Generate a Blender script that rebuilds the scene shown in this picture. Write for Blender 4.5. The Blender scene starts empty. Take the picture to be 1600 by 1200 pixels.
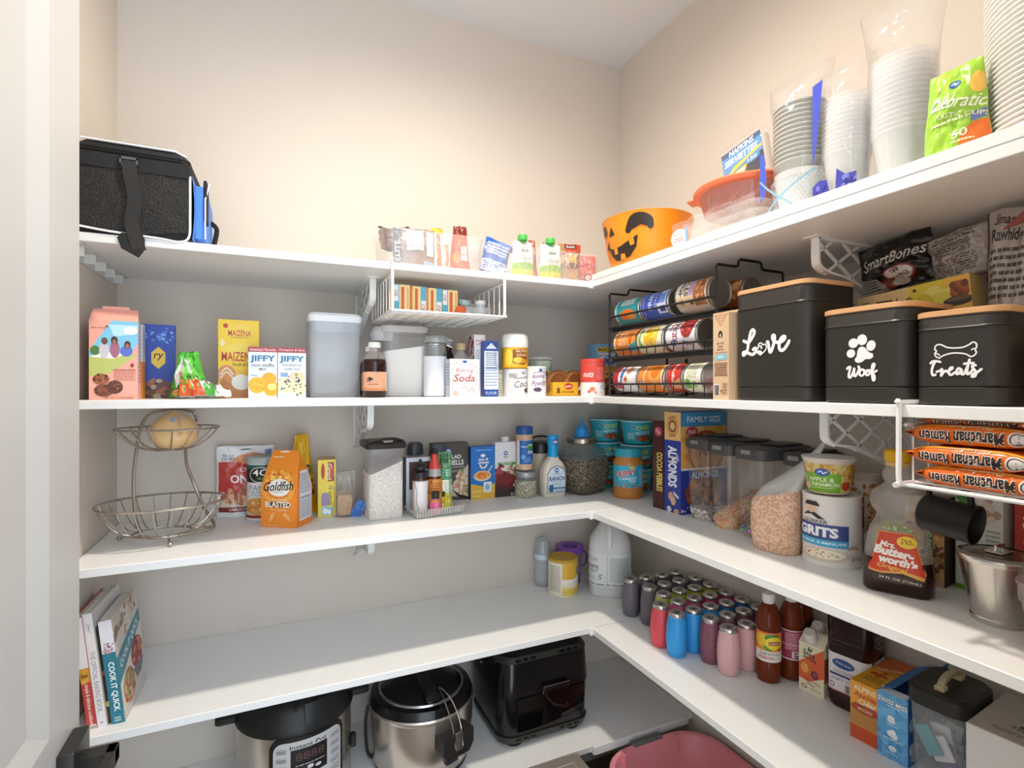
import bpy, bmesh, math, random
from mathutils import Vector, Matrix
from mathutils.geometry import tessellate_polygon
sc = bpy.context.scene
COL = sc.collection
PI = math.pi

# ---------------------------------------------------------------- camera, light, exposure
cam = bpy.data.objects.new('camera', bpy.data.cameras.new('camera'))
COL.objects.link(cam)
cam.location = (-1.2724, -1.7591, 1.45)
cam.rotation_euler = (PI / 2, 0, math.radians(-24.395))
cam.data.sensor_width = 36
cam.data.lens = 18.568
cam.data.shift_y = 5.9 / 1600
cam.data.clip_start = 0.02
sc.camera = cam
world = bpy.data.worlds.new('world')
sc.world = world
world.use_nodes = True
world.node_tree.nodes['Background'].inputs[0].default_value = (0.80, 0.92, 1.06, 1)
world.node_tree.nodes['Background'].inputs[1].default_value = 3.3
lamp = bpy.data.objects.new('ceiling_lamp_light', bpy.data.lights.new('ceiling_lamp_light', 'SPOT'))
COL.objects.link(lamp)
lamp.location = (-0.84, -0.88, 2.71)
lamp.data.spot_size = math.radians(172)
lamp.data.spot_blend = 1.0
lamp.data.shadow_soft_size = 0.05
lamp.data.energy = 78
lamp.data.color = (1.0, 0.91, 0.79)
sc.view_settings.view_transform = 'Standard'
sc.view_settings.look = 'None'
sc.view_settings.gamma = 1
sc.view_settings.use_curve_mapping = False
sc.view_settings.exposure = 0.22
sc.cycles.transparent_max_bounces = 24
sc.cycles.max_bounces = 10

# ---------------------------------------------------------------- materials
def lin(h):
    h = h.lstrip('#')
    if len(h) == 3: h = ''.join(a * 2 for a in h)
    r = []
    for i in (0, 2, 4):
        v = int(h[i:i + 2], 16) / 255
        r.append(v / 12.92 if v < .04045 else ((v + .055) / 1.055) ** 2.4)
    return (r[0], r[1], r[2], 1)

_m = {}
def mat(h, rough=.5, metal=0., bump=0., bscale=200., trans=0., var=0., ior=1.45):
    k = ('m', h, rough, metal, bump, bscale, trans, var)
    if k in _m: return _m[k]
    m = bpy.data.materials.new('surface ' + h)
    m.use_nodes = True
    nt = m.node_tree
    b = nt.nodes['Principled BSDF']
    b.inputs['Base Color'].default_value = lin(h)
    b.inputs['Roughness'].default_value = rough
    b.inputs['Metallic'].default_value = metal
    b.inputs['Transmission Weight'].default_value = trans
    b.inputs['IOR'].default_value = ior
    tc = nt.nodes.new('ShaderNodeTexCoord')
    nz = nt.nodes.new('ShaderNodeTexNoise')
    nz.inputs['Scale'].default_value = bscale
    nz.inputs['Detail'].default_value = 3
    nt.links.new(tc.outputs['Object'], nz.inputs['Vector'])
    if bump:
        bp = nt.nodes.new('ShaderNodeBump')
        bp.inputs['Strength'].default_value = bump
        bp.inputs['Distance'].default_value = .002
        nt.links.new(nz.outputs['Fac'], bp.inputs['Height'])
        nt.links.new(bp.outputs['Normal'], b.inputs['Normal'])
    if var:
        hs = nt.nodes.new('ShaderNodeMixRGB')
        hs.blend_type = 'MIX'
        a = lin(h)
        hs.inputs[1].default_value = tuple(v * (1 - var) for v in a[:3]) + (1,)
        hs.inputs[2].default_value = tuple(min(1, v * (1 + var)) for v in a[:3]) + (1,)
        nt.links.new(nz.outputs['Fac'], hs.inputs[0])
        nt.links.new(hs.outputs[0], b.inputs['Base Color'])
    _m[k] = m
    return m

def clear(h='#ffffff', haze=.08, gloss=.5, rough=.08, bump=0., bscale=40.):
    """thin clear plastic or glass wall: see-through, a little milky, shiny at a glance"""
    k = ('c', h, haze, gloss, rough, bump)
    if k in _m: return _m[k]
    m = bpy.data.materials.new('clear ' + h)
    m.use_nodes = True
    nt = m.node_tree
    nt.nodes.remove(nt.nodes['Principled BSDF'])
    out = nt.nodes['Material Output']
    tr = nt.nodes.new('ShaderNodeBsdfTransparent')
    df = nt.nodes.new('ShaderNodeBsdfDiffuse')
    gl = nt.nodes.new('ShaderNodeBsdfGlossy')
    fr = nt.nodes.new('ShaderNodeLayerWeight')
    pw = nt.nodes.new('ShaderNodeMath'); pw.operation = 'POWER'; pw.inputs[1].default_value = 3.3
    ml = nt.nodes.new('ShaderNodeMath'); ml.operation = 'MULTIPLY_ADD'
    m1 = nt.nodes.new('ShaderNodeMixShader')
    m2 = nt.nodes.new('ShaderNodeMixShader')
    c = lin(h)
    tr.inputs[0].default_value = tuple(.4 + .6 * v for v in c[:3]) + (1,)
    df.inputs[0].default_value = c
    gl.inputs['Roughness'].default_value = rough
    m1.inputs[0].default_value = haze
    ml.inputs[1].default_value = gloss * .55
    ml.inputs[2].default_value = gloss * .05
    fr.inputs[0].default_value = .5
    L = nt.links.new
    L(tr.outputs[0], m1.inputs[1]); L(df.outputs[0], m1.inputs[2])
    L(fr.outputs['Facing'], pw.inputs[0]); L(pw.outputs[0], ml.inputs[0]); L(ml.outputs[0], m2.inputs[0])
    L(m1.outputs[0], m2.inputs[1]); L(gl.outputs[0], m2.inputs[2])
    L(m2.outputs[0], out.inputs[0])
    if bump:
        tc = nt.nodes.new('ShaderNodeTexCoord')
        nz = nt.nodes.new('ShaderNodeTexNoise'); nz.inputs['Scale'].default_value = bscale
        bp = nt.nodes.new('ShaderNodeBump'); bp.inputs['Strength'].default_value = bump; bp.inputs['Distance'].default_value = .01
        L(tc.outputs['Object'], nz.inputs['Vector']); L(nz.outputs['Fac'], bp.inputs['Height'])
        L(bp.outputs[0], gl.inputs['Normal']); pass
    _m[k] = m
    return m

def print_mat(rough=.45, metal=0.):
    k = ('p', rough, metal)
    if k in _m: return _m[k]
    m = bpy.data.materials.new('printed ink')
    m.use_nodes = True
    nt = m.node_tree
    at = nt.nodes.new('ShaderNodeAttribute'); at.attribute_name = 'ink'
    b = nt.nodes['Principled BSDF']
    b.inputs['Roughness'].default_value = rough
    b.inputs['Metallic'].default_value = metal
    nt.links.new(at.outputs['Color'], b.inputs['Base Color'])
    _m[k] = m
    return m

def granule(cols, scale=300., rough=.7):
    """loose grains of several colours: a voronoi cell colour ramp"""
    k = ('g', tuple(cols), scale)
    if k in _m: return _m[k]
    m = bpy.data.materials.new('grains')
    m.use_nodes = True
    nt = m.node_tree
    b = nt.nodes['Principled BSDF']; b.inputs['Roughness'].default_value = rough
    tc = nt.nodes.new('ShaderNodeTexCoord')
    vo = nt.nodes.new('ShaderNodeTexVoronoi'); vo.inputs['Scale'].default_value = scale
    wn = nt.nodes.new('ShaderNodeSeparateColor')
    rp = nt.nodes.new('ShaderNodeValToRGB'); rp.color_ramp.interpolation = 'CONSTANT'
    el = rp.color_ramp.elements
    n = len(cols)
    while len(el) < n: el.new(.5)
    for i, c in enumerate(cols):
        el[i].position = i / n; el[i].color = lin(c)
    bp = nt.nodes.new('ShaderNodeBump'); bp.inputs['Strength'].default_value = .6; bp.inputs['Distance'].default_value = .003
    L = nt.links.new
    L(tc.outputs['Object'], vo.inputs['Vector']); L(vo.outputs['Color'], wn.inputs[0]); L(wn.outputs[0], rp.inputs[0])
    L(rp.outputs[0], b.inputs['Base Color']); L(vo.outputs['Distance'], bp.inputs['Height'])
    bp.invert = True
    L(bp.outputs[0], b.inputs['Normal'])
    _m[k] = m
    return m

# ---------------------------------------------------------------- objects
def tag(o, label=None, cat=None, group=None, kind=None):
    if label: o['label'] = label
    if cat: o['category'] = cat
    if group: o['group'] = group
    if kind: o['kind'] = kind
    return o

def thing(name, label, cat, loc=(0, 0, 0), rz=0., group=None, rx=0., ry=0.):
    o = bpy.data.objects.new(name, None)
    o.empty_display_size = .02
    COL.objects.link(o)
    o.location = loc
    o.rotation_mode = 'ZXY' if (rx or ry) else 'XYZ'
    o.rotation_euler = (math.radians(rx), math.radians(ry), math.radians(rz))
    return tag(o, label, cat, group)

def dup(root, loc, rz=None, label=None, group=None):
    r = root.copy(); COL.objects.link(r); r.location = loc
    if rz is not None: r.rotation_euler.z = math.radians(rz)
    if label: r['label'] = label
    if group: r['group'] = group
    for ch in list(root.children):
        c = ch.copy(); COL.objects.link(c); c.parent = r
        for g in ch.children:
            d = g.copy(); COL.objects.link(d); d.parent = c
    return r

def ring(hx, hy, r, n):
    r = max(min(r, hx, hy), 1e-5)
    p = []
    for k, (sx, sy) in enumerate(((1, 1), (-1, 1), (-1, -1), (1, -1))):
        for i in range(n + 1):
            a = PI / 2 * (k + i / n)
            p.append((sx * (hx - r) + r * math.cos(a), sy * (hy - r) + r * math.sin(a)))
    return p

class MB:
    def __init__(s): s.v = []; s.f = []
    def loft(s, secs, n=3, cap0=True, cap1=True):
        """secs: (z, half x, half y, corner radius [, centre x, centre y])"""
        b = len(s.v); N = 4 * (n + 1)
        for q in secs:
            cx, cy = (q[4], q[5]) if len(q) > 4 else (0, 0)
            s.v += [(x + cx, y + cy, q[0]) for x, y in ring(q[1], q[2], q[3], n)]
        for k in range(len(secs) - 1):
            for i in range(N):
                j = (i + 1) % N
                s.f.append((b + k * N + i, b + k * N + j, b + (k + 1) * N + j, b + (k + 1) * N + i))
        if cap0: s.f.append(tuple(b + i for i in range(N))[::-1])
        if cap1: s.f.append(tuple(b + (len(secs) - 1) * N + i for i in range(N)))
        return s
    def lathe(s, prof, n=6, cx=0., cy=0., cap0=True, cap1=True):
        """prof: (radius, z) pairs"""
        return s.loft([(z, r, r, r, cx, cy) for r, z in prof], n, cap0, cap1)
    def box(s, x0, y0, z0, x1, y1, z1, b=0.):
        cx, cy, hx, hy = (x0 + x1) / 2, (y0 + y1) / 2, (x1 - x0) / 2, (y1 - y0) / 2
        if b: return s.loft([(z0, hx - b, hy - b, b * .4, cx, cy), (z0 + b, hx, hy, b, cx, cy), (z1 - b, hx, hy, b, cx, cy), (z1, hx - b, hy - b, b * .4, cx, cy)], 2)
        k = len(s.v)
        s.v += [(x0, y0, z0), (x1, y0, z0), (x1, y1, z0), (x0, y1, z0), (x0, y0, z1), (x1, y0, z1), (x1, y1, z1), (x0, y1, z1)]
        s.f += [tuple(k + i for i in q) for q in ((3, 2, 1, 0), (4, 5, 6, 7), (0, 1, 5, 4), (1, 2, 6, 5), (2, 3, 7, 6), (3, 0, 4, 7))]
        return s
    def tube(s, pts, r, n=6, closed=False):
        pts = [Vector(p) for p in pts]; m = len(pts); b = len(s.v)
        up = None
        for i, p in enumerate(pts):
            a = pts[(i - 1) % m] if (closed or i) else p
            c = pts[(i + 1) % m] if (closed or i < m - 1) else p
            t = (c - a).normalized()
            if up is None:
                up = Vector((0, 0, 1)) if abs(t.z) < .9 else Vector((1, 0, 0))
            u = (up - t * up.dot(t)).normalized(); up = u
            w = t.cross(u)
            rr = r[i] if isinstance(r, (list, tuple)) else r
            for k in range(n):
                q = 2 * PI * (k + .5) / n
                s.v.append(tuple(p + u * (rr * math.cos(q)) + w * (rr * math.sin(q))))
        for i in range(m if closed else m - 1):
            j = (i + 1) % m
            for k in range(n):
                l = (k + 1) % n
                s.f.append((b + i * n + k, b + i * n + l, b + j * n + l, b + j * n + k))
        if not closed:
            s.f.append(tuple(b + k for k in range(n))[::-1]); s.f.append(tuple(b + (m - 1) * n + k for k in range(n)))
        return s
    def grid(s, fn, nu, nv, closed_u=False):
        b = len(s.v); W = nu if closed_u else nu + 1
        for j in range(nv + 1):
            for i in range(W):
                s.v.append(tuple(fn(i / nu, j / nv)))
        for j in range(nv):
            for i in range(nu):
                k = (i + 1) % W
                s.f.append((b + j * W + i, b + j * W + k, b + (j + 1) * W + k, b + (j + 1) * W + i))
        return s
    def prism(s, poly, y0, y1, axis='y'):
        """outline (a, z) extruded along y (or x)"""
        b = len(s.v); n = len(poly)
        for y in (y0, y1):
            for a, z in poly:
                s.v.append((a, y, z) if axis == 'y' else (y, a, z))
        for t in tessellate_polygon([[Vector((a, z, 0)) for a, z in poly]]):
            s.f.append((b + t[0], b + t[1], b + t[2])); s.f.append((b + n + t[2], b + n + t[1], b + n + t[0]))
        for i in range(n):
            j = (i + 1) % n
            s.f.append((b + i, b + j, b + n + j, b + n + i))
        return s
    def ball(s, c, rx, ry, rz, n=8, m=6):
        return s.loft([(c[2] + rz * math.sin(PI * (k / m - .5)), max(1e-4, rx * math.cos(PI * (k / m - .5))), max(1e-4, ry * math.cos(PI * (k / m - .5))), 9, c[0], c[1]) for k in range(m + 1)], max(2, n // 2)) if abs(rx - ry) < 1e-6 else s.grid(lambda u, v: (c[0] + rx * math.cos(2 * PI * u) * math.sin(PI * max(.001, min(.999, v))), c[1] + ry * math.sin(2 * PI * u) * math.sin(PI * max(.001, min(.999, v))), c[2] - rz * math.cos(PI * v)), n * 2, m, True)
    def xf(s, M):
        s.v = [tuple(M @ Vector(p)) for p in s.v]
        return s
    def build(s, name, m, parent=None, ang=35, label=None, kind=None, flat=False):
        me = bpy.data.meshes.new(name)
        me.from_pydata(s.v, [], s.f)
        bm = bmesh.new(); bm.from_mesh(me)
        bmesh.ops.recalc_face_normals(bm, faces=bm.faces)
        bm.to_mesh(me); bm.free()
        if not flat:
            me.polygons.foreach_set('use_smooth', [True] * len(me.polygons))
            me.set_sharp_from_angle(angle=math.radians(ang))
        me.materials.append(m)
        o = bpy.data.objects.new(name, me); COL.objects.link(o)
        if parent is not None: o.parent = parent
        if label: o['label'] = label
        if kind: o['kind'] = kind
        return o

def smooth_path(pts, k=6, closed=False):
    pts = [Vector(p) for p in pts]; n = len(pts); out = []
    for i in range(n if closed else n - 1):
        p0 = pts[(i - 1) % n] if (closed or i) else pts[0]
        p1, p2 = pts[i], pts[(i + 1) % n]
        p3 = pts[(i + 2) % n] if (closed or i < n - 2) else pts[-1]
        for j in range(k):
            t = j / k
            out.append(.5 * ((2 * p1) + (p2 - p0) * t + (2 * p0 - 5 * p1 + 4 * p2 - p3) * t * t + (3 * p1 - p0 - 3 * p2 + p3) * t ** 3))
    if not closed: out.append(pts[-1])
    return out

# ---------------------------------------------------------------- printed graphics
_glyph = {}
def glyphs(s, bold=0.):
    k = (s, bold)
    if k in _glyph: return _glyph[k]
    cu = bpy.data.curves.new('lettering', 'FONT')
    cu.body = s; cu.resolution_u = 2; cu.offset = bold
    o = bpy.data.objects.new('lettering', cu)
    me = bpy.data.meshes.new_from_object(o)
    me.calc_loop_triangles()
    P = [(v.co.x, v.co.y) for v in me.vertices]
    if not P: _glyph[k] = ([], 1); return _glyph[k]
    x0 = min(p[0] for p in P); x1 = max(p[0] for p in P); y0 = min(p[1] for p in P); y1 = max(p[1] for p in P)
    w, h = max(x1 - x0, 1e-6), max(y1 - y0, 1e-6)
    Q = [((p[0] - x0) / w - .5, (p[1] - y0) / h - .5) for p in P]
    T = [tuple(Q[i] for i in t.vertices) for t in me.loop_triangles]
    _glyph[k] = (T, w / h)
    bpy.data.objects.remove(o); bpy.data.curves.remove(cu); bpy.data.meshes.remove(me)
    return _glyph[k]

def R(x0, y0, x1, y1, c): return ('P', [(x0, y0), (x1, y0), (x1, y1), (x0, y1)], c)
def Pg(pts, c): return ('P', pts, c)
def E(cx, cy, rx, ry, c, rot=0): return ('E', cx, cy, rx, ry, c, rot)
def T(s, cx, cy, w, h, c, rot=0, sh=0., b=.012): return ('T', s, cx, cy, w, h, c, rot, sh, b)
def F(cx, cy, rx, ry, cols, n=40, sz=.25, seed=1): return ('F', cx, cy, rx, ry, cols, n, sz, seed)
def Ln(x0, y0, x1, y1, n, c, seed=1): return ('L', x0, y0, x1, y1, n, c, seed)
def S(pts, w, c, closed=False): return ('S', pts, w, c, closed)

def _tris2d(prims, W, H):
    """metric triangles [(pts, colour, layer)]"""
    out = []; lay = 0
    def poly(pts, c, l):
        vs = [Vector((x, y, 0)) for x, y in pts]
        for t in tessellate_polygon([vs]): out.append(([pts[i] for i in t], c, l))
    for p in prims:
        k = p[0]; lay += 1
        if k == 'P': poly([(x * W, y * H) for x, y in p[1]], p[2], lay)
        elif k == 'E':
            _, cx, cy, rx, ry, c, rot = p; a = math.radians(rot)
            q = []
            for i in range(20):
                x = rx * W * math.cos(i * PI / 10); y = ry * H * math.sin(i * PI / 10)
                q.append((cx * W + x * math.cos(a) - y * math.sin(a), cy * H + x * math.sin(a) + y * math.cos(a)))
            m = (cx * W, cy * H)
            for i in range(20): out.append(([m, q[i], q[(i + 1) % 20]], c, lay))
        elif k == 'T':
            _, s, cx, cy, w, h, c, rot, sh, b = p
            g, asp = glyphs(s, b)
            hh = h * H if h else w * W / asp
            ww = w * W if w else h * H * asp
            a = math.radians(rot); ca, sa = math.cos(a), math.sin(a)
            for t in g:
                q = []
                for x, y in t:
                    X = x * ww + y * hh * sh; Y = y * hh
                    q.append((cx * W + X * ca - Y * sa, cy * H + X * sa + Y * ca))
                out.append((q, c, lay))
        elif k == 'F':
            _, cx, cy, rx, ry, cols, n, sz, seed = p
            rn = random.Random(seed)
            for i in range(n):
                a = rn.random() * 2 * PI; d = rn.random() ** .6
                x = (cx + rx * d * math.cos(a)) * W; y = (cy + ry * d * math.sin(a)) * H
                r = min(rx * W, ry * H) * sz * (.6 + .8 * rn.random()); e = .5 + .5 * rn.random(); o = rn.random() * PI
                q = []
                for j in range(8):
                    u, v = r * math.cos(j * PI / 4), r * e * math.sin(j * PI / 4)
                    q.append((x + u * math.cos(o) - v * math.sin(o), y + u * math.sin(o) + v * math.cos(o)))
                c = rn.choice(cols)
                for j in range(1, 7): out.append(([q[0], q[j], q[j + 1]], c, lay + i * .12))
            lay += int(n * .12) + 1
        elif k == 'L':
            _, x0, y0, x1, y1, n, c, seed = p
            rn = random.Random(seed); dy = (y1 - y0) / n
            for i in range(n):
                x = x0; y = y1 - (i + .78) * dy
                while x < x1 - .02 * (x1 - x0):
                    e = min(x1, x + (x1 - x0) * rn.uniform(.06, .2))
                    poly([(x * W, y * H), (e * W, y * H), (e * W, (y + dy * .5) * H), (x * W, (y + dy * .5) * H)], c, lay)
                    x = e + (x1 - x0) * .03
        elif k == 'S':
            _, pts, w, c, closed = p
            q = smooth_path([(x * W, y * H, 0) for x, y in pts], 6, closed)
            w = w * H; m = len(q); L = []; Rr = []
            for i in range(m):
                a = q[(i - 1) % m] if (closed or i) else q[i]
                b2 = q[(i + 1) % m] if (closed or i < m - 1) else q[i]
                t = (b2 - a); t = t.normalized() if t.length > 1e-9 else Vector((1, 0, 0))
                nn = Vector((-t.y, t.x, 0)) * w / 2
                L.append(tuple((q[i] + nn)[:2])); Rr.append(tuple((q[i] - nn)[:2]))
            for i in range(m if closed else m - 1):
                j = (i + 1) % m
                lay += .05; out.append(([L[i], L[j], Rr[j]], c, lay)); out.append(([L[i], Rr[j], Rr[i]], c, lay))
            if m:
                for e in q[::2] if not closed else q[::3]:
                    k8 = [(e.x + w / 2 * math.cos(j * PI / 4), e.y + w / 2 * math.sin(j * PI / 4)) for j in range(8)]
                    lay += .05
                    for j in range(1, 7): out.append(([k8[0], k8[j], k8[j + 1]], c, lay))
    return out

def _clip(poly, W, H):
    for ax, lim, sg in ((0, 0, 1), (0, W, -1), (1, 0, 1), (1, H, -1)):
        o = []; n = len(poly)
        for i in range(n):
            a, b = poly[i], poly[(i + 1) % n]
            da, db = sg * (a[ax] - lim), sg * (b[ax] - lim)
            if da >= 0: o.append(a)
            if (da > 0 > db) or (da < 0 < db):
                t = da / (da - db); o.append((a[0] + (b[0] - a[0]) * t, a[1] + (b[1] - a[1]) * t))
        poly = o
        if len(poly) < 3: return []
    return poly

def art(name, parent, mapper, W, H, prims, step=0., rough=.45, metal=0., label=None, gap=.0003, lift=4e-5):
    """flat print: prims in 0..1 of a W x H metre face, laid on the face by mapper(u, v, out)"""
    V = []; Fc = []; C = []
    if step: step = min(step, .0046); lift = max(lift, 1e-4)
    work = []
    for pts, c, l in _tris2d(prims, W, H):
        q = _clip(list(pts), W, H)
        for i in range(1, len(q) - 1): work.append(((q[0], q[i], q[i + 1]), c, l))
    cc = {}
    while work:
        t, c, l = work.pop()
        if step:
            e = [(t[1][0] - t[0][0]) ** 2 + (t[1][1] - t[0][1]) ** 2, (t[2][0] - t[1][0]) ** 2 + (t[2][1] - t[1][1]) ** 2, (t[0][0] - t[2][0]) ** 2 + (t[0][1] - t[2][1]) ** 2]
            k = e.index(max(e))
            if e[k] > step * step:
                a, b, d = t[k], t[(k + 1) % 3], t[(k + 2) % 3]
                m = ((a[0] + b[0]) / 2, (a[1] + b[1]) / 2)
                work.append(((a, m, d), c, l)); work.append(((m, b, d), c, l)); continue
        n = len(V)
        for x, y in t: V.append(tuple(mapper(x / W, y / H, gap + l * lift)))
        Fc.append((n, n + 1, n + 2))
        if c not in cc: cc[c] = lin(c)
        C += list(cc[c]) * 3
    me = bpy.data.meshes.new(name)
    me.from_pydata(V, [], Fc)
    at = me.color_attributes.new('ink', 'FLOAT_COLOR', 'POINT')
    at.data.foreach_set('color', C)
    if step: me.polygons.foreach_set('use_smooth', [True] * len(Fc))
    me.materials.append(print_mat(rough, metal))
    o = bpy.data.objects.new(name, me); COL.objects.link(o); o.parent = parent
    if label: o['label'] = label
    return o

# faces of a w x d x h box standing on z0, centred; the front looks to -y
def front(w, h, d, z0=0.): return lambda u, v, o: ((u - .5) * w, -d / 2 - o, z0 + v * h)
def rside(w, h, d, z0=0.): return lambda u, v, o: (w / 2 + o, (u - .5) * d, z0 + v * h)
def lside(w, h, d, z0=0.): return lambda u, v, o: (-w / 2 - o, (.5 - u) * d, z0 + v * h)
def topf(w, h, d, z0=0.): return lambda u, v, o: ((u - .5) * w, (v - .5) * d, z0 + h + o)
def cyl(r, W, z0, H, th=0., r1=None):
    """W metres of label around a (tapering) round wall, middle at angle th from -y"""
    r1 = r if r1 is None else r1
    def f(u, v, o):
        R_ = r + (r1 - r) * v; a = th + (u - .5) * W / max(r, r1)
        return ((R_ + o) * math.sin(a), -(R_ + o) * math.cos(a), z0 + v * H)
    return f

def carton(name, label, w, d, h, loc, rz=0, color='#ffffff', fr=None, rt=None, lt=None, tp=None, cat='box', group=None, rough=.5, rx=0, ry=0):
    """a printed card box with folded edges"""
    t = thing(name, label, cat, loc, rz, group, rx, ry)
    MB().box(-w / 2, -d / 2, 0, w / 2, d / 2, h, .0012).build('card_body', mat(color, rough), t)
    if fr: art('front_print', t, front(w, h, d), w, h, fr)
    if rt: art('side_print', t, rside(w, h, d), d, h, rt)
    if lt: art('side_print', t, lside(w, h, d), d, h, lt)
    if tp: art('top_print', t, topf(w, h, d), w, d, tp)
    return t

# ---------------------------------------------------------------- shapes used again and again
from mathutils import noise as _noise
def pouch(parent, w, h, d, m, name='pouch', both=False, seed=1, amp=.004, top=1., bot=1., lean=0., nu=18, nv=22, edge=2.6, flat=False, cut=None):
    """a filled film bag standing on its base (or, with both, sealed at both ends); returns the front mapper"""
    def S(u, v, sg):
        ww = w * (bot + (top - bot) * v)
        g = min(1., max(0., (1 - v) / .45)) ** .75
        if both: g = max(0., math.sin(PI * v)) ** .6
        x = (u - .5) * ww
        q = max(0., 1 - abs(2 * u - 1) ** edge)
        a = amp * (.4 + min(1, 4 * (1 - v) + .3))
        n = _noise.noise(Vector((u * 5, v * 5, seed * 3.1 + sg))) + .5 * _noise.noise(Vector((u * 11, v * 11, seed * 7.7 + sg)))
        return Vector((x + amp * .6 * _noise.noise(Vector((v * 4, seed, sg * 0))), sg * (d / 2 * q * g + .0008) + (a * n if 0 < v else 0) * (q ** .4) + lean * v * v, v * h + amp * .7 * _noise.noise(Vector((u * 3, seed * 2, 1))) * v))
    M_ = MB(); N = nu * 2
    def ringf(a, v):
        k = a * N
        return S(k / nu, v, -1) if k <= nu else S(2 - k / nu, v, 1)
    M_.grid(ringf, N, nv, True)
    M_.f.append(tuple(range(N))[::-1]); M_.f.append(tuple(nv * N + i for i in range(N)))
    M_.build(name, m, parent, 60)
    return lambda u, v, o: S(max(0, min(1, u)), max(0, min(1, v)), -1) + Vector((0, -o - .0011, 0))

def food_pack(name, label, cat, w, h, d, loc, rz, color, prims, group=None, rough=.3, rx=0, ry=0, step=.004, **kw):
    t = thing(name, label, cat, loc, rz, group, rx, ry)
    f = pouch(t, w, h, d, mat(color, rough), **kw)
    if prims: art('front_print', t, f, w, h, prims, step, rough)
    return t

def can_parts(t, r, h, color, prims, th=0., wrap=None, metal='#b9b6b0'):
    """steel food can standing on z=0 with paper label and ridged ends"""
    MT = mat(metal, .32, .9)
    MB().lathe([(r * .9, .0035), (r * .93, 0), (r, .0015), (r * .985, .004), (r * .985, h - .004), (r, h - .0015), (r * .94, h), (r * .9, h - .0035), (r * .75, h - .0028), (r * .7, h - .004), (r * .4, h - .004), (r * .38, h - .003), (.0001, h - .003)], 7).build('can_body', MT, t, 40)
    MB().lathe([(r * .992, .006), (r * .992, h - .006)], 7, cap0=False, cap1=False).build('paper_label', mat(color, .4), t)
    if prims:
        W = wrap or 2.6 * r; H = h - .012
        art('label_print', t, cyl(r * .992, W, .006, H, th), W, H, prims, .012)

def tub(t, name, w, d, h, th, m, r=.012, taper=.9, z0=0., rim=.004):
    """open-topped bin with walls of thickness th"""
    hw, hd = w / 2, d / 2
    MB().loft([(z0, hw * taper, hd * taper, r), (z0 + h - .006, hw - rim, hd - rim, r), (z0 + h - .005, hw, hd, r), (z0 + h, hw, hd, r), (z0 + h, hw - rim - th, hd - rim - th, r), (z0 + th, hw * taper - th, hd * taper - th, r)], 4).build(name, m, t, 40)

KR = '#2f56a8'                       # blue of the oval shop badge
def badge(cx, cy, rx, ry): return [E(cx, cy, rx, ry, KR), E(cx, cy, rx * .86, ry * .82, '#3f6cc0'), S([(cx - rx * .55, cy - ry * .1), (cx - rx * .1, cy + ry * .35), (cx + rx * .1, cy - ry * .3), (cx + rx * .6, cy + ry * .2)], ry * .3, '#ffffff')]
BROWNS = ['#6b3a22', '#8a4f2c', '#4c2817', '#a5683c', '#3a1d10']
GOLDS = ['#d99a3c', '#c57f28', '#e7b65c', '#b56a1e', '#f0cd84']

def loft_front(secs, W, z0, H):
    """mapper over the front of a rounded body given by its loft sections"""
    def f(u, v, o):
        x = (u - .5) * W; z = z0 + v * H
        k = 0
        while k < len(secs) - 2 and secs[k + 1][0] < z: k += 1
        a, b = secs[k], secs[k + 1]; q = max(0, min(1, (z - a[0]) / max(1e-6, b[0] - a[0])))
        hx, hy, r = (a[i] + (b[i] - a[i]) * q for i in (1, 2, 3))
        r = min(r, hx, hy); e = max(0, abs(x) - (hx - r)); e = min(e, r * .98)
        return (x, -hy + r - math.sqrt(r * r - e * e) - o - .0004, z)
    return f

# ================================================================ the room
T1, T2, T3, T4, T5 = 1.770, 1.4238, 1.0773, 0.7289, 0.371     # shelf tops
TH = .0185
WALL = mat('#d9cfc3', .85, bump=.35, bscale=160, var=.015)
CEIL = mat('#dfe1e4', .9, bump=.2, bscale=90)
WHITE = mat('#f1f1ef', .38)
WHITE2 = mat('#ececea', .45)
PLAST = mat('#eeeeec', .35)

def struct(name, x0, y0, z0, x1, y1, z1, m):
    return tag(MB().box(x0, y0, z0, x1, y1, z1).build(name, m, flat=True), kind='structure')

struct('wall_back', -1.76, 0, 0, .1, .1, 2.733, WALL)
struct('wall_right', 0, -2.6, 0, .1, 0, 2.733, WALL)
struct('wall_left', -1.76, -2.6, 0, -1.659, 0, 2.733, WALL)
struct('ceiling', -1.76, -2.6, 2.733, .1, .1, 2.8, CEIL)
struct('floor', -1.76, -2.6, -.05, .1, .1, 0, mat('#8a7868', .5, var=.3, bscale=12))
struct('baseboard_back', -1.659, -.014, 0, 0, 0, .1, WHITE)
struct('baseboard_right', -.014, -2.6, 0, 0, -.014, .1, WHITE)

struct('wall_front', -.72, -1.78, 0, .1, -1.66, 2.733, WALL)

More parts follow.
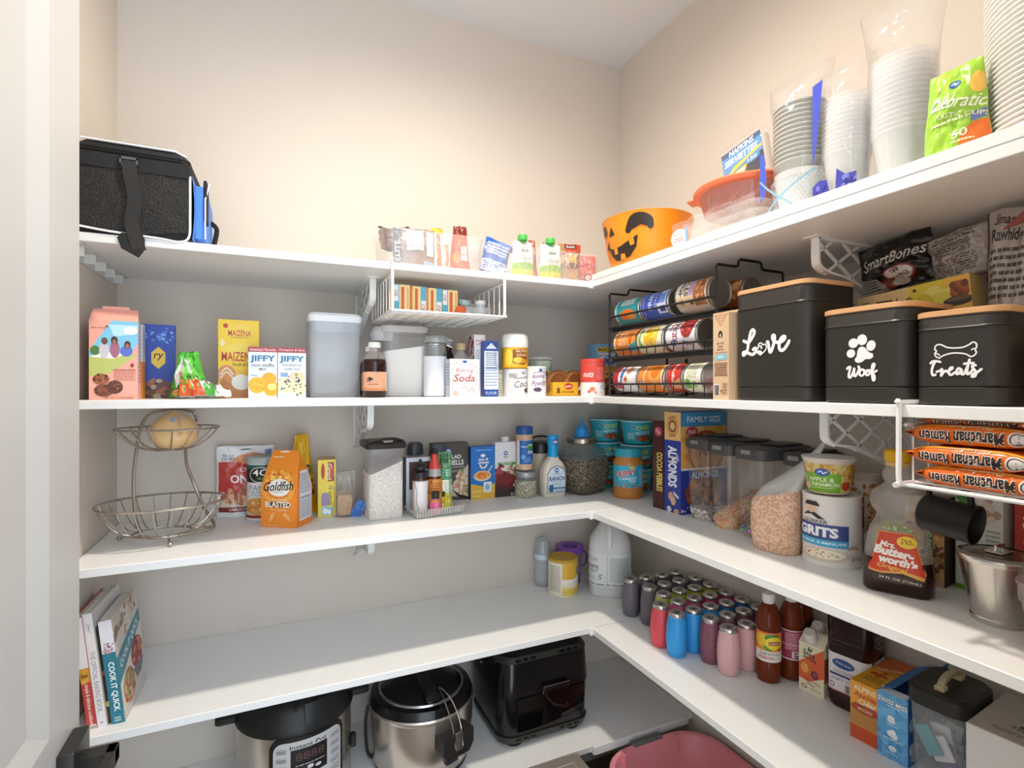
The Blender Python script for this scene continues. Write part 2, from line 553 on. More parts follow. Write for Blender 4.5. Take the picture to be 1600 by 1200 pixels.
# ---- the door, opened against the left wall
d = tag(bpy.data.objects.new('door_1', None), kind='structure'); COL.objects.link(d)
d.location = (-1.5524, -.709, 0)
DM = mat('#c2c1be', .4)
m = MB()
yp, zp0, zp1 = -.124, .965, 2.28           # panel edge on the latch side, bottom and top
m.box(-.035, -.8, .01, 0, 0, zp0); m.box(-.035, -.8, zp1, 0, 0, 2.42)
m.box(-.035, yp + .0, zp0, 0, 0, zp1); m.box(-.035, -.8, zp0, 0, -.66, zp1)
m.build('door_frame', DM, d, flat=True)
m = MB(); m.box(-.03, -.64, zp0 + .02, -.011, yp - .04, zp1 - .02)
m.build('door_panel', DM, d, flat=True)
m = MB(); b = len(m.v)
o = [(yp, zp0), (yp, zp1), (-.66, zp1), (-.66, zp0)]; i = [(yp - .044, zp0 + .03), (yp - .044, zp1 - .03), (-.628, zp1 - .03), (-.628, zp0 + .03)]
m.v += [(0, y, z) for y, z in o] + [(-.0115, y, z) for y, z in i]
m.f += [(k, (k + 1) % 4, 4 + (k + 1) % 4, 4 + k) for k in range(4)]
m.build('door_moulding', DM, d, flat=True)
h = bpy.data.objects.new('door_handle', None); COL.objects.link(h); h.parent = d; h.location = (0, -.065, .89)
BLK = mat('#2a2826', .4)
MB().box(0, -.036, -.036, .021, .036, .036, .002).build('rosette', BLK, h)
MB().box(.02, -.012, -.012, .064, .012, .012, .001).build('handle_neck', BLK, h)
MB().box(.05, -.125, -.012, .064, .012, .012, .0015).build('handle_lever', BLK, h)

# ---- shelf boards
def shelf(label, x0, y0, x1, y1, top, th=TH, rail=None, clip=None):
    t = thing('shelf', label, 'shelf', (0, 0, 0), 0, 'white pantry shelves')
    MB().box(x0, y0, top - th, x1, y1, top, .0012).build('shelf_board', WHITE, t)
    if rail:
        MB().box(rail[0], rail[1] - .012, top - th - .004, rail[2], rail[1] + .004, top + .0025, .001).build('edge_rail', PLAST, t)
    if clip:
        MB().box(clip[0] - .007, clip[1] - .008, top - th - .004, clip[0] + .007, clip[1] + .004, top + .003, .002).build('corner_clip', PLAST, t)
    return t
SB, SR = -.41, -.399
XL = -1.657
shelf('white top shelf on the back wall, under the cooler bag', XL, SB, -.001, -.001, T1, clip=(SR, SB))
shelf('white second shelf on the back wall, holding baking boxes', XL, SB, -.001, -.001, T2, clip=(SR, SB))
shelf('white third shelf on the back wall, under the wire fruit basket', XL, SB, -.001, -.001, T3, clip=(SR, SB))
shelf('white fourth shelf on the back wall, under the cookbooks', XL, SB, -.001, -.001, T4, clip=(SR, SB))
shelf('white lowest shelf on the back wall, under the cooking pots', XL, SB, -.001, -.001, T5, rail=(SR + .003, SB, -.03))
YR = -1.62
shelf('white top shelf on the right wall, lower board of two', SR, YR, -.001, SB - .004, T1)
shelf('white spare board lying flat on the top right shelf', SR, YR, -.001, SB - .004, T1 + .0195, .0185)
shelf('white second shelf on the right wall, under the black bins', SR, YR, -.001, SB - .004, T2)
shelf('white third shelf on the right wall, under the cereal containers', SR, YR, -.001, SB - .004, T3)
shelf('white fourth shelf on the right wall, under the juice bottles', SR, YR, -.001, SB - .004, T4)
t = thing('shelf_end_bracket', 'clear plastic shelf-end strip on the left wall under top shelf', 'bracket', (-1.6585, -.2, T1 - TH))
MB().box(0, -.2, -.026, .003, .19, 0).box(0, -.2, -.003, .028, .19, -.0005).build('strip', clear('#f0efea', .8), t)
for k in range(5):
    MB().box(.003, -.17 + k * .08, -.024, .024, -.168 + k * .08, -.002).build('rib', clear('#f0efea', .8), t)

# ---- lattice brackets
def bracket(label, loc, rz):
    t = thing('shelf_bracket', label, 'bracket', loc, rz, 'white lattice shelf brackets')
    w = .0085
    band = smooth_path([(0, -.285, 0), (0, -.285, -.045), (0, -.279, -.06), (0, -.255, -.071), (0, -.2, -.079), (0, -.13, -.1), (0, -.06, -.13), (0, -.02, -.145), (0, 0, -.15)], 4)
    m = MB(); n = len(band); b = len(m.v)
    for i, p in enumerate(band):
        a = band[max(i - 1, 0)]; c = band[min(i + 1, n - 1)]; tg = (c - a).normalized(); nn = Vector((0, -tg.z, tg.y)) * .005
        for sx in (-w, w):
            for sg in (0, 1):
                q = p + nn * sg; m.v.append((sx, q.y, q.z))
    for i in range(n - 1):
        k = b + i * 4
        for a, c in ((0, 1), (1, 3), (3, 2), (2, 0)): m.f.append((k + a, k + c, k + 4 + c, k + 4 + a))
    m.f += [(b, b + 1, b + 3, b + 2), (b + 4 * n - 4, b + 4 * n - 3, b + 4 * n - 1, b + 4 * n - 2)]
    m.build('support_arm', PLAST, t, 50)
    MB().box(-w, -.285, -.006, w, 0, 0).box(-.016, -.3, -.0025, .016, -.265, 0).build('top_flange', PLAST, t, flat=True)
    MB().box(-w, -.006, -.15, w, 0, 0).build('wall_plate', PLAST, t, flat=True)
    m = MB()
    for k in range(-3, 7):
        for sg in (1, -1):
            pts = []
            for y in [q * -.0095 for q in range(0, 31)]:
                z = -.07 + sg * (y + .085 * k) * .62 if sg > 0 else -.075 - (y + .085 * k) * .62
                fl = max(p.z for p in band if abs(p.y - y) < .02) if any(abs(p.y - y) < .02 for p in band) else 0
                fl = min([(abs(p.y - y), p.z) for p in band])[1]
                if y < -.282: fl = -.05
                if fl < z < 0: pts.append((0, y, z))
            if len(pts) > 1: m.tube([pts[0], pts[-1]], .0032, 4)
    m.build('lattice', PLAST, t, flat=True)
    return t
bracket('white lattice bracket under top back shelf beside wire basket', (-1.022, 0, T1 - TH), 0)
bracket('white lattice bracket under second back shelf above rice container', (-1.028, 0, T2 - TH), 0)
bracket('white lattice bracket peeking under third back shelf', (-1.026, -.0, T3 - TH), 0)
bracket('white lattice bracket under top right shelf above the black bins', (0, -1.048, T1 - TH), -90)
bracket('white lattice bracket under second right shelf above the oats canister', (0, -1.066, T2 - TH), -90)

# ---- wire baskets hung from the shelves
WIRE = mat('#f2f1ee', .35)
def under_basket(label, loc, rz, w, dep, hh):
    """hangs from the shelf: local x along the shelf, -y to the front; origin at shelf underside, front edge at y=0"""
    t = thing('hanging_wire_basket', label, 'basket', loc, rz, 'white under-shelf wire baskets')
    for sx in (0, w):
        MB().tube(smooth_path([(sx, .12, TH + .004), (sx, .0, TH + .004), (sx, -.006, TH), (sx, -.007, -hh * .5), (sx, -.006, -hh + .004), (sx, .01, -hh), (sx, dep, -hh)], 5), .0042, 6).build('hanger_arm', WIRE, t)
    MB().tube([(0, 0, -hh), (w, 0, -hh)], .0034, 6).build('front_rail', WIRE, t)
    MB().tube([(0, dep, -hh), (w, dep, -hh)], .0034, 6).build('back_rail', WIRE, t)
    for sx in (0, w):
        MB().tube([(sx, .01, -.012), (sx, dep, -.012), (sx, dep, -hh)], .0026, 6).build('side_rail', WIRE, t)
        u0 = None
        for k in range(7):
            y = .03 + (dep - .05) * k / 6
            if u0 is None: u0 = MB().tube([(0, 0, -.012), (0, 0, -hh)], .0017, 5).build('side_wire', WIRE, t)
            else: u0 = u0.copy(); COL.objects.link(u0)
            u0.location = (sx, y, 0)
    u0 = None
    for k in range(9):
        if u0 is None: u0 = MB().tube([(0, 0, -hh), (w, 0, -hh)], .0018, 5).build('floor_wire', WIRE, t)
        else: u0 = u0.copy(); COL.objects.link(u0)
        u0.location = (0, dep * (k + 1) / 10, .002)
    u0 = None
    for k in range(7):
        if u0 is None: u0 = MB().tube([(0, 0, -hh), (0, dep, -hh)], .002, 5).build('cross_wire', WIRE, t)
        else: u0 = u0.copy(); COL.objects.link(u0)
        u0.location = (w * (k + 1) / 8, 0, -.001)
    return t
under_basket('white wire basket hung under the top back shelf, holding dessert boxes', (-.996, SB, T1 - TH), 0, .31, .29, .1035)
under_basket('white wire basket hung under the second right shelf, holding noodle packs', (SR, -1.271, T2 - TH), -90, .32, .3, .102)

# ================================================================ on the top shelf, back wall
t = thing('cooler_bag', 'black and blue soft cooler bag with mesh pocket and hanging strap', 'cooler bag', (-1.5445, -.275, T1))
FAB = mat('#1f1f20', .8, bump=.4, bscale=500)
BLUE = mat('#4f86dc', .6, bump=.3, bscale=300)
PIPE = mat('#f3f3f3', .4)
w, dd, hh = .216, .262, .196
MB().loft([(0, w / 2 - .006, dd / 2 - .006, .02), (.012, w / 2, dd / 2, .022), (hh - .03, w / 2, dd / 2, .022), (hh - .012, w / 2 - .003, dd / 2 - .003, .022), (hh + .006, w / 2 - .02, dd / 2 - .01, .03), (hh + .016, w / 2 - .07, dd / 2 - .05, .03)], 4).build('bag_body', FAB, t, 50)
MB().grid(lambda u, v: (w / 2 + .004 * math.sin(PI * v) + .0015, -dd / 2 + .012 + u * (dd - .024), .01 + v * (hh - .055)), 8, 8).build('blue_side_panel', BLUE, t)
m = MB().grid(lambda u, v: (-w / 2 + .004 + u * (w - .006), -dd / 2 - .004 - .006 * math.sin(PI * u) * math.sin(PI * v) - .0015 * _noise.noise(Vector((u * 6, v * 5, 2))), .012 + v * (hh - .07) - .008 * math.sin(PI * u * 1.3) * (1 - v)), 20, 14)
m.build('mesh_pocket', granule(['#0c0c0c', '#161514', '#201e1c', '#2c2824', '#121111', '#1c1a18'], 330.), t)
m = MB().grid(lambda u, v: (-w / 2 + .004 + u * (w - .006), -dd / 2 - .0055 - .001 * math.sin(9 * u), hh - .058 + v * .03), 16, 3); m.build('pocket_hem', FAB, t)
m = MB()
for z in (hh - .016, hh - .022): m.tube([(-w / 2 + .02, -dd / 2 - .001, z), (w / 2 - .02, -dd / 2 - .001, z), (w / 2 - .004, -dd / 2 + .012, z), (w / 2 + .001, dd / 2 - .02, z)], .0018, 4)
m.build('zipper', mat('#0e0e0e', .4), t)
MB().tube([(-w / 2 + .02, -dd / 2 + .004, hh + .001), (w / 2 - .03, -dd / 2 + .004, hh + .001), (w / 2 - .012, -dd / 2 + .02, hh - .002), (w / 2 - .01, dd / 2 - .03, hh - .002)], .0022, 5).build('top_piping', PIPE, t)
MB().tube(smooth_path([(-w / 2 + .004, -dd / 2 - .005, .014), (-.04, -dd / 2 - .007, .006), (.05, -dd / 2 - .006, .001), (w / 2 - .02, -dd / 2 - .005, -.002), (w / 2 - .003, -dd / 2 - .003, .012), (w / 2 - .001, -dd / 2 - .003, .06), (w / 2 - .001, -dd / 2 - .003, hh - .052)], 5), .0024, 5).build('front_piping', PIPE, t)
sx = -.003
MB().grid(lambda u, v: [(sx - .013 + u * .026 + a, b_ - .003, c_) for a, b_, c_ in [smooth_path([(0, -dd / 2 - .004, hh - .028), (.004, -dd / 2 - .013, hh - .07), (.012, -dd / 2 - .013, hh - .12), (.006, -dd / 2 - .012, .03), (.012, -dd / 2 - .014, 0), (.02, -dd / 2 - .017, -.03)], 6)[int(v * 30)]]][0], 2, 30).build('hanging_strap', mat('#262422', .7), t)
MB().loft([(-.047, .0002, .0016, 0, .016, -dd / 2 - .02), (-.03, .02, .0016, 0, .006, -dd / 2 - .018), (-.008, .024, .0016, 0, .002, -dd / 2 - .014), (.004, .018, .0016, 0, .004, -dd / 2 - .013)], 1).build('strap_loop', mat('#151414', .7), t)
m = MB()
for z in (hh - .034, hh - .048): m.box(sx - .016, -dd / 2 - .011, z - .0022, sx + .016, -dd / 2 - .007, z + .0022)
for q in (-.016, .013): m.box(sx + q, -dd / 2 - .011, hh - .05, sx + q + .003, -dd / 2 - .007, hh - .032)
m.build('strap_buckle', mat('#5a6068', .35), t)
MB().prism([(-.09, .02), (.09, .02), (.09, .13), (-.03, .155), (-.09, .14)], w / 2 + .004, w / 2 + .022, 'x').build('side_pocket', BLUE, t)
MB().box(w / 2 + .02, -.092, .06, w / 2 + .027, -.05, .155, .002).build('pocket_flap', FAB, t)
MB().tube([(w / 2 + .024, -.094, .02), (w / 2 + .024, -.094, .11), (w / 2 + .03, -.07, .155)], .0018, 5).build('pocket_piping', PIPE, t)
MB().tube(smooth_path([(w / 2 + .022, .06, .1), (w / 2 + .035, .05, .08), (w / 2 + .03, .04, .03), (w / 2 + .05, .03, .003), (w / 2 + .03, .02, .004)], 5), .006, 5).build('side_strap', mat('#1a1919', .7), t)

CLR = clear('#ffffff', .10, .6)
# ---- clear bin of brown and red pouches
t = thing('storage_bin', 'clear open bin stuffed with brown and red snack pouches', 'bin', (-.875, -.31, T1))
tub(t, 'bin_walls', .28, .17, .095, .002, CLR, .02, .93)
food_pack('snack_pouch', 'crumpled brown snack bag lying on top of the left clear bin', 'snack bag', .15, .085, .05, (-.93, -.3, T1 + .055), 4, '#5b3a30', [Ln(.1, .1, .6, .3, 3, '#8a6a58')], both=True, seed=3, amp=.012, rough=.25, rx=-30)
food_pack('snack_pouch', 'upright brown snack bag with white panel in left clear bin', 'snack bag', .11, .105, .04, (-.925, -.35, T1 + .0035), -6, '#87685a', [R(.0, 0, .2, 1, '#3b2a26'), T('ELITE', .1, .4, .5, .12, '#f2efe9', 90), R(.32, .42, .72, .95, '#eef0f2'), Ln(.36, .48, .68, .9, 6, '#9aa4ae'), R(.8, .3, .97, .92, '#e8ebee'), R(.7, .0, .97, .14, '#8fb4cf')], seed=5, amp=.006)
food_pack('snack_pouch', 'brown foil bag behind the upright brown bag in the bin', 'snack bag', .1, .12, .03, (-.876, -.25, T1 + .004), 10, '#6d4a3c', [R(.1, .3, .5, .5, '#402a22')], seed=8, amp=.008)
food_pack('drink_pouch', 'yellow twist-top bag sticking up from left clear bin', 'snack bag', .05, .135, .03, (-.842, -.285, T1 + .0035), 5, '#e2b43c', [R(0, 0, 1, .35, '#e0642c'), E(.5, .7, .3, .1, '#f5dc6a')], seed=11, amp=.007, top=.7)
food_pack('drink_pouch', 'red pouch with dark tip standing in left clear bin', 'snack bag', .06, .13, .03, (-.792, -.342, T1 + .0035), -12, '#d4542f', [R(0, .82, 1, 1, '#7a2b1e'), R(.55, .25, .9, .55, '#f3ece6'), Ln(.57, .28, .88, .52, 4, '#c96b4c'), E(.3, .3, .2, .14, '#f08a3a')], seed=13, amp=.005, top=.6)
food_pack('drink_pouch', 'white and orange striped pouch in left clear bin', 'snack bag', .044, .1, .026, (-.848, -.354, T1 + .0035), 8, '#e8e4e0', [R(.1, 0, .35, 1, '#e2703a'), R(.6, .1, .9, .7, '#d88a52')], seed=17, amp=.005)
food_pack('drink_pouch', 'pale blue tipped pouch at right end of left clear bin', 'snack bag', .045, .105, .028, (-.766, -.288, T1 + .0035), -5, '#bfe0e6', [R(0, 0, 1, .55, '#d8b8a8'), Ln(.1, .1, .9, .5, 5, '#b4523a')], seed=19, amp=.005, top=.7)

# ---- second clear bin
t = thing('storage_bin', 'long clear open bin of squeeze pouches and snacks beside orange bowl', 'bin', (-.545, -.315, T1))
tub(t, 'bin_walls', .385, .165, .086, .002, CLR, .015, .95)
MB().box(-.062, -.075, .004, -.06, .075, .08).build('divider', CLR, t); MB().box(.072, -.075, .004, .074, .075, .08).build('divider', CLR, t)
food_pack('snack_pouch', 'blue snack bag leaning at left end of right clear bin', 'snack bag', .085, .1, .035, (-.688, -.33, T1 + .0125), 6, '#3563b8', [Ln(.1, .5, .9, .9, 4, '#e8eef8'), R(0, .0, 1, .35, '#c9d3e6'), Ln(.05, .05, .95, .32, 4, '#3563b8', 4)], seed=23, amp=.006, ry=12)
MB_ = MB
def squeeze(label, x, y, rz):
    t = thing('squeeze_pouch', label, 'pouch', (x, y, T1 + .0035), rz, 'green-capped squeeze pouches')
    f = pouch(t, .076, .106, .034, mat('#f1f1ea', .3), seed=29, amp=.003, top=.82)
    art('front_print', t, f, .076, .106, [Pg([(.0, 0), (1, 0), (1, .36), (.6, .4), (0, .36)], '#8fb93c'), R(0, 0, 1, .2, '#e9c52c'), T('SUPERFRUIT', .5, .82, .62, .06, '#4b5550'), R(.3, .7, .7, .765, '#5c6b62'), T('organic', .5, .6, .5, .07, '#6b7a70', 0, .2), Ln(.2, .46, .8, .55, 2, '#9aa79e')], .004, .3)
    MB().lathe([(.007, .1), (.007, .108), (.0145, .109), (.0145, .12), (.013, .125), (.006, .127)], 4).build('cap', mat('#4cb04a', .35), t)
    return t
squeeze('left of two white squeeze pouches with green cap in right clear bin', -.603, -.358, 3)
squeeze('right of two white squeeze pouches with green cap in right clear bin', -.512, -.36, -3)
food_pack('snack_pouch', 'thin purple wrapper lying across the back of right clear bin', 'wrapper', .02, .11, .01, (-.63, -.28, T1 + .099), 0, '#8f3f70', [], both=True, seed=31, ry=80)
food_pack('snack_pouch', 'rust coloured pouch standing between the two squeeze pouches', 'snack bag', .045, .13, .024, (-.545, -.3, T1 + .004), 2, '#a8482f', [E(.5, .75, .25, .1, '#d98a6a')], seed=37, amp=.004, top=.5)
food_pack('snack_pouch', 'grey foil edge of pouch behind right squeeze pouch', 'snack bag', .06, .13, .02, (-.496, -.285, T1 + .004), 60, '#8b8783', [], seed=41, amp=.005, top=.6)
food_pack('snack_pouch', 'green and orange bag behind the trail mix in right clear bin', 'snack bag', .07, .12, .03, (-.432, -.285, T1 + .004), -8, '#86a83a', [R(0, .3, .5, .9, '#c8642c')], seed=43, amp=.006, top=.8)
food_pack('snack_pouch', 'trail mix bag with dark label in right clear bin', 'snack bag', .075, .118, .04, (-.44, -.35, T1 + .0035), -4, '#a5805a', [F(.5, .5, .45, .25, BROWNS + ['#d8b24a', '#c8a070', '#c9a21e'], 60, .3, 3), R(.25, .78, 1, 1, '#c2462a'), R(.25, .86, .8, .98, '#2b2320'), T('SNACKS', .52, .92, .4, .06, '#f0ece4'), R(0, 0, 1, .32, '#b98c62')], seed=47, amp=.004)
food_pack('snack_pouch', 'clear bag of red candy at right end of right clear bin', 'snack bag', .05, .085, .03, (-.378, -.36, T1 + .0035), -14, '#d85a52', [F(.5, .5, .5, .5, ['#d43c34', '#e86a60', '#b82a26', '#f0a098'], 70, .3, 5), Pg([(.1, .1), (.5, .1), (.55, .3), (.2, .36)], '#7a3a30'), E(.42, .18, .15, .1, '#f2ece8')], seed=53, amp=.005)

# ================================================================ pumpkin bowl in the corner
t = thing('pumpkin_bowl', 'orange party bowl with black pumpkin face in shelf corner', 'bowl', (-.288, -.532, T1 + .0195), 12)
OR = mat('#f5901c', .35)
prof = [(.092, 0), (.1, .004), (.113, .05), (.123, .108), (.127, .13), (.129, .136), (.125, .138), (.119, .108), (.109, .05), (.095, .008)]
MB().lathe(prof, 9).build('bowl_body', OR, t, 50)
BK = '#2a2018'
face = [Pg([(.09, .62), (.17, .62), (.14, .8)], BK), S([(.3, .64), (.34, .86), (.4, .9), (.46, .82), (.47, .68)], .12, BK), Pg([(.31, .62), (.34, .84), (.4, .88), (.455, .8), (.465, .66), (.4, .72)], BK),
        Pg([(.02, .42), (.055, .3), (.08, .52)], BK), S([(.02, .7), (.035, .85), (.055, .72)], .1, BK),
        Pg([(.07, .4), (.13, .34), (.22, .36), (.3, .44), (.375, .53), (.36, .3), (.3, .12), (.22, .06), (.14, .09), (.09, .22)], BK), Pg([(.14, .36), (.14, .22), (.18, .22), (.18, .355)], '#f5901c'), Pg([(.2, .07), (.21, .2), (.25, .2), (.26, .09)], '#f5901c'), Pg([(.3, .44), (.31, .33), (.345, .35), (.34, .49)], '#f5901c')]
W = .34
art('printed_face', t, lambda u, v, o: ((lambda r, a: ((r + o) * math.sin(a), -(r + o) * math.cos(a), .004 + v * .13))((.1 + .0275 * v ** .9 + .0018), -2.2 + u * W / .115)), W, .13, face, .012, .35)

# ================================================================ right-hand top shelf
ZT = T1 + .0195
t = thing('food_container', 'round clear food tub with orange lid on the clear trays', 'food container', (-.245, -.845, ZT + .072))
MB().lathe([(.085, 0), (.095, .004), (.107, .05), (.109, .052), (.106, .05), (.094, .006)], 8).build('tub_wall', clear('#f3c9bd', .25, .5), t)
MB().lathe([(.112, .046), (.119, .048), (.121, .056), (.117, .061), (.105, .062), (.1, .057), (.0001, .057)], 9).build('lid', mat('#e0714c', .35), t)
MB().box(-.02, .105, .05, .02, .137, .056, .002).xf(Matrix.Rotation(.5, 4, 'Z')).build('lid_tab', mat('#e0714c', .35), t)
m = MB(); rn = random.Random(4)
for k in range(60):
    a = rn.random() * 6.28; q = .09 * rn.random() ** .5; b_ = a + rn.uniform(-.8, .8)
    m.tube([(q * math.cos(a), q * math.sin(a), .008), (q * 1.05 * math.cos(b_), q * 1.05 * math.sin(b_), .035 + .012 * rn.random())], .0013, 4)
m.build('shredded_filling', mat('#f4ece6', .5), t, kind='stuff')
t = thing('plastic_tray', 'bag of clear clamshell trays under the orange-lidded tub', 'tray', (-.245, -.85, ZT))
for k in range(3):
    MB().loft([(.002 + k * .02, .095, .1, .03), (.016 + k * .02, .11, .118, .03), (.02 + k * .02, .112, .12, .03), (.016 + k * .02, .1, .1, .03)], 4).build('tray', clear('#ffffff', .12, .7, bump=.5, bscale=30), t)
m = MB().grid(lambda u, v: (-.122 + .01 * _noise.noise(Vector((u * 8, v * 5, 1))), -.125 + u * .25, .001 + v * .064), 16, 8)
m.build('film_bag', clear('#ffffff', .1, .9, .05), t)
art('front_print', t, lambda u, v, o: (-.126 - o, .125 - u * .06, .004 + v * .045), .06, .045, [E(.5, .5, .45, .45, '#f2f4f6'), T('PLATES', .45, .65, .5, .16, '#c0504a', -5), Ln(.25, .25, .8, .5, 2, '#c0504a'), R(.86, .2, .98, .9, '#7fb2d8')], 0, .3)

t = thing('napkin_pack', 'blue printed pack of paper napkins lying tilted on the orange lid', 'napkins', (-.2, -0.8213, ZT + .138), -90, rx=-10)
MB().box(-.06, -.015, 0, .06, .015, .13, .004).build('napkins', mat('#f2efe6', .8), t)
art('front_print', t, front(.12, .13, .032), .12, .13, [R(0, .0, 1, .3, '#e9e0d0'), R(0, .28, 1, .62, '#3b3f4a'), Pg([(0, .5), (1, .62), (1, 1), (0, 1)], '#5b97cf'), R(0, .9, 1, 1, '#37588a'), T('NAPKINS', .52, .93, .62, .1, '#ffffff', 0, .25, .03), T('SERVIETTES', .48, .77, .84, .12, '#ffffff', 0, .25, .03), Pg([(.05, .5), (.3, .56), (1, .7), (1, .74), (.3, .64)], '#e8d23a'), Pg([(.08, .32), (.22, .52), (.62, .56), (.5, .36)], '#d9b84c'), Pg([(.13, .35), (.24, .5), (.56, .53), (.47, .38)], '#f3ead2'), E(.74, .58, .19, .07, '#4a90cf'), T('150', .74, .58, .22, .07, '#f2f4f8', 0, .2)], 0, .25)
MB().box(-.064, -.018, 0, .064, .018, .145, .006).build('film_wrap', clear('#ffffff', .04, .9, .05, bump=.6), t)
t = thing('plastic_bag', 'loose empty clear bag puffed up beside the napkins', 'plastic bag', (-.2, -.74, ZT), -90)
pouch(t, .11, .165, .06, clear('#ffffff', .03, 1., .05, bump=.8, bscale=25), 'film', seed=61, amp=.012)

def cup_stack(label, name, loc, r0, r1, ch, n, dz, m, group=None):
    """open-topped cups nested mouth up"""
    t = thing(name, label, 'cups', loc, 0, group)
    u0 = None
    for k in range(n):
        if u0 is None: u0 = MB().lathe([(r0 * .9, 0), (r0, .001), (r1 - .001, ch - .004), (r1 + .0015, ch - .003), (r1 + .0015, ch), (r1 - .001, ch), (r0 - .001, .004)], 6).build('cup', m, t, 50)
        else: u0 = u0.copy(); COL.objects.link(u0)
        u0.location = (0, 0, k * dz)
    return t
# dark bowls stacked above a patterned cup, in film
t = thing('paper_bowl_stack', 'bagged stack of grey trays above white patterned paper cups', 'paper bowls', (-.285, -1.016, ZT))
for k in range(3):
    MB().lathe([(.034, k * .006), (.047, .082 + k * .006), (.049, .085 + k * .006), (.046, .083 + k * .006)], 7).build('paper_cup', mat('#f4f2ee', .5), t)
W = .15
art('cup_print', t, lambda u, v, o: ((lambda r, a: ((r + o) * math.sin(a), -(r + o) * math.cos(a), .001 + v * .081))(.0345 + .0133 * v, (u - .5) * 3.2 - 1.35)), W, .081, [E(x / 26 + (.5 / 26 if y % 2 else 0), y / 14, .008, .024, '#b9c4cc') for x in range(27) for y in range(1, 14)] + [S([(.3, 1), (.42, .6), (.62, .1)], .035, '#8fbfd8'), S([(.3, .1), (.5, .5), (.72, .95)], .035, '#8fbfd8')], .012)
u0 = None
for k in range(13):
    if u0 is None: u0 = MB().lathe([(.034, 0), (.047, .014), (.05, .016), (.05, .0185), (.0465, .0165), (.033, .002)], 7).build('grey_bowl', mat('#bcbcb4', .5), t)
    else: u0 = u0.copy(); COL.objects.link(u0)
    u0.location = (0, 0, .1 + k * .0095)
m = MB().loft([(0, .045, .05, .04), (.06, .052, .0525, .05), (.21, .053, .0525, .05), (.24, .05, .05, .04), (.27, .025, .06, .02), (.3, .01, .07, .01)], 5); 
m.v = [(x + .006 * _noise.noise(Vector((x * 60, y * 60, z * 30))), y + .006 * _noise.noise(Vector((x * 60, y * 60, z * 30 + 9))), z) for x, y, z in m.v]
m.build('film_bag', clear('#ffffff', .05, 1., .05, bump=.7, bscale=30), t)
art('film_print', t, lambda u, v, o: (-.05 - o, .056 - u * .02, .05 + v * .1), .02, .1, [Pg([(.0, 0), (.6, .1), (.8, .5), (.5, 1), (0, 1)], '#4a5fc0')], 0, .3)

t = cup_stack('tall bagged stack of clear plastic cups with blue print', 'plastic_cup_stack', (-.285, -1.113, ZT), .028, .04, .1, 13, .0085, clear('#ffffff', .22, .6))
m = MB().loft([(0, .04, .041, .03), (.05, .043, .043, .04), (.2, .044, .043, .04), (.24, .03, .045, .02), (.27, .012, .05, .01)], 5)
m.v = [(x + .006 * _noise.noise(Vector((x * 50, y * 50, z * 30 + 3))), y + .006 * _noise.noise(Vector((x * 50, y * 50, z * 30 + 12))), z) for x, y, z in m.v]
m.build('film_bag', clear('#ffffff', .05, 1., .05, bump=.7, bscale=30), t)
def filmf(u, v, o): return (-.046 - o + .03 * (u - .5) ** 2, .042 - u * .084, v * .24)
art('film_print', t, filmf, .084, .24, [Pg([(-.05, 0), (.42, 0), (.46, .1), (.4, .2), (.2, .22), (-.05, .18)], '#3d3f9c'), Pg([(.58, .0), (1.05, 0), (1.05, .2), (.8, .2), (.62, .26)], '#43459f'), Pg([(-.05, .3), (.12, .5), (.3, 1), (-.05, 1)], '#4353bd'), F(.15, .1, .25, .09, ['#6f74c4', '#2f2f80'], 14, .3, 3), F(.84, .1, .2, .08, ['#6f74c4', '#2f2f80'], 14, .3, 4)], .02, .3)

t = cup_stack('large bagged stack of wide clear cups beside green label', 'plastic_cup_stack', (-.275, -1.205, ZT), .034, .047, .1, 15, .009, clear('#ffffff', .26, .6))
m = MB().loft([(0, .047, .047, .04), (.06, .05, .049, .045), (.2, .05, .049, .045), (.24, .045, .05, .04), (.29, .03, .06, .02), (.34, .01, .07, .01)], 5)
m.v = [(x + .008 * _noise.noise(Vector((x * 40, y * 40, z * 25 + 5))), y + .008 * _noise.noise(Vector((x * 40, y * 40, z * 25 + 15))), z) for x, y, z in m.v]
m.build('film_bag', clear('#ffffff', .05, 1., .05, bump=.8, bscale=25), t)
t = thing('cup_package', 'green printed sleeve of clear party cups beside white plates', 'cups', (-.348, -1.318, ZT), -90)
f = pouch(t, .088, .135, .05, mat('#a5cf4c', .3), seed=71, amp=.004, top=.75)
art('front_print', t, f, .088, .135, [R(0, 0, 1, 1, '#9ccb3f'), S([(.2, .78), (.3, .95), (.42, .9), (.36, .72)], .022, '#c9b83a'), Pg([(.82, .0), (.6, .0), (.7, .18), (.85, .3), (1, .32), (1, 0)], '#e8742c'), Pg([(.82, .3), (1, .34), (1, .44), (.84, .4)], '#7080b4'), E(.92, .72, .1, .12, '#f0bf58')] + badge(.6, .76, .08, .045) + [T('Celebrations', .7, .55, 1.05, .14, '#f7fbe8', -10, .25), T('PLASTIC CUPS', .68, .41, .7, .05, '#eef6cf', -9), T('50', .68, .2, .2, .09, '#f4fade', 8, .2), Ln(.25, .34, .8, .39, 1, '#e8f2c0'), Ln(.55, .1, .85, .14, 1, '#e8f2c0')], .004, .3)
t = thing('foam_plate_stack', 'tall stack of white foam plates in film at shelf end', 'plates', (-.262, -1.434, ZT))
u0 = None
for k in range(40):
    if u0 is None: u0 = MB().lathe([(.075, 0), (.082, .001), (.108, .011), (.111, .011), (.111, .013), (.107, .0132), (.08, .0035)], 8).build('plate', mat('#f5f0ea', .6), t)
    else: u0 = u0.copy(); COL.objects.link(u0)
    u0.location = (0, 0, .001 + k * .0078)

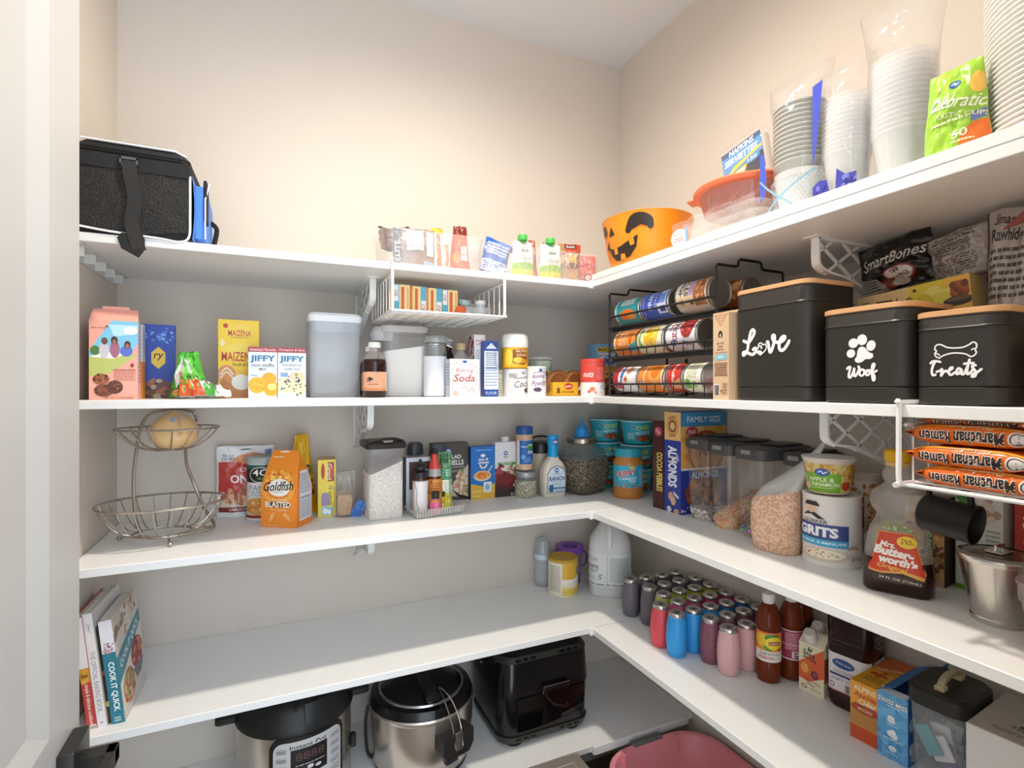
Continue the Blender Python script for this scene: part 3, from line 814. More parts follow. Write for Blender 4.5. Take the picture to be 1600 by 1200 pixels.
# ================================================================ second shelf, back wall
PINK = '#eda795'
def cookie_art(w):
    return [R(0, 0, 1, 1, PINK), Pg([(.0, .62), (.45, 1), (1, 1), (1, .72), (.62, .42), (.3, .3), (0, .3)], '#7ec3e0'), Pg([(.4, .95), (1, .95), (1, .85), (.5, .8)], '#b9dff0'), E(.85, .88, .14, .05, '#ffffff'), Pg([(0, .3), (0, .55), (.5, .57), (1, .58), (.62, .42), (.3, .3)], '#b9c26a'), Pg([(.0, .54), (.5, .52), (.72, .58), (.3, .6)], '#f0eee8'),
            E(.12, .62, .1, .06, '#4d7a3a'), E(.3, .62, .1, .1, '#c9c6cc'), E(.31, .74, .065, .045, '#6a4436'), E(.52, .64, .1, .11, '#a4637a'), E(.51, .75, .07, .055, '#3c2620'), E(.51, .73, .04, .035, '#9c6a50'), E(.76, .62, .13, .07, '#5a70c8'), E(.78, .7, .07, .05, '#4a3028'), E(.78, .685, .04, .03, '#a06c54'),
            T('girl scouts', .2, .905, .3, .022, '#5a2f26'), E(.36, .925, .02, .014, '#5a2f26'), T('adventurefuls', .72, .38, .46, .03, '#8a4236'), Ln(.5, .24, .95, .36, 5, '#c07a68'), E(.88, .44, .035, .025, '#7a2f24'),
            E(.24, .26, .17, .07, '#a05a38'), F(.24, .27, .15, .05, BROWNS, 20, .3, 2), E(.3, .12, .2, .08, '#7c4a36'), F(.3, .12, .18, .06, BROWNS[:3], 16, .3, 3), E(.52, .16, .17, .085, '#5c3326'), F(.52, .16, .13, .06, BROWNS, 18, .3, 4), T('NET WT 7.9 OZ (223g)', .6, .025, .6, .02, '#6a3a30')]
def gable(label, w, d, h, loc, rz, color, prims, side, top):
    t = thing('cookie_box', label, 'box', loc, rz)
    MB().box(-w / 2, -d / 2, 0, w / 2, d / 2, h, .001).build('card_body', mat(color, .5), t)
    MB().loft([(h, w / 2, d / 2, .0005), (h + .028, w / 2 - .003, .002, .0005, 0, d * .2)], 1).build('top_flap', mat(color, .5), t, 20)
    MB().box(-w * .28, d * .2 - .002, h + .02, w * .28, d * .2 + .001, h + .034).build('closing_tab', mat(color, .5), t)
    art('front_print', t, front(w, h, d), w, h, prims)
    art('side_print', t, rside(w, h, d), d, h, side)
    if top: art('flap_print', t, lambda u, v, o: ((u - .5) * w, -d / 2 + (d * .7) * v - o, h + .028 * v + o), w, .03, top)
    return t
Y = -.355
gable('pink cookie box with picnic photo at left end of second shelf', .086, .04, .172, (-1.588, -.335, T2), 4, PINK, cookie_art(.086), [R(0, 0, .5, 1, '#b8d4e2'), R(0, 0, 1, .45, '#e8b8a8'), Ln(.3, .2, .8, .9, 14, '#8a6a6a')], [T('adventurefuls', .5, .55, .6, .3, '#8a4236', 180)])
carton('pink cookie box standing second behind the picnic cookie box', 'pink cookie box with blue edge, second behind the picnic cookie box', .088, .028, .175, (-1.5972, -.29, T2), 2, PINK, rt=[R(0, .55, 1, 1, '#cfe4ee'), R(0, 0, 1, .55, PINK), R(.3, .6, .7, .9, '#7a8fb0')], fr=[R(.9, 0, 1, 1, '#a9d3e6'), R(.9, 0, 1, .5, '#e9b0a0')]).name = 'cookie_box'
carton('cracker_box', 'orange and white box wedged behind the pink cookie boxes', .09, .03, .176, (-1.5966, -.25, T2), 2, '#e58a2e', rt=[R(0, .5, 1, 1, '#d9e2ea'), R(0, 0, 1, .5, '#e9922f'), Ln(.2, .55, .8, .95, 10, '#7d8fb0')], fr=[R(.85, .5, 1, 1, '#d9e2ea'), R(.85, 0, 1, .5, '#e58a2e')])
carton('cereal_box', 'dark blue cereal box with yellow hexagon behind the green bag', .072, .045, .182, (-1.5324, -.19, T2), 6, '#2346a0', fr=[R(0, 0, 1, 1, '#2144a4'), F(.6, .88, .5, .14, ['#3f6fd0', '#6fa0e8', '#183684'], 40, .12, 2), Pg([(.32, .62), (.52, .7), (.72, .62), (.72, .48), (.52, .4), (.32, .48)], '#e6c13a'), T('ry', .52, .56, .26, .1, '#2a2a2a', 0, .2), R(0, 0, 1, .22, '#6d4a3a'), F(.5, .12, .6, .14, BROWNS + ['#b9a48a'], 40, .25, 6)], rt=[R(0, 0, 1, 1, '#3a4d86'), E(.5, .86, .3, .06, '#b8c2d8'), R(.15, .3, .85, .76, '#e4e6ea'), Ln(.2, .32, .8, .74, 9, '#8a92a4')])
# green & white soft bag slumped on the shelf
t = thing('frozen_snack_bag', 'crumpled green and white bag slumped beside blue cereal box', 'bag', (-1.452, -.3, T2 + .004), 8, ry=0)
f = pouch(t, .085, .105, .05, mat('#4fae3a', .3), 'bag_top', seed=81, amp=.012, top=.45, lean=-.01)
art('front_print', t, f, .085, .105, [Pg([(.1, .6), (.5, .9), (.8, .5), (.5, .3)], '#7cc95c'), Pg([(.0, .5), (.2, .9), (.3, .6), (.15, .2)], '#f2f4ee'), Pg([(.3, .9), (.6, .6), (.55, .5), (.28, .8)], '#e6efe0'), R(0, 0, 1, .2, '#2e7a2a'), E(.7, .1, .3, .12, '#c2452e'), E(.3, .1, .25, .1, '#d98a4a')], .006, .25)
m = MB().grid(lambda u, v: (-.02 + .105 * u, -.045 + .075 * v + .01 * _noise.noise(Vector((u * 4, v * 4, 3))), .002 + (.062 - .05 * u) * math.sin(PI * min(1, max(0, v))) ** .7 + .008 * _noise.noise(Vector((u * 7, v * 7, 8)))), 20, 14)
m.build('bag_belly', mat('#e9ebe4', .3), t)
art('belly_print', t, lambda u, v, o: (-.02 + .105 * u, -.045 + .075 * v - o * .7 + .01 * _noise.noise(Vector((u * 4, v * 4, 3))) - .0015, .0035 + (.062 - .05 * u) * math.sin(PI * min(1, max(0, v))) ** .7 + .008 * _noise.noise(Vector((u * 7, v * 7, 8))) + o), .105, .09, [Pg([(0, 0), (.5, 0), (.3, .3), (0, .35)], '#c0562e'), F(.2, .15, .2, .14, ['#d98a3a', '#5c9a34', '#b83a24', '#3c7a2c'], 26, .3, 5), Pg([(.5, 0), (.7, 0), (.62, .3), (.45, .2)], '#3f9a34'), S([(.2, .6), (.5, .4), (.75, .1)], .05, '#6a6d68'), S([(.5, .8), (.7, .5), (.85, .3)], .03, '#c9cbc6'), Pg([(0, .55), (.35, .8), (.25, .95), (0, .9)], '#46a63c'), Pg([(.1, .62), (.2, .78), (.28, .74)], '#c93a30')], .01, .25)

Y = -.2
w = 0.0956; h = 0.2041
gold = '#f6cc30'
carton('cornstarch_box', 'tall yellow corn starch box behind the two muffin mix boxes', w, .05, h, (-1.3539, -.175, T2), 3, gold, fr=[R(0, 0, 1, 1, '#f9d232'), E(.5, .86, .34, .09, '#f8d552'), R(0, 0, 1, .36, '#f4c040'), E(.18, .92, .06, .03, '#c8402c'), T('MAIZENA', .52, .83, .56, .075, '#c3352c'), Ln(.3, .765, .75, .785, 1, '#b58a20'), E(.1, .7, .06, .05, '#f7e7a8'), E(.55, .62, .4, .08, '#f8d95a'), T('MAIZENA', .5, .53, .84, .115, '#c3352c'), T('Fecula de maiz', .6, .43, .5, .045, '#7d5a20', 0, .2), E(.2, .3, .22, .12, '#e0955a'), S([(.05, .3), (.2, .38), (.36, .3)], .02, '#f3dcc0'), S([(.05, .25), (.2, .33), (.36, .25)], .02, '#f3dcc0'), E(.14, .12, .12, .12, '#c98348'), E(.5, .1, .36, .14, '#d58a4c'), E(.56, .2, .24, .1, '#f7f3ea')], rt=[R(0, 0, 1, 1, '#e9b526'), Ln(.2, .2, .8, .7, 10, '#b98a2a')])
def jiffy(label, px0, px1, kind):
    t = thing('muffin_mix_box', label, 'box', (0, 0, 0))
    return t
w = 0.0669; h = 0.1309
jf = [R(0, 0, 1, 1, '#eef3f6'), R(0, .9, 1, 1, '#b8434f'), T("America's Favorite", .5, .95, .9, .055, '#f6e6e6'), T('JIFFY', .5, .76, .88, .15, '#2d7fae', 0, 0, .035), T('corn muffin', .5, .645, .8, .07, '#56646c'), T('MIX', .5, .565, .26, .045, '#56646c'), Ln(.08, .42, .3, .46, 1, '#7ab0cc'), E(.72, .38, .26, .12, '#efb62a'), E(.3, .25, .3, .16, '#f0bb2c'), E(.8, .18, .28, .15, '#eab024'), E(.82, .22, .16, .07, '#f7e08a'), F(.3, .25, .26, .13, ['#f6cc4c', '#e2a41e'], 30, .14, 4), R(0, 0, 1, .045, '#cfd8de')]
carton('muffin_mix_box', 'corn muffin mix box with yellow muffins, left of the pair', w, .042, h, (-1.2949, -.239, T2), 0, '#eef1f4', fr=jf, lt=[R(0, 0, 1, 1, '#9fb6c6'), R(0, .85, 1, 1, '#3a86b0'), Ln(.1, .2, .9, .7, 9, '#5f7686')])
jb = [R(0, 0, 1, 1, '#eef3f6'), R(0, .9, 1, 1, '#b8434f'), T('Compare & Save', .5, .95, .9, .055, '#f6e6e6'), T('JIFFY', .5, .76, .88, .15, '#2d7fae', 0, 0, .035), T('blueberry', .5, .65, .66, .06, '#7a8fa8'), T('muffin mix', .5, .575, .56, .045, '#7a8fa8'), R(.1, .42, .36, .5, '#8fb4d8'), E(.7, .42, .28, .1, '#eedfb4'), E(.28, .24, .3, .16, '#f0e6c2'), E(.76, .2, .3, .15, '#f0e4bc'), F(.5, .26, .5, .22, ['#39456e', '#5a5f5c', '#4a5a3c'], 34, .09, 7), R(0, 0, 1, .045, '#cfd8de')]
w = 0.0682
carton('muffin_mix_box', 'blueberry muffin mix box, right of the pair beside flour container', w, .042, h, (-1.2258, -.239, T2), 0, '#eef1f4', fr=jb)

def canister(name, label, w, d, h, loc, rz, fill_h, fill, lid_col, cat='container', lid_h=.022, haze=.13, r=.018, fill_tilt=0., fill_rough=None, tint='#ffffff'):
    """clear lidded container: wall, fill, gasket, lid"""
    t = thing(name, label, cat, loc, rz)
    C_ = clear(tint, haze, .5)
    hh = h - lid_h
    MB().loft([(0, w / 2 - .006, d / 2 - .006, r), (.004, w / 2 - .003, d / 2 - .003, r), (hh * .78, w / 2 - .002, d / 2 - .002, r), (hh * .9, w / 2, d / 2, r), (hh, w / 2, d / 2, r)], 4, cap1=False).build('container_wall', C_, t, 40)
    if fill_h:
        m = MB().loft([(.004, w / 2 - .008, d / 2 - .008, r), (fill_h, w / 2 - .006, d / 2 - .006, r)], 4)
        m.v = [(x, y, z + (fill_tilt * x + .15 * fill_tilt * math.sin(40 * y) * .1 if z > .005 else 0)) for x, y, z in m.v]
        m.build('filling', fill, t, kind='stuff')
    MB().loft([(hh - .012, w / 2 - .006, d / 2 - .006, r), (hh, w / 2 - .005, d / 2 - .005, r)], 4, cap0=False, cap1=False).build('gasket', clear('#d8dde2', .5, .2), t)
    MB().loft([(hh, w / 2 + .002, d / 2 + .002, r), (hh + lid_h * .7, w / 2 + .003, d / 2 + .003, r), (hh + lid_h, w / 2 - .003, d / 2 - .003, r)], 4).build('lid', mat(lid_col, .4), t, 40)
    return t
FLOUR = mat('#e9ecef', .95, bump=.6, bscale=60)
w = 0.1362; h = 0.2299
t = canister('flour_container', 'clear container with white lid and a little flour left', w, .125, h, (-1.1167, -.1875, T2), 2, 0, FLOUR, '#eef0f3', haze=.3, tint='#f6faff', lid_h=.024)
m = MB().grid(lambda u, v: ((u - .5) * (w - .014), (v - .5) * .112, .005 + (.01 + .03 * max(0, u - .55) ** 1.2 / .4) + .004 * _noise.noise(Vector((u * 6, v * 6, 0)))), 16, 10)
m.build('flour', FLOUR, t, kind='stuff')
MB().loft([(h - .05, w / 2 - .008, .05, .015), (h - .024, w / 2 - .006, .054, .015)], 4).build('scoop_ledge', clear('#e8eef4', .35), t)

def dark_bottle(label, x, y, rz, r, h, lab):
    t = thing('extract_bottle', label, 'bottle', (x, y, T2), rz)
    GL = mat('#2b1710', .08)
    MB().lathe([(r * .9, 0), (r, .004), (r, h * .62), (r * .93, h * .68), (r * .9, h * .69)], 7).build('dark_contents', GL, t, 40)
    MB().lathe([(r * .92, h * .69), (r * .8, h * .74), (r * .45, h * .85), (r * .42, h * .9)], 7, cap0=False, cap1=False).build('glass_shoulder', clear('#ddd6d0', .25, .7), t)
    MB().lathe([(r * .5, h * .9), (r * .52, h * .905), (r * .52, h - .002), (r * .48, h)], 6).build('cap', mat('#f2f2ee', .4), t)
    art('paper_label', t, cyl(r + .0004, r * 2.7, .018, h * .34), r * 2.7, h * .34, lab, .01)
    return t
vl = [R(0, 0, 1, 1, '#dfa684'), R(0, .0, 1, .16, '#c98b62'), R(.86, 0, 1, 1, '#efe6d8'), S([(.2, .62), (.3, .7), (.38, .55)], .05, '#3c2a20'), S([(.3, .72), (.3, .45)], .04, '#3c2a20'), S([(.2, .5), (.4, .66)], .04, '#3c2a20'), E(.3, .6, .05, .06, '#3c2a20'), T('vanilla', .4, .35, .3, .08, '#8a5a38'), Ln(.88, .1, .98, .95, 12, '#7a6a58')]
dark_bottle('dark vanilla bottle with tan label standing in front of sugar container', -1.0203, -.3, 0, .032, 0.1493, vl)
dark_bottle('second dark vanilla bottle half hidden behind the first, amber label', -1.0174, -.232, 10, .031, .142, [R(0, 0, 1, 1, '#d9a352'), Ln(.1, .2, .9, .8, 6, '#8a5a20')])

# sugar canister with tilted flip lid
w = 0.1284; h = 0.2151
t = thing('sugar_container', 'clear canister two-thirds full of white sugar under wire basket', 'container', (-0.9154, -.155, T2))
MB().loft([(0, w * .44, .058, .02), (.004, w * .46, .06, .02), (h * .82, w * .5, .065, .02), (h * .9, w * .52, .067, .02)], 5, cap1=False).build('container_wall', clear('#ffffff', .15, .6), t, 40)
m = MB().loft([(.001, w * .445, .0585, .02), (.004, w * .465, .0606, .02), (h * .66, w * .5, .0645, .02)], 5); m.v = [(x, y, z + (.16 * x if z > .01 else 0)) for x, y, z in m.v]
m.build('sugar', mat('#f1efeb', .95, bump=.3, bscale=300), t, kind='stuff')
MB().loft([(h * .88, w * .54, .07, .022), (h * .96, w * .55, .071, .022), (h * .98, w * .5, .066, .02)], 5).build('lid', clear('#f4eeee', .6, .5), t, 40)
MB().loft([(h * .76, .03, .03, .02, -w * .5, -.02), (h * .86, .035, .034, .02, -w * .5, -.02), (h * .95, .03, .03, .02, -w * .46, -.02)], 4).build('pour_spout', clear('#eeeeee', .5, .6), t, 40)

r = 0.034
t = thing('clip_top_jar', 'tall glass clip-top jar of white sugar beside the sugar canister', 'jar', (-0.8349, -.245, T2))
MB().lathe([(r * .9, 0), (r, .004), (r, .14), (r * .93, .15), (r * .9, .154)], 7, cap1=False).build('glass_wall', clear('#eef4f8', .12, .9), t)
MB().lathe([(r * .91, .001), (r * 1.01, .004), (r * 1.01, .118)], 7).build('sugar', mat('#eef1f6', .9, bump=.3, bscale=300), t, kind='stuff')
MB().lathe([(r * .98, .158), (r, .16), (r, .172), (r * .9, .178), (r * .4, .18)], 7).build('glass_lid', clear('#e4ecee', .3, .9), t)
m = MB().tube([(r * .98 * math.cos(a * PI / 12), r * .98 * math.sin(a * PI / 12), .152) for a in range(24)], .0016, 4, True)
m.tube([(r, -.008, .152), (r + .014, -.012, .146), (r + .018, -.012, .165), (r, -.006, .172)], .0014, 4).build('wire_clip', mat('#d8d8d6', .25, .9), t)
t = thing('wine_bottle', 'dark bottle with lime green label behind the baking soda', 'bottle', (-0.7665, -.155, T2))
MB().lathe([(.03, 0), (.032, .004), (.032, .105), (.02, .125), (.011, .14), (.011, .16)], 7).build('glass', mat('#2a1018', .1), t)
MB().lathe([(.0125, .158), (.013, .16), (.013, .176), (.012, .178)], 6).build('cap', mat('#b9bdbd', .4), t)
art('paper_label', t, cyl(.0324, .08, .03, .07), .08, .07, [R(0, 0, 1, 1, '#dfe3d0'), R(0, 0, 1, .62, '#a8c52a')], .01)
w = 0.0887; h = 0.1082
soda = [R(0, 0, 1, 1, '#f6f3f2'), T('Baking', .5, .69, .58, .14, '#b8473a', 0, .25, 0), T('Soda', .5, .5, .72, .2, '#b8473a', 0, .25, .01), E(.5, .93, .08, .035, KR)] + [S([(.1, .86), (.3, .9), (.5, .84), (.75, .88), (.88, .78)], .012, '#d98a80'), S([(.86, .85), (.93, .6), (.86, .3), (.9, .1)], .01, '#d98a80'), S([(.08, .8), (.12, .5), (.06, .2)], .01, '#d98a80')] + [E(.08 + .11 * (k % 9), .05 + .09 * ((k * 5) % 4) + (.3 if k % 9 in (0, 8) else 0), .012, .01, '#cf7468') for k in range(26)] + [S([(.4, .2), (.5, .3), (.56, .2)], .014, '#d98a80'), S([(.62, .15), (.75, .24), (.8, .14)], .014, '#c0564a'), Ln(.1, .04, .28, .16, 3, '#cf7468')]
carton('baking_soda_box', 'white baking soda box with red script lettering', w, .04, h, (-0.7722, -.31, T2), 0, '#f4f2f1', fr=soda, lt=[R(0, 0, 1, 1, '#c9d2e0'), Ln(.1, .3, .9, .9, 8, '#8898b4')])
t = thing('oil_bottle', 'clear empty bottle with tan cap behind baking soda box', 'bottle', (-0.7513, -.235, T2))
MB().lathe([(.026, 0), (.029, .004), (.029, .105), (.024, .12), (.013, .135), (.012, .142)], 7, cap1=False).build('bottle_wall', clear('#ffffff', .2, .9), t)
MB().lathe([(.0145, .14), (.015, .142), (.015, .158), (.014, .16)], 6).build('cap', mat('#cdb88a', .45), t)
w = 0.035; h = 0.186
carton('powder_box', 'tall thin white powder box with red title beside blue box', w, .09, h, (-0.7039, -.225, T2), 0, '#f2f0f0', fr=[R(0, 0, 1, 1, '#f5f3f3'), T('POWER', .5, .9, .72, .035, '#c4476a', 0, .2), T('LIFT', .5, .85, .56, .035, '#c4476a', 0, .2), Ln(.15, .1, .85, .76, 16, '#b9c2cc')], lt=[R(0, 0, 1, 1, '#e9e3e4'), F(.5, .7, .5, .3, ['#b04a6a', '#d8a0b0', '#8a3a52'], 30, .2, 3)])
w = 0.043; h = 0.1644
carton('salt_box', 'narrow dark blue box with white nutrition panel', w, .06, h, (-0.6806, -.283, T2), -6, '#2a56a4', fr=[R(0, 0, 1, 1, '#dfe6f0'), R(0, .82, 1, 1, '#2a56a4'), Pg([(.1, .86), (.5, .97), (.9, .86)], '#e8eef8'), R(0, 0, 1, .13, '#2a56a4'), T('FLOUR', .5, .065, .8, .05, '#c8d8f0'), Ln(.1, .55, .9, .8, 7, '#4a6a9c'), Ln(.1, .18, .9, .5, 6, '#90a4c4', 4), R(.08, .5, .92, .53, '#5a78a8')], lt=[R(0, 0, 1, 1, '#24509e')])
w = .019; h = .08
carton('yeast_box', 'small cream box squeezed between blue box and cocoa can', w, .03, h, (-0.6395, -.265, T2), 0, '#ece6c8', fr=[R(0, .8, 1, 1, '#e4dcb8'), T('YEAST', .5, .9, .8, .06, '#b0463c'), Ln(.1, .1, .9, .7, 7, '#c4bca0')])

# cocoa can with a nutmeg tub on top, baking powder can with a sprinkle tub behind
r = .037; y = -.3; cx = -0.5996
t = thing('cocoa_can', 'round white cocoa can with black script, under yellow tub', 'can', (cx, y, T2))
MB().lathe([(r, 0), (r + .001, .003), (r + .001, .006), (r, .008), (r, .077), (r + .001, .079), (r + .001, .082), (r * .9, .084)], 8).build('can_body', mat('#eceae8', .4), t)
art('can_print', t, cyl(r + .0006, .1, .008, .068), .1, .068, [T('Unsweetened', .56, .72, .5, .1, '#4a4644', 6, .25, 0), T('Cocoa', .62, .45, .62, .28, '#4a3a36', 6, .25, 0), E(.72, .16, .09, .1, '#5b3d33'), E(.6, .92, .06, .05, '#8b9097'), Ln(.15, .7, .4, .9, 3, '#6a6664')] + [E(.12 + .03 * (k % 8), .1 + .1 * (k % 6), .008, .02, '#6a6664') for k in range(22)], .01)
t = thing('drink_powder_tub', 'yellow tub with domed white lid stacked on the cocoa can', 'tub', (cx - .002, y, T2 + .0845))
MB().lathe([(.038, 0), (.0395, .003), (.0395, .062)], 8).build('tub_body', mat('#e9b72a', .35), t)
MB().lathe([(.041, .062), (.0415, .064), (.041, .09), (.038, .1), (.032, .104), (.0001, .105)], 8).build('lid', mat('#f1f1ef', .4), t)
art('tub_print', t, cyl(.0398, .115, .004, .057), .115, .057, [R(0, 0, 1, 1, '#e8b32a'), E(.2, .5, .1, .45, '#f3cc4a'), Pg([(.3, .2), (.3, .9), (.7, .95), (.78, .3), (.62, .1)], '#8a4a22'), T('NUTRI', .54, .82, .3, .14, '#f5e6c0', 0, .2), T('cocoa', .55, .62, .3, .13, '#f0d9a0', 0, .2), E(.45, .35, .14, .16, '#f2c64a'), E(.62, .3, .1, .12, '#d8902c'), E(.85, .5, .12, .45, '#dba41f')], .01)
r = .029; y2 = -.337; cx2 = -0.546
t = thing('baking_powder_can', 'small white baking powder can with purple script', 'can', (cx2, y2, T2))
MB().lathe([(r, 0), (r + .001, .002), (r, .005), (r, .085), (r + .001, .087), (r, .09), (r * .9, .09)], 8).build('can_body', mat('#f0ecec', .4), t)
art('can_print', t, cyl(r + .0006, .078, .005, .08), .078, .08, [T('Baking', .42, .68, .5, .17, '#7a4a8a', 6, .25, 0), T('Powder', .46, .45, .62, .2, '#6d4080', 6, .25, 0), E(.36, .2, .16, .08, '#5a3a5c'), E(.48, .92, .06, .05, KR), S([(.2, .8), (.5, .86), (.8, .78)], .02, '#8a5a9c')] + [E(.08 + .1 * (k % 9), .08 + .12 * (k % 3), .012, .012, '#b08ab8') for k in range(16)], .01)
carton('pudding_box', 'small red and blue box behind the baking powder can', .05, .02, .078, (-0.4832, -.232, T2), 0, '#d9dfe6', fr=[R(.5, .4, 1, 1, '#3a4a9a'), R(.6, .55, .9, .8, '#c44a5c'), R(.5, 0, 1, .4, '#e6e4de')])
t = thing('sprinkle_tub', 'clear round tub of pale green sprinkles on the small boxes', 'tub', (-0.4737, -.215, T2 + .08))
MB().lathe([(.038, 0), (.04, .003), (.042, .04)], 8, cap1=False).build('tub_wall', clear('#eef4ee', .12, .6), t)
MB().lathe([(.0385, .001), (.0418, .032)], 8).build('sprinkles', granule(['#b9c9b4', '#d8dfd2', '#9db8a0', '#e8ece4', '#c8d4c0'], 260.), t, kind='stuff')
MB().lathe([(.043, .038), (.0435, .041), (.042, .045), (.03, .046), (.028, .048), (.0001, .049)], 8).build('lid', clear('#f0f3ee', .45, .5), t)
carton('pudding_box', 'plain white carton under the sprinkle tub', .055, .04, .0795, (-0.4857, -.2, T2), 0, '#e4e4e0', fr=[Ln(.1, .2, .9, .8, 6, '#b0b4b8')])
# graham crusts: two brown pie shells in a yellow sleeve
t = thing('pie_crust_pack', 'two brown graham pie crusts in a yellow card sleeve', 'pie crusts', (-0.4044, -.262, T2))
BR = mat('#a06a3e', .6, bump=.4, bscale=120)
for sx in (-.03, .032):
    MB().lathe([(.045, 0), (.046, .001), (.04, .016), (.037, .02), (.034, .016), (.03, .004)], 8).xf(Matrix.Translation((sx, -.004, .038)) @ Matrix.Rotation(PI / 2, 4, 'X')).build('pie_crust', BR, t)
MB().box(-.064, -.035, 0, .064, .03, .044, .001).build('card_sleeve', mat('#e0ab22', .5), t)
art('front_print', t, front(.128, .044, .07), .128, .044, [R(0, 0, 1, 1, '#e8b32a'), E(.45, .7, .13, .24, '#c43a2c'), T('Keebler', .45, .71, .2, .16, '#f4f0e0', 4, .2), T('GRAHAM', .42, .3, .34, .18, '#7a4a16', 0, 0, .02), E(.16, .5, .05, .12, '#5c6a2a'), E(.16, .68, .035, .1, '#d8a070'), Pg([(.1, .2), (.22, .2), (.19, .5), (.13, .5)], '#8a3a20'), R(.72, 0, 1, 1, '#8a4a2c'), Pg([(.7, .45), (.82, .95), (.98, .5), (.9, .35)], '#d8d4cc'), R(0, 0, 1, .08, '#c58f1c')])
MB().prism([(-.06, .044), (-.02, .044), (-.005, .075), (.012, .075), (.028, .044), (.06, .044), (.06, .08), (-.06, .08)], .005, .007).build('sleeve_back', mat('#e6b62e', .5), t)
t = thing('nut_canister', 'red and white snack canister at the shelf corner', 'canister', (-0.3683, -.371, T2))
MB().lathe([(.036, 0), (.037, .003), (.037, .1)], 8).build('canister_body', mat('#f3efec', .4), t)
MB().lathe([(.0385, .1), (.039, .102), (.039, .111), (.038, .114), (.034, .1145), (.0001, .1125)], 8).build('lid', mat('#d5473c', .35), t)
art('canister_print', t, cyl(.0373, .16, .003, .096), .16, .096, [R(0, .42, 1, 1, '#d9483c'), T('nuts', .28, .66, .2, .16, '#f8ece8', 0, .25), Ln(.45, .5, .8, .9, 9, '#e8948a'), E(.36, .2, .05, .07, '#e07a5a'), E(.3, .12, .03, .05, '#d85a44'), E(.42, .1, .03, .05, '#e8a07a'), R(.5, .12, .72, .36, '#e4e8ee'), Ln(.52, .2, .7, .34, 3, '#8c9098'), R(.64, .14, .7, .22, '#3a3a3e')], .01)
for k, (nm, lb, c1, c2, tx, z0, hh) in enumerate((('soup_box', 'brown box lettered in black at the corner, behind canister', '#d98a3c', '#6b3c28', 'ISH S', 0, .1), ('soup_box', 'blue and yellow box standing on the brown corner box', '#7fb4dc', '#e2c24c', 'RICE', .101, .075))):
    carton(nm, lb, .07, .08, hh, (-0.2264, -.21, T2 + z0), -8, c1, fr=[R(0, 0, 1, 1, c1), R(0, .62, 1, .84, '#e8b45c' if k == 0 else c2), T(tx, .45, .73, .8, .13, '#2a2018'), R(0, 0, 1, .55, c2 if k == 0 else '#9cc4e4'), F(.5, .25, .5, .25, BROWNS + ['#c8906a'] if k == 0 else ['#c84a3a', '#3a6ab0', '#e8e4d8'], 40, .25, 3 + k), R(0, .5, 1, .58, '#8a2a2c' if k == 0 else '#d8e0e8')])

# ---- in the wire basket under the top shelf
ZB = T1 - TH - .0995
jl = lambda flip: [R(0, 0, 1, 1, '#fbdc98'), R(0, 0, .36, 1, '#5db4cf'), R(.02, .42, .3, .98, '#f4f4f0'), T('JELLO', .16, .7, .4, .16, '#c23a3a', 90 if not flip else 90, 0, .02), R(.46, .08, .66, .92, '#d8683a'), R(.8, .0, 1, 1, '#fbd898'), R(.84, .1, .92, .9, '#e8a85c')]
jr = [R(0, 0, 1, 1, '#fbdc98'), R(.64, 0, 1, 1, '#5db4cf'), R(.68, .02, .98, .5, '#f4f4f0'), T('JELLO', .83, .26, .4, .16, '#c23a3a', 90, 0, .02), R(.28, .08, .46, .92, '#d8683a'), R(0, 0, .14, 1, '#e0863c')]
for k, (a, b_, pr, lb) in enumerate(((617, 641, jl(0), 'gelatin dessert box farthest left in the hanging basket'), (641, 660, jr, 'gelatin dessert box second from left in the hanging basket'), (661, 682, jr, 'gelatin dessert box third from left in the hanging basket'), (682, 703, jl(1), 'gelatin dessert box farthest right in the hanging basket'))):
    y = -.33; x0 = -.975 + k * .0455
    carton('gelatin_box', lb, .0445, .075, .078 - .0015 * k, (x0 + .0222, y + .0375, ZB), (-.5, .7, -.7, .5)[k], '#f0c060', fr=pr, group='gelatin dessert boxes in the hanging basket')
t = thing('spice_jar', 'small jar lying with round orange lid facing out in basket', 'jar', (-0.7896, -.335, ZB + .0145), 0, rx=90)
MB().lathe([(.0135, 0), (.0145, .001), (.0145, .012), (.0135, .013)], 7).build('lid', mat('#ee6a3a', .35), t)
MB().lathe([(.013, -.05), (.0135, -.048), (.0135, 0)], 7).build('jar_wall', clear('#ffffff', .3, .8), t)
t = thing('measuring_cup', 'pale aqua plastic scoop lying on items in the basket', 'scoop', (-0.7566, -.27, ZB + .04), 20, ry=10)
MB().lathe([(.012, 0), (.017, .004), (.019, .016), (.018, .016), (.015, .005)], 7).build('scoop_bowl', mat('#bfe0dc', .35), t)
MB().box(.016, -.005, .011, .055, .005, .015, .001).build('handle', mat('#d9e4e2', .35), t)
t = thing('clear_organizer', 'low clear plastic box in the hanging basket', 'box', (-0.7352, -.31, ZB))
tub(t, 'box_wall', .078, .07, .028, .0012, clear('#ffffff', .16, .6), .004, 1., rim=0)
t = thing('spice_jar', 'small white-lidded jar standing in the clear basket box', 'jar', (-0.7161, -.306, ZB + .0015))
MB().lathe([(.0135, 0), (.0145, .002), (.0145, .042)], 7).build('jar_wall', mat('#c9cccc', .25), t)
MB().lathe([(.0155, .04), (.016, .041), (.016, .05), (.015, .051)], 7).build('lid', mat('#f1f1ee', .4), t)

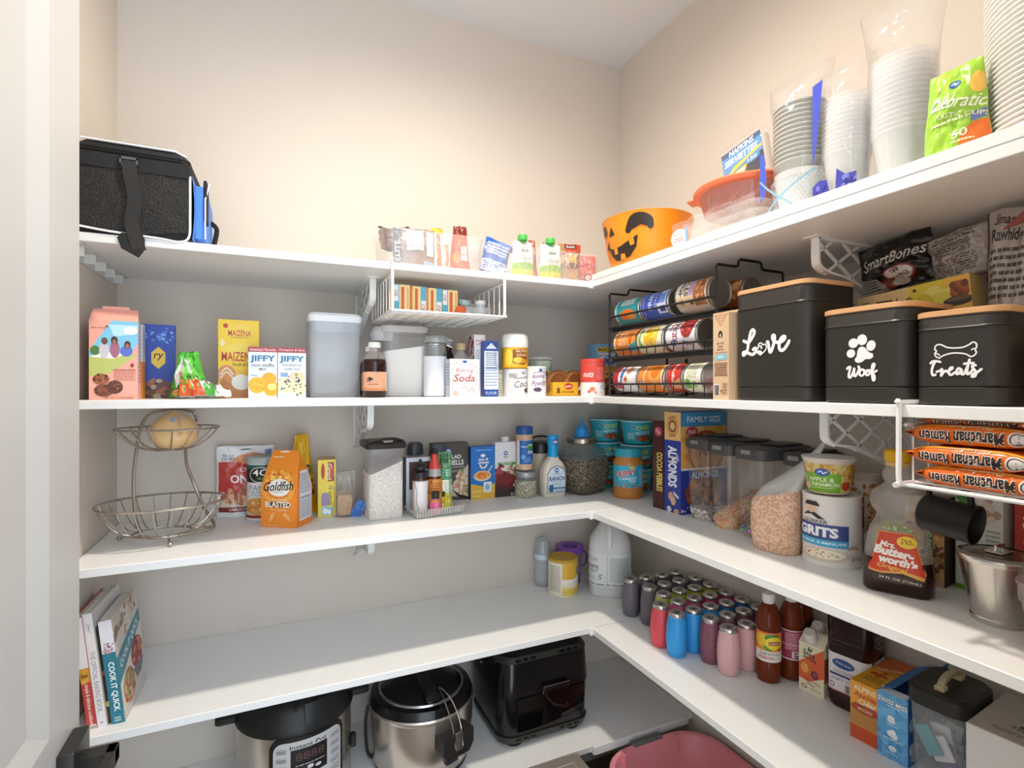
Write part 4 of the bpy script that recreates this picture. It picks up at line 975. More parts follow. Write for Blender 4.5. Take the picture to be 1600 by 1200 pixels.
# ================================================================ second shelf, right wall: can rack
BW = mat('#141312', .4)
y0, y1, xf = -.462, -.872, -.368
t = thing('can_rack', 'black wire can rack with three sloping tiers of food cans', 'rack', (0, 0, T2))
def endframe(y, step):
    p = [(xf, y, .004), (xf, y, .298), (xf + .003, y, .303), (xf + .058, y, .303), (xf + .066, y, .306), (xf + .068, y, .316), (xf + .073, y, .32)]
    p += [(xf + .135, y, .32), (xf + .14, y, .316), (xf + .142, y, .306), (xf + .148, y, .303), (xf + .21, y, .303), (xf + .213, y, .298), (xf + .213, y, .004)] if step else [(xf + .2, y, .32), (xf + .213, y, .31), (xf + .213, y, .004)]
    MB().tube(p + [(xf, y, .004)], .0032, 6).build('end_frame', BW, t)
endframe(y0, False); endframe(y1, True)
for z, guard in ((.004, .036), (.113, .134), (.2, .232)):
    for zz in ((z, guard)):
        MB().tube([(xf - .002, y0, zz), (xf - .002, y1, zz)], .0028, 6).build('front_rail', BW, t)
    MB().tube([(xf + .213, y0, z + .03), (xf + .213, y1, z + .03)], .0028, 6).build('back_rail', BW, t)
    if z < .19:
        for k in range(1, 12):
            y = y0 + (y1 - y0) * k / 12
            MB().tube([(xf - .002, y, z), (xf - .002, y, guard)], .0012, 4).build('guard_wire', BW, t)
    for k in (0, .07, .34, .36, .66, .68, .93, 1):
        y = y0 + (y1 - y0) * k
        MB().tube([(xf, y, z), (xf + .213, y, z + .03)], .0018, 4).build('slope_wire', BW, t)
    MB().box(xf, min(y0, y1) * 0 + y1 + .01, max(z - .012, .0005), xf + .004, y0 - .01, z + .002).build('front_lip', BW, t, flat=True)
for z in (.113, .004):
    MB().box(xf + .1, (y0 + y1) / 2 - .003, z, xf + .104, (y0 + y1) / 2 + .003, z + .1).build('brace', BW, t, flat=True)

def lying_can(label, yc, z, r, h, color, prims, dx=0., wrap=None, th=-60):
    t = thing('food_can', label, 'can', (xf + r + .006 + dx, yc - h / 2, z + r + .006), 0, None, rx=-90)
    can_parts(t, r, h, color, prims, math.radians(th), wrap)
    return t
Rr, Hh = .0365, .112
def fruit(cols, x, y, rx, ry, n, s): return F(x, y, rx, ry, cols, n, .2, s)
lying_can('teal can with orange picture, left on the top rack tier', -.53, T2 + .203, Rr, Hh, '#3aa6ac', [R(0, 0, 1, 1, '#35a2aa'), R(.45, .2, .95, .75, '#dfeef0'), Ln(.47, .25, .93, .7, 7, '#5a9aa4'), E(.16, .45, .16, .36, '#ef7a2a'), E(.1, .3, .1, .2, '#f3a04c'), R(0, .93, 1, 1, '#bfe2e2')])
lying_can('blue and white can in the middle of the top rack tier', -.648, T2 + .203, Rr, Hh, '#3f5cc0', [R(0, 0, 1, 1, '#3d5ac2'), T('FRIES', .45, .62, .62, .16, '#d8def4', 0, 0, .02), T('BEANS', .42, .42, .5, .1, '#b9c2ec'), R(0, .0, .3, .35, '#dfe2f0'), R(.06, .05, .22, .25, '#2f3f9c'), R(.3, .05, .9, .28, '#6a8fdc'), E(.7, .18, .14, .1, '#a9c8f0'), R(.25, .0, 1, .04, '#dfe2ee'), R(0, .86, 1, .9, '#8f9fe0')])
lying_can('home style baked beans can at right of the top rack tier', -.786, T2 + .205, .0385, Hh, '#ead9c6', [R(0, 0, 1, 1, '#ecdccb'), R(0, .44, 1, .58, '#b79ccc'), T('HOME', .56, .84, .66, .13, '#3a2d2a', 0, 0, .03), T('STYLE', .6, .66, .66, .13, '#3a2d2a', 0, 0, .03), R(0, .44, .28, 1, '#e4c9a4'), E(.13, .82, .08, .08, '#c98b5c'), E(.1, .5, .05, .06, '#6a4a2a'), R(.0, .05, 1, .42, '#a8623a'), F(.5, .22, .6, .22, ['#b8693c', '#d08a56', '#8c4a26', '#e0a070'], 60, .22, 3), R(0, 0, 1, .04, '#d8c0a0')], -.001)
lying_can('second-row brown bean can behind the home style can', -.8, T2 + .214, .0345, Hh, '#a8552f', [F(.5, .5, .6, .5, ['#b8693c', '#8c3a1e', '#d8a070'], 40, .2, 6)], .09)
lying_can('second-row dark can seen between the top tier cans', -.66, T2 + .214, .0345, Hh, '#6d4434', [], .085)
lying_can('orange soup can at left of the middle rack tier', -.524, T2 + .113, Rr, Hh, '#ee8a3a', [R(0, 0, 1, 1, '#ee8736'), T('SOUP', .55, .7, .7, .16, '#fbe6d0', 0, .25), Ln(.2, .45, .9, .58, 2, '#f7d4b4'), E(.4, .25, .3, .14, '#f4b45c'), E(.42, .25, .22, .09, '#d86a26'), Pg([(0, .0), (.3, .0), (.16, .35), (0, .4)], '#3fa7b0'), R(0, .93, 1, 1, '#f5d3b0')])
lying_can('cream coloured sweet corn can in the middle of the middle tier', -.636, T2 + .1115, Rr, .108, '#f3ead2', [R(0, 0, 1, 1, '#f4ecd4'), E(.42, .45, .36, .3, '#f0c23a'), F(.42, .45, .32, .26, ['#f6d65a', '#e8b424', '#f9e48a'], 50, .16, 3), S([(.1, .8), (.3, .9), (.6, .86)], .1, '#8fae4a'), T('corn', .66, .6, .3, .14, '#c8881c', 0, .3), T('WHOLE', .85, .4, .2, .07, '#6a7a4a')], -.004)
lying_can('red kidney beans can at right of the middle rack tier', -.748, T2 + .113, Rr, Hh, '#f2ebee', [R(0, 0, 1, 1, '#f3ecef'), T('KIDNEY', .5, .68, .74, .17, '#8a3a5c', 0, 0, .03), T('beans', .66, .85, .4, .1, '#a8506a', 0, .2)] + badge(.1, .78, .09, .08) + [E(.6, .28, .38, .24, '#a8322e'), F(.6, .28, .36, .22, ['#b83a38', '#d0605c', '#8c2424', '#c84a46'], 60, .16, 5), S([(.0, .3), (.14, .4), (.05, .2)], .04, '#7a5ab0'), S([(.0, .15), (.12, .25)], .04, '#e07a4a')])
lying_can('white, red and blue can at left of the bottom rack tier', -.524, T2 + .008, Rr, Hh, '#f0efef', [R(0, 0, 1, 1, '#f1f0f0'), R(0, .8, 1, 1, '#c0303c'), S([(.1, .72), (.5, .6), (.95, .74)], .08, '#4a7ac0'), E(.6, .35, .16, .12, '#d8905c'), E(.3, .45, .12, .1, '#e8c4a0'), E(.3, .45, .06, .06, '#c8503c'), T('MILK', .6, .66, .5, .1, '#4a66b0', 0, .2), R(0, .6, .2, 1, '#c84a50')])
lying_can('orange pumpkin can in the middle of the bottom rack tier', -.637, T2 + .0075, Rr, .11, '#ee8f3c', [R(0, 0, 1, 1, '#ee8c38'), E(.55, .32, .4, .26, '#f3a75a'), E(.55, .32, .24, .2, '#e47a28'), T('pumpkin', .5, .75, .74, .13, '#fbeada', 0, .25)] + badge(.2, .88, .07, .06) + [R(0, 0, 1, .06, '#f4d8bc')], -.002)
lying_can('red soup can with white slanted lettering on the bottom tier', -.725, T2 + .0085, Rr, .06, '#c83c2e', [R(0, 0, 1, 1, '#c93a2c'), T('Progresso', .45, .55, .85, .3, '#f6e6e0', 0, .25, .02), Pg([(0, 0), (.3, 0), (.2, .5), (0, .6)], '#e0a06a')])
lying_can('cream and green can next to the red soup can', -.79, T2 + .0085, .036, .066, '#efe8d4', [R(0, 0, 1, 1, '#f0e9d6'), E(.12, .8, .16, .2, '#6fae3a'), Ln(.3, .25, .95, .85, 6, '#9ca07c'), E(.12, .4, .1, .16, '#a8c86a')])
carton('broth_carton', 'red, white and blue broth box behind the tan dog broth carton', .062, .05, .108, (-.29, -.85, T2 + .012), -90, '#e9e6e8', fr=[R(0, 0, 1, 1, '#e8e8ec'), R(0, .84, 1, 1, '#b8434a'), T('BRAND', .55, .62, .86, .17, '#2f5aa0', -8, 0, .03), Pg([(0, .4), (1, .2), (1, 0), (0, 0)], '#c2404a'), T('broth', .4, .26, .5, .09, '#f2e4e4', -6, .2), R(.08, .05, .4, .16, '#e6e8f0'), T('BEEF', .4, .91, .5, .06, '#f2e0e0')])

# tan dog broth carton with folded gable top
t = thing('dog_broth_carton', 'tan dog bone broth carton between the can rack and black bin', 'carton', (-.352, -.9015, T2), -90)
TAN = '#dcb994'
w, d, h = .044, .066, .19
MB().box(-w / 2, -d / 2, 0, w / 2, d / 2, h, .0012).build('carton_body', mat(TAN, .55), t)
MB().box(-w / 2 + .002, -.002, h - .001, w / 2 - .002, .002, h + .006).build('top_seal', mat(TAN, .55), t, flat=True)
br_ = '#7a4a36'
art('front_print', t, front(w, h, d), w, h, [R(0, 0, 1, 1, TAN), Pg([(.06, .98), (.5, .84), (.94, .98)], '#c9a27c'), S([(.06, .98), (.5, .84)], .006, '#a87c58'), S([(.94, .98), (.5, .84)], .006, '#a87c58'), R(.46, .86, .6, .99, '#d0aa84'), E(.48, .74, .2, .062, '#e8d4b0'), E(.48, .745, .15, .05, '#4a3c38'), E(.48, .725, .08, .03, '#d8c0a0'), E(.38, .74, .05, .03, '#2e2624'), E(.58, .74, .05, .03, '#2e2624'), E(.48, .715, .03, .01, '#2a2220'), T('BRUTUS', .48, .645, .44, .022, br_), T('BONE', .48, .61, .3, .022, br_), T('BROTH', .48, .575, .4, .022, br_), Ln(.1, .535, .9, .55, 1, '#b0805c'), Pg([(.1, .48), (.2, .52), (.8, .53), (.92, .5), (.86, .46), (.2, .45)], '#8fc4cf'), T('BEEF', .5, .49, .3, .02, '#f4f8f8'), Ln(.12, .27, .92, .43, 7, br_), R(.08, .04, .42, .18, '#f0eae0')] + [R(.1 + .03 * k, .05, .115 + .03 * k + (.008 if k % 3 else 0), .17, '#4a3a34') for k in range(10)] + [E(.55, .1, .05, .015, '#8a5a40'), Ln(.62, .06, .92, .2, 4, '#a8805e')])

# ---- three black metal bins with wooden lids
BIN = mat('#2c2925', .42, 0, .05, 200)
WOOD = mat('#dca878', .5, var=.12, bscale=9)
WH = '#f2f0f2'
def bin_(label, w, d, h, yc, prims):
    t = thing('treat_bin', label, 'bin', (-.375 + d / 2, yc, T2), -90)
    r = .026
    pr = [(0, -.003), (.004, 0), (.026, 0), (.0275, -.0016), (.029, 0), (h * .84, 0), (h * .84 + .0012, .0016), (h * .84 + .004, 0), (h - .006, 0), (h - .004, -.001), (h - .002, -.001)]
    MB().loft([(z, w / 2 + o, d / 2 + o, r) for z, o in pr], 6).build('bin_body', BIN, t, 30)
    MB().loft([(h - .002, w / 2 - .001, d / 2 - .001, r), (h - .001, w / 2 + .001, d / 2 + .001, r), (h + .006, w / 2 + .001, d / 2 + .001, r), (h + .007, w / 2 - .0005, d / 2 - .0005, r)], 6).build('wooden_lid', WOOD, t, 30)
    art('printed_word', t, front(w, h, d), w, h, prims, 0, .5)
    return t
L1 = ((0.1659, 0.5554), (0.2017, 0.5427), (0.2372, 0.5385), (0.2754, 0.5671), (0.3101, 0.6079), (0.3163, 0.6362), (0.2912, 0.6505), (0.2659, 0.6298), (0.2467, 0.5793), (0.2307, 0.5181), (0.2179, 0.4667), (0.1855, 0.4317), (0.1594, 0.4235), (0.1594, 0.4466), (0.1985, 0.451), (0.2499, 0.4319), (0.2912, 0.4238), (0.3288, 0.4406), (0.3444, 0.4644), (0.3257, 0.4797), (0.3006, 0.4687))
V1 = ((0.4931, 0.5266), (0.505, 0.5219), (0.5138, 0.4815), (0.5285, 0.4369), (0.549, 0.4439), (0.5752, 0.4978), (0.5896, 0.5462), (0.5867, 0.576), (0.5665, 0.5774), (0.5636, 0.5519), (0.5867, 0.5267), (0.6269, 0.5144), (0.6693, 0.5156), (0.7056, 0.5308), (0.7223, 0.5509), (0.7029, 0.5619), (0.6721, 0.5446), (0.6524, 0.5089), (0.6496, 0.4661), (0.6693, 0.4437), (0.7056, 0.4476), (0.7471, 0.4839), (0.7717, 0.5169))
HE = ((0.3784, 0.4951), (0.3845, 0.5172), (0.4181, 0.5212), (0.4362, 0.504), (0.4633, 0.5084), (0.4842, 0.4892), (0.4753, 0.4596), (0.4423, 0.4351), (0.3998, 0.4128))
bin_('largest black bin with wooden lid, lettered Love', .176, .145, .223, -1.0128, [S(L1, .03, WH), S(V1, .03, WH), S(HE, .012, WH)] + [E(x, y, a, b, WH) for (x, y), a, b in zip(((0.3722, 0.4792), (0.3814, 0.499), (0.4089, 0.4934), (0.4211, 0.4766), (0.3937, 0.4374)), (.014, .014, .014, .013, .034), (.009, .009, .009, .009, .02))])
PAW = ((0.5206, 0.611), (0.5559, 0.5946), (0.5936, 0.5474), (0.6395, 0.5253), (0.6423, 0.4918), (0.6109, 0.471), (0.5588, 0.4735), (0.5206, 0.4441), (0.4761, 0.4346), (0.443, 0.4503), (0.4369, 0.4792), (0.4611, 0.5066), (0.4671, 0.5633), (0.485, 0.5992))
W1 = ((0.3511, 0.3758), (0.3666, 0.3927), (0.3882, 0.392), (0.3789, 0.3519), (0.3697, 0.3087), (0.3728, 0.2826), (0.3943, 0.2851), (0.4187, 0.3307), (0.4339, 0.3761), (0.4309, 0.3361), (0.4339, 0.2988), (0.452, 0.2984), (0.4761, 0.3378), (0.491, 0.3772), (0.482, 0.3974))
W2 = ((0.5354, 0.3617), (0.5088, 0.3596), (0.494, 0.3288), (0.5029, 0.3003), (0.5324, 0.3025), (0.55, 0.3331), (0.5354, 0.3617), (0.5588, 0.3441), (0.5849, 0.3406))
W3 = ((0.6023, 0.3513), (0.5791, 0.352), (0.5646, 0.3243), (0.5762, 0.3016), (0.5994, 0.3095), (0.6137, 0.3343), (0.6023, 0.3541), (0.6252, 0.3451), (0.6423, 0.3585), (0.6593, 0.3996), (0.6565, 0.4191), (0.6395, 0.4114), (0.6338, 0.3727), (0.6338, 0.3171), (0.6395, 0.267), (0.6508, 0.2446), (0.6622, 0.2639), (0.6565, 0.3), (0.6395, 0.3198), (0.6593, 0.3331), (0.6847, 0.3463))
bin_('middle-sized black bin with wooden lid, lettered Woof under a paw print', .147, .14, .156, -1.194, [Pg(PAW, WH)] + [E(x, y, a, b, WH, r) for (x, y), a, b, r in zip(((0.5206, 0.6817), (0.4218, 0.6521), (0.3943, 0.5417), (0.6195, 0.6127)), (.056, .056, .05, .05), (.058, .052, .046, .056), (0, 25, 30, -15))] + [S(W1, .026, WH), S(W2, .024, WH), S(W3, .024, WH)])
BO = ((0.3205, 0.6779), (0.2903, 0.6591), (0.2842, 0.6241), (0.3024, 0.6054), (0.2842, 0.5798), (0.2963, 0.5468), (0.3355, 0.5274), (0.3714, 0.5492), (0.4537, 0.5713), (0.5399, 0.5727), (0.6242, 0.5571), (0.6738, 0.5294), (0.712, 0.5388), (0.7336, 0.5684), (0.7228, 0.5995), (0.7363, 0.6293), (0.7309, 0.6658), (0.6957, 0.6793), (0.6601, 0.6564), (0.5963, 0.6321), (0.5114, 0.6286), (0.4245, 0.6394), (0.3654, 0.6692))
def tr(s): return s
TR1 = ((0.2383, 0.4722), (0.2598, 0.4922), (0.3054, 0.4934), (0.3475, 0.4829))
TR2 = ((0.2903, 0.488), (0.2659, 0.4446), (0.2506, 0.3858), (0.2628, 0.3381), (0.2933, 0.3434))
TR3 = ((0.3084, 0.3755), (0.3475, 0.3863), (0.3684, 0.4033), (0.3654, 0.3683), (0.3595, 0.3305), (0.3803, 0.3622), (0.4098, 0.3848), (0.4245, 0.3728), (0.4391, 0.3811), (0.4769, 0.4003), (0.4855, 0.4174), (0.4653, 0.4151), (0.4479, 0.3867), (0.4479, 0.352), (0.4711, 0.3371), (0.5114, 0.365))
TR4 = ((0.5823, 0.3918), (0.5513, 0.4069), (0.5314, 0.3789), (0.5314, 0.3474), (0.5541, 0.3498), (0.5823, 0.3889), (0.5823, 0.3492), (0.6047, 0.3431), (0.6325, 0.3905), (0.6573, 0.4544), (0.6683, 0.496), (0.6518, 0.4321), (0.6408, 0.3705), (0.6491, 0.3422), (0.6765, 0.3585), (0.7011, 0.3886))
TR5 = ((0.6131, 0.4531), (0.6656, 0.4597), (0.7092, 0.4581))
TR6 = ((0.7309, 0.4323), (0.7092, 0.4414), (0.6984, 0.4166), (0.7201, 0.3853), (0.7363, 0.3516), (0.7228, 0.3185), (0.6957, 0.3162), (0.7038, 0.3411), (0.747, 0.3597), (0.7897, 0.3918))
bin_('smallest black bin with wooden lid, lettered Treats under a bone outline', .113, .135, .133, -1.328, [S(BO, .016, WH, True), S(((0.2903, 0.5795), (0.3175, 0.5752), (0.3385, 0.5566)), .013, WH), S(((0.7282, 0.6104), (0.6984, 0.6093), (0.6875, 0.5987)), .013, WH)] + [S(q, .026, WH) for q in (TR1, TR2, TR3, TR4, TR5, TR6)])

# ---- dog-treat bags and boxes behind the bins
t = thing('treat_box', 'long yellow pet treat box standing behind the black bins', 'box', (-.17, -1.185, T2), -90, rx=-5)
w, h = .19, .215
MB().box(-w / 2, -.02, 0, w / 2, .02, h, .001).build('card_body', mat('#d9b878', .5), t)
art('front_print', t, front(w, h, .04), w, h, [R(0, 0, 1, 1, '#e3c48a'), Pg([(.4, 0), (.5, 1), (1, 1), (1, 0)], '#dcc93e'), Pg([(.62, .4), (.8, 1), (1, 1), (1, .4)], '#e9b84e'), F(.66, .75, .2, .2, ['#d8cf52', '#cdbf2c', '#e8d878'], 30, .3, 3), Pg([(.12, .87), (.2, .93), (.34, .92), (.38, .885), (.3, .84), (.18, .835)], '#3a2418'), Pg([(.36, .89), (.4, .93), (.38, .86)], '#3a2418'), T('cuffs', .47, .89, .12, .04, '#3a2a20', 0, .2), E(.55, .955, .016, .014, '#3c3a18'), Ln(.05, .93, .12, .95, 1, '#6a5a40')] + [E(.87 + .03 * (k % 4), .86 + .035 * (k // 4), .03, .03, ('#8a4a2a', '#a85a30', '#6b3a24')[k % 3]) for k in range(12)] + [E(.9, .8, .12, .04, '#3a2c22'), E(.9, .815, .1, .02, '#6a5444')], 0, .5)
t = food_pack('dog_chew_bag', 'black printed dog chew bag lying on the yellow treat box', 'dog chew bag', .135, .1, .05, (-.15, -1.13, T2 + .222), -90, '#1c1a19', [R(0, 0, 1, 1, '#191716'), T('SmartBones', .52, .6, .84, .23, '#cfcac6', 2, .2, .015), T('REAL CHICKEN', .2, .87, .24, .06, '#8a8580', 0), Ln(.1, .76, .3, .82, 1, '#8a8580'), E(.6, .26, .2, .16, '#8a3434'), E(.6, .26, .17, .13, '#d8d0cc'), T('NO', .58, .31, .1, .09, '#2a2422', 14, 0, .02), T('RAWHIDE', .62, .2, .2, .08, '#2a2422', 14, 0, .02), E(.44, .1, .14, .1, '#7a3a2a'), E(.58, .1, .1, .07, '#a8a4a0'), Pg([(.0, .35), (.3, .24), (.4, .0), (0, 0)], '#9a9692'), Ln(.03, .04, .28, .3, 5, '#3a3836')], None, .25, rx=-8, step=.004, seed=91, amp=.006, both=True)
def grey_bag(label, w, h, d, loc, rz, rx, seed, ry=0, hl=0):
    return food_pack('dog_chew_bag', label, 'dog chew bag', w, h, d, loc, rz, '#a39a95', [R(0, 0, 1, 1, '#a9a09b'), R(.62, .05, .8, .95, '#bdb5b0'), T('Rawhide Chew', .42, .86, .66, .07, '#2e2a28', 0, 0, .03), T('SmartBones', .4, .94, .56, .055, '#4a2c28', 0, .2, .02), Ln(.06, .52, .62, .8, 7, '#4a4644', seed), Ln(.06, .1, .7, .46, 8, '#5a5552', seed + 1), E(.86, .06, .06, .04, '#2a2826'), R(0, .0, .03, 1, '#4a4038')], None, .28, rx=rx, ry=ry, step=.005, seed=seed, amp=.009)
grey_bag('grey printed dog chew bag slumped between black bag and tall bag', .11, .085, .04, (-.155, -1.25, T2 + .222), -90, -10, 97, ry=-4)
grey_bag('tall grey printed dog chew bag jammed under shelf at right', .11, .31, .07, (-.19, -1.342, T2 + .004), -90, 0, 101)
MB().prism([(.0, .0), (.06, .012), (.065, .035), (.035, .03)], -.02, -.017).xf(Matrix.Translation((-.02, -.02, .27))).build('torn_flap', mat('#8a3a34', .3), COL.objects['dog_chew_bag.002'])
t = thing('cardboard_carton', 'tan cardboard carton corner at the far right of second shelf', 'carton', (-.326, -1.452, T2), -90, ry=16)
MB().box(-.045, -.045, .012, .045, .045, .1, .001).build('card_body', mat('#cfae86', .7), t)
art('red_flap', t, front(.09, .1, .09), .09, .1, [R(0, .1, .3, .16, '#8a2a24')], 0)

# ================================================================ third shelf, back wall
SS = mat('#b5aea4', .25, .9)
t = thing('fruit_basket', 'two-tier wire fruit basket holding one onion', 'basket', (-1.512, -.225, T3), 0)
def wire_bowl(cx, cy, rim_z, rx, ry_, bot_z, bx_, n, parent):
    MB().tube([(cx + rx * math.cos(a * PI / 20), cy + ry_ * math.sin(a * PI / 20), rim_z) for a in range(40)], .0027, 6, True).build('rim', SS, parent)
    MB().tube([(cx + bx_ * math.cos(a * PI / 16), cy + bx_ * .8 * math.sin(a * PI / 16), bot_z) for a in range(32)], .0024, 6, True).build('base_ring', SS, parent)
    for k in range(n):
        a = 2 * PI * (k + .5) / n; c_, s_ = math.cos(a), math.sin(a)
        pts = [(cx + (bx_ + (rx - bx_) * q ** .6) * c_, cy + (bx_ * .8 + (ry_ - bx_ * .8) * q ** .6) * s_, bot_z + (rim_z - bot_z) * q ** 1.3) for q in (0, .12, .3, .55, .8, 1)]
        MB().tube(pts, .0014, 5).build('basket_wire', SS, parent)
wire_bowl(-.005, -.005, .094, .134, .115, .02, .062, 22, t)
wire_bowl(.002, .03, .272, .112, .1, .218, .03, 16, t)
MB().tube(smooth_path([(-.052, .01, .02), (-.07, .045, .05), (-.08, .075, .14), (-.076, .09, .22), (-.066, .09, .275), (-.045, .085, .305), (.0, .08, .318), (.045, .075, .312), (.055, .075, .3), (.056, .085, .285)], 6), .0042, 7).build('frame_post', SS, t)
MB().tube(smooth_path([(.036, .05, .216), (.036, .075, .17), (.05, .085, .12), (.075, .06, .06), (.105, .0, .022), (.075, -.03, .018), (.0, -.055, .018), (-.05, -.03, .02)], 6), .0042, 7).build('frame_post', SS, t)
for x, y in ((-.1, .03), (.022, -.078), (.09, .06)):
    m = MB().tube([(x * .55, y * .55, .02), (x * .9, y * .9, .01), (x, y, .005)], .0024, 5); m.ball((x, y, .006), .0055, .0055, .0055, 8, 5); m.build('foot', SS, t)
t = thing('onion', 'large yellow onion sitting in the upper wire basket', 'onion', (-1.496, -.205, T3 + .2205), 20)
m = MB().lathe([(.004, 0), (.03, .004), (.05, .02), (.054, .042), (.047, .064), (.03, .08), (.014, .087), (.006, .0905), (.004, .095), (.001, .096)], 8)
m.build('onion_skin', mat('#ecc48c', .35, 0, .2, 30, 0, .18), t, 80)
MB().loft([(.0, .012, .008, .003), (.0006, .012, .008, .003)], 3).xf(Matrix.Translation((-.004, -.035, .074)) @ Matrix.Rotation(.8, 4, 'X')).build('sticker', mat('#9fb4cc', .4), t)

food_pack('onion_pouch', 'red and white crispy onion pouch leaning on back wall', 'pouch', .15, .203, .03, (-1.3424, -.024, T3 + .001), 0, '#e6e4e2', [R(0, 0, 1, 1, '#e4e3e2'), E(.6, .74, .36, .16, '#d88a5c'), R(.03, .35, 1, .78, '#c2413a'), E(.62, .82, .3, .08, '#d98c60'), R(.03, .7, 1, .74, '#c2413a'), T('TRULY', .2, .86, .2, .035, '#6a6a70'), T('CRISPY', .2, .815, .24, .04, '#6a5a5c'), T('CRISPY', .6, .67, .42, .055, '#f3e4e0'), T('ONIONS', .62, .54, .78, .12, '#f6efec', 0, 0, .03), R(.03, .14, 1, .35, '#e2cfc0'), F(.5, .3, .4, .12, ['#d99a78', '#c47a58', '#e8b898', '#b0644a'], 60, .35, 3), R(.03, .07, 1, .14, '#7a2c2a'), T('GARLIC PARMESAN', .5, .105, .6, .035, '#f0e0dc'), R(.84, .88, .95, .95, '#5a7a9c'), E(.5, .955, .1, .012, '#5a5450')], None, .3, seed=111, amp=.004, rx=3)
r = .042
t = thing('bread_crumb_can', 'panko bread crumb canister with black and green label', 'canister', (-1.2964, -.092, T3))
MB().lathe([(r, 0), (r, .162)], 8).build('can_body', mat('#e9e6e2', .45), t)
MB().lathe([(r + .0015, .16), (r + .002, .162), (r + .002, .172), (r, .177), (r - .004, .1785), (.0001, .178)], 8).build('lid', clear('#c9d2d2', .6, .5), t)
MB().lathe([(r + .0008, .0), (r + .0008, .006)], 8).build('base_rim', mat('#d8d8d8', .3, .6), t)
art('can_print', t, cyl(r + .0006, .15, .006, .152), .15, .152, [R(0, .68, 1, 1, '#1e1e1c'), R(0, .93, 1, 1, '#2a5c50'), E(.45, .82, .2, .14, '#f0f0ec'), E(.45, .82, .185, .13, '#1c1c1a'), T('4C', .45, .86, .26, .12, '#f2f2ee', 0, 0, .01), T('PLAIN', .5, .75, .18, .035, '#8ac04a'), T('PANKO', .5, .58, .5, .1, '#8a8f98', 0, 0, 0), T('SEASONED', .5, .5, .44, .05, '#a0a4ac'), Ln(.3, .42, .7, .47, 1, '#b0b4ba'), E(.4, .24, .24, .16, '#d89a52'), E(.6, .3, .2, .14, '#c8863c'), E(.54, .16, .1, .1, '#f0dfb0'), F(.45, .22, .3, .14, GOLDS, 40, .2, 4), R(0, .03, 1, .08, '#8a3028'), R(0, 0, 1, .03, '#e4e0dc')], .01)
# orange cracker bag, corner towards the viewer
t = thing('cracker_bag', 'orange cheese cracker bag standing in front of panko canister', 'bag', (-1.236, -.187, T3), -34)
w, d, h = .102, .07, .202
OB = mat('#ef8f2e', .4)
m = MB().loft([(0, w / 2, d / 2, .003), (.002, w / 2, d / 2, .003), (h * .5, w / 2 + .001, d / 2, .004), (h * .78, w / 2 - .006, d / 2 - .012, .004), (h * .97, w / 2 - .014, .004, .003), (h, w / 2 - .015, .002, .001)], 3)
m.v = [(x + .0015 * _noise.noise(Vector((x * 50, z * 40, y * 50))), y + .002 * _noise.noise(Vector((x * 40, z * 30, 7))), z) for x, y, z in m.v]
m.build('bag_body', OB, t, 40)
def bagf(u, v, o):
    z = v * h; q = max(0, (z - h * .5) / (h * .5))
    hw = w / 2 - .0145 * q ** 1.3; hd = (d / 2) * (1 - q ** 1.2) + .0025
    return ((u - .5) * 2 * hw, -hd - o - .0022, z)
art('front_print', t, bagf, w, h, [R(0, 0, 1, 1, '#f08f2c'), E(.5, .52, .46, .22, '#f3a844'), F(.5, .66, .4, .1, ['#f6c04c', '#e8742a', '#f9d66a', '#e2652a'], 40, .25, 3), E(.5, .5, .34, .13, '#e9832a'), E(.52, .525, .32, .115, '#f3efe6'), T('Goldfish', .5, .545, .86, .12, '#3a3634', 4, .15, .02), Ln(.35, .46, .65, .48, 1, '#b8a898'), T('FLAVOR', .55, .37, .4, .035, '#f8e0b0'), Pg([(.16, .27), (.86, .27), (.8, .34), (.22, .34)], '#5a3a26'), T('BLASTED', .5, .305, .72, .075, '#f6efe2', 0, 0, .03), T('Xtra Cheddar', .52, .235, .5, .03, '#f9d9a8'), Pg([(.24, .1), (.3, .18), (.42, .2), (.36, .12), (.26, .07)], '#f6b86a'), Pg([(.62, .18), (.7, .14), (.86, .08), (.82, .16), (.72, .2)], '#f6b86a'), T('NET WT 6.6 OZ', .3, .03, .4, .018, '#f8dcb0'), E(.5, .985, .2, .012, '#f6ead8'), Ln(.12, .9, .5, .93, 1, '#f8dcb0')], .012, .35)
def bagr(u, v, o):
    z = v * h * .8; q = max(0, (z - h * .5) / (h * .5))
    return (w / 2 - .0145 * q ** 1.3 + o + .0022, (u - .5) * d * (1 - q ** 1.2), z)
art('side_print', t, bagr, d, h * .8, [R(0, 0, 1, 1, '#ee8a2a'), R(.12, .1, .95, .92, '#e4e2e6'), Ln(.16, .55, .9, .88, 10, '#7c8296'), R(.16, .47, .92, .49, '#6a7086'), Ln(.16, .14, .9, .46, 11, '#9aa0b0', 4)], .012, .35)
food_pack('chip_bag', 'yellow chip bag with twisted top behind the orange bag', 'bag', .1, .232, .05, (-1.1942, -.06, T3 + .001), 6, '#ecb51e', [R(0, 0, 1, 1, '#ecb51e'), T('Ita', .72, .56, .2, .07, '#4a4a1c', 0, .2), E(.72, .56, .2, .06, '#55601e'), T('TRU', .72, .56, .24, .05, '#e8d85a'), Ln(.5, .48, .95, .51, 1, '#6a5a1c'), F(.75, .36, .2, .1, ['#c8862a', '#8a5a2a', '#e0a84a'], 24, .3, 4), E(.78, .26, .14, .05, '#6a3a1c'), R(.3, .4, .5, .9, '#f3d23a')], None, .3, seed=121, amp=.006, top=.36, lean=0)
w, h = 0.0491, .164
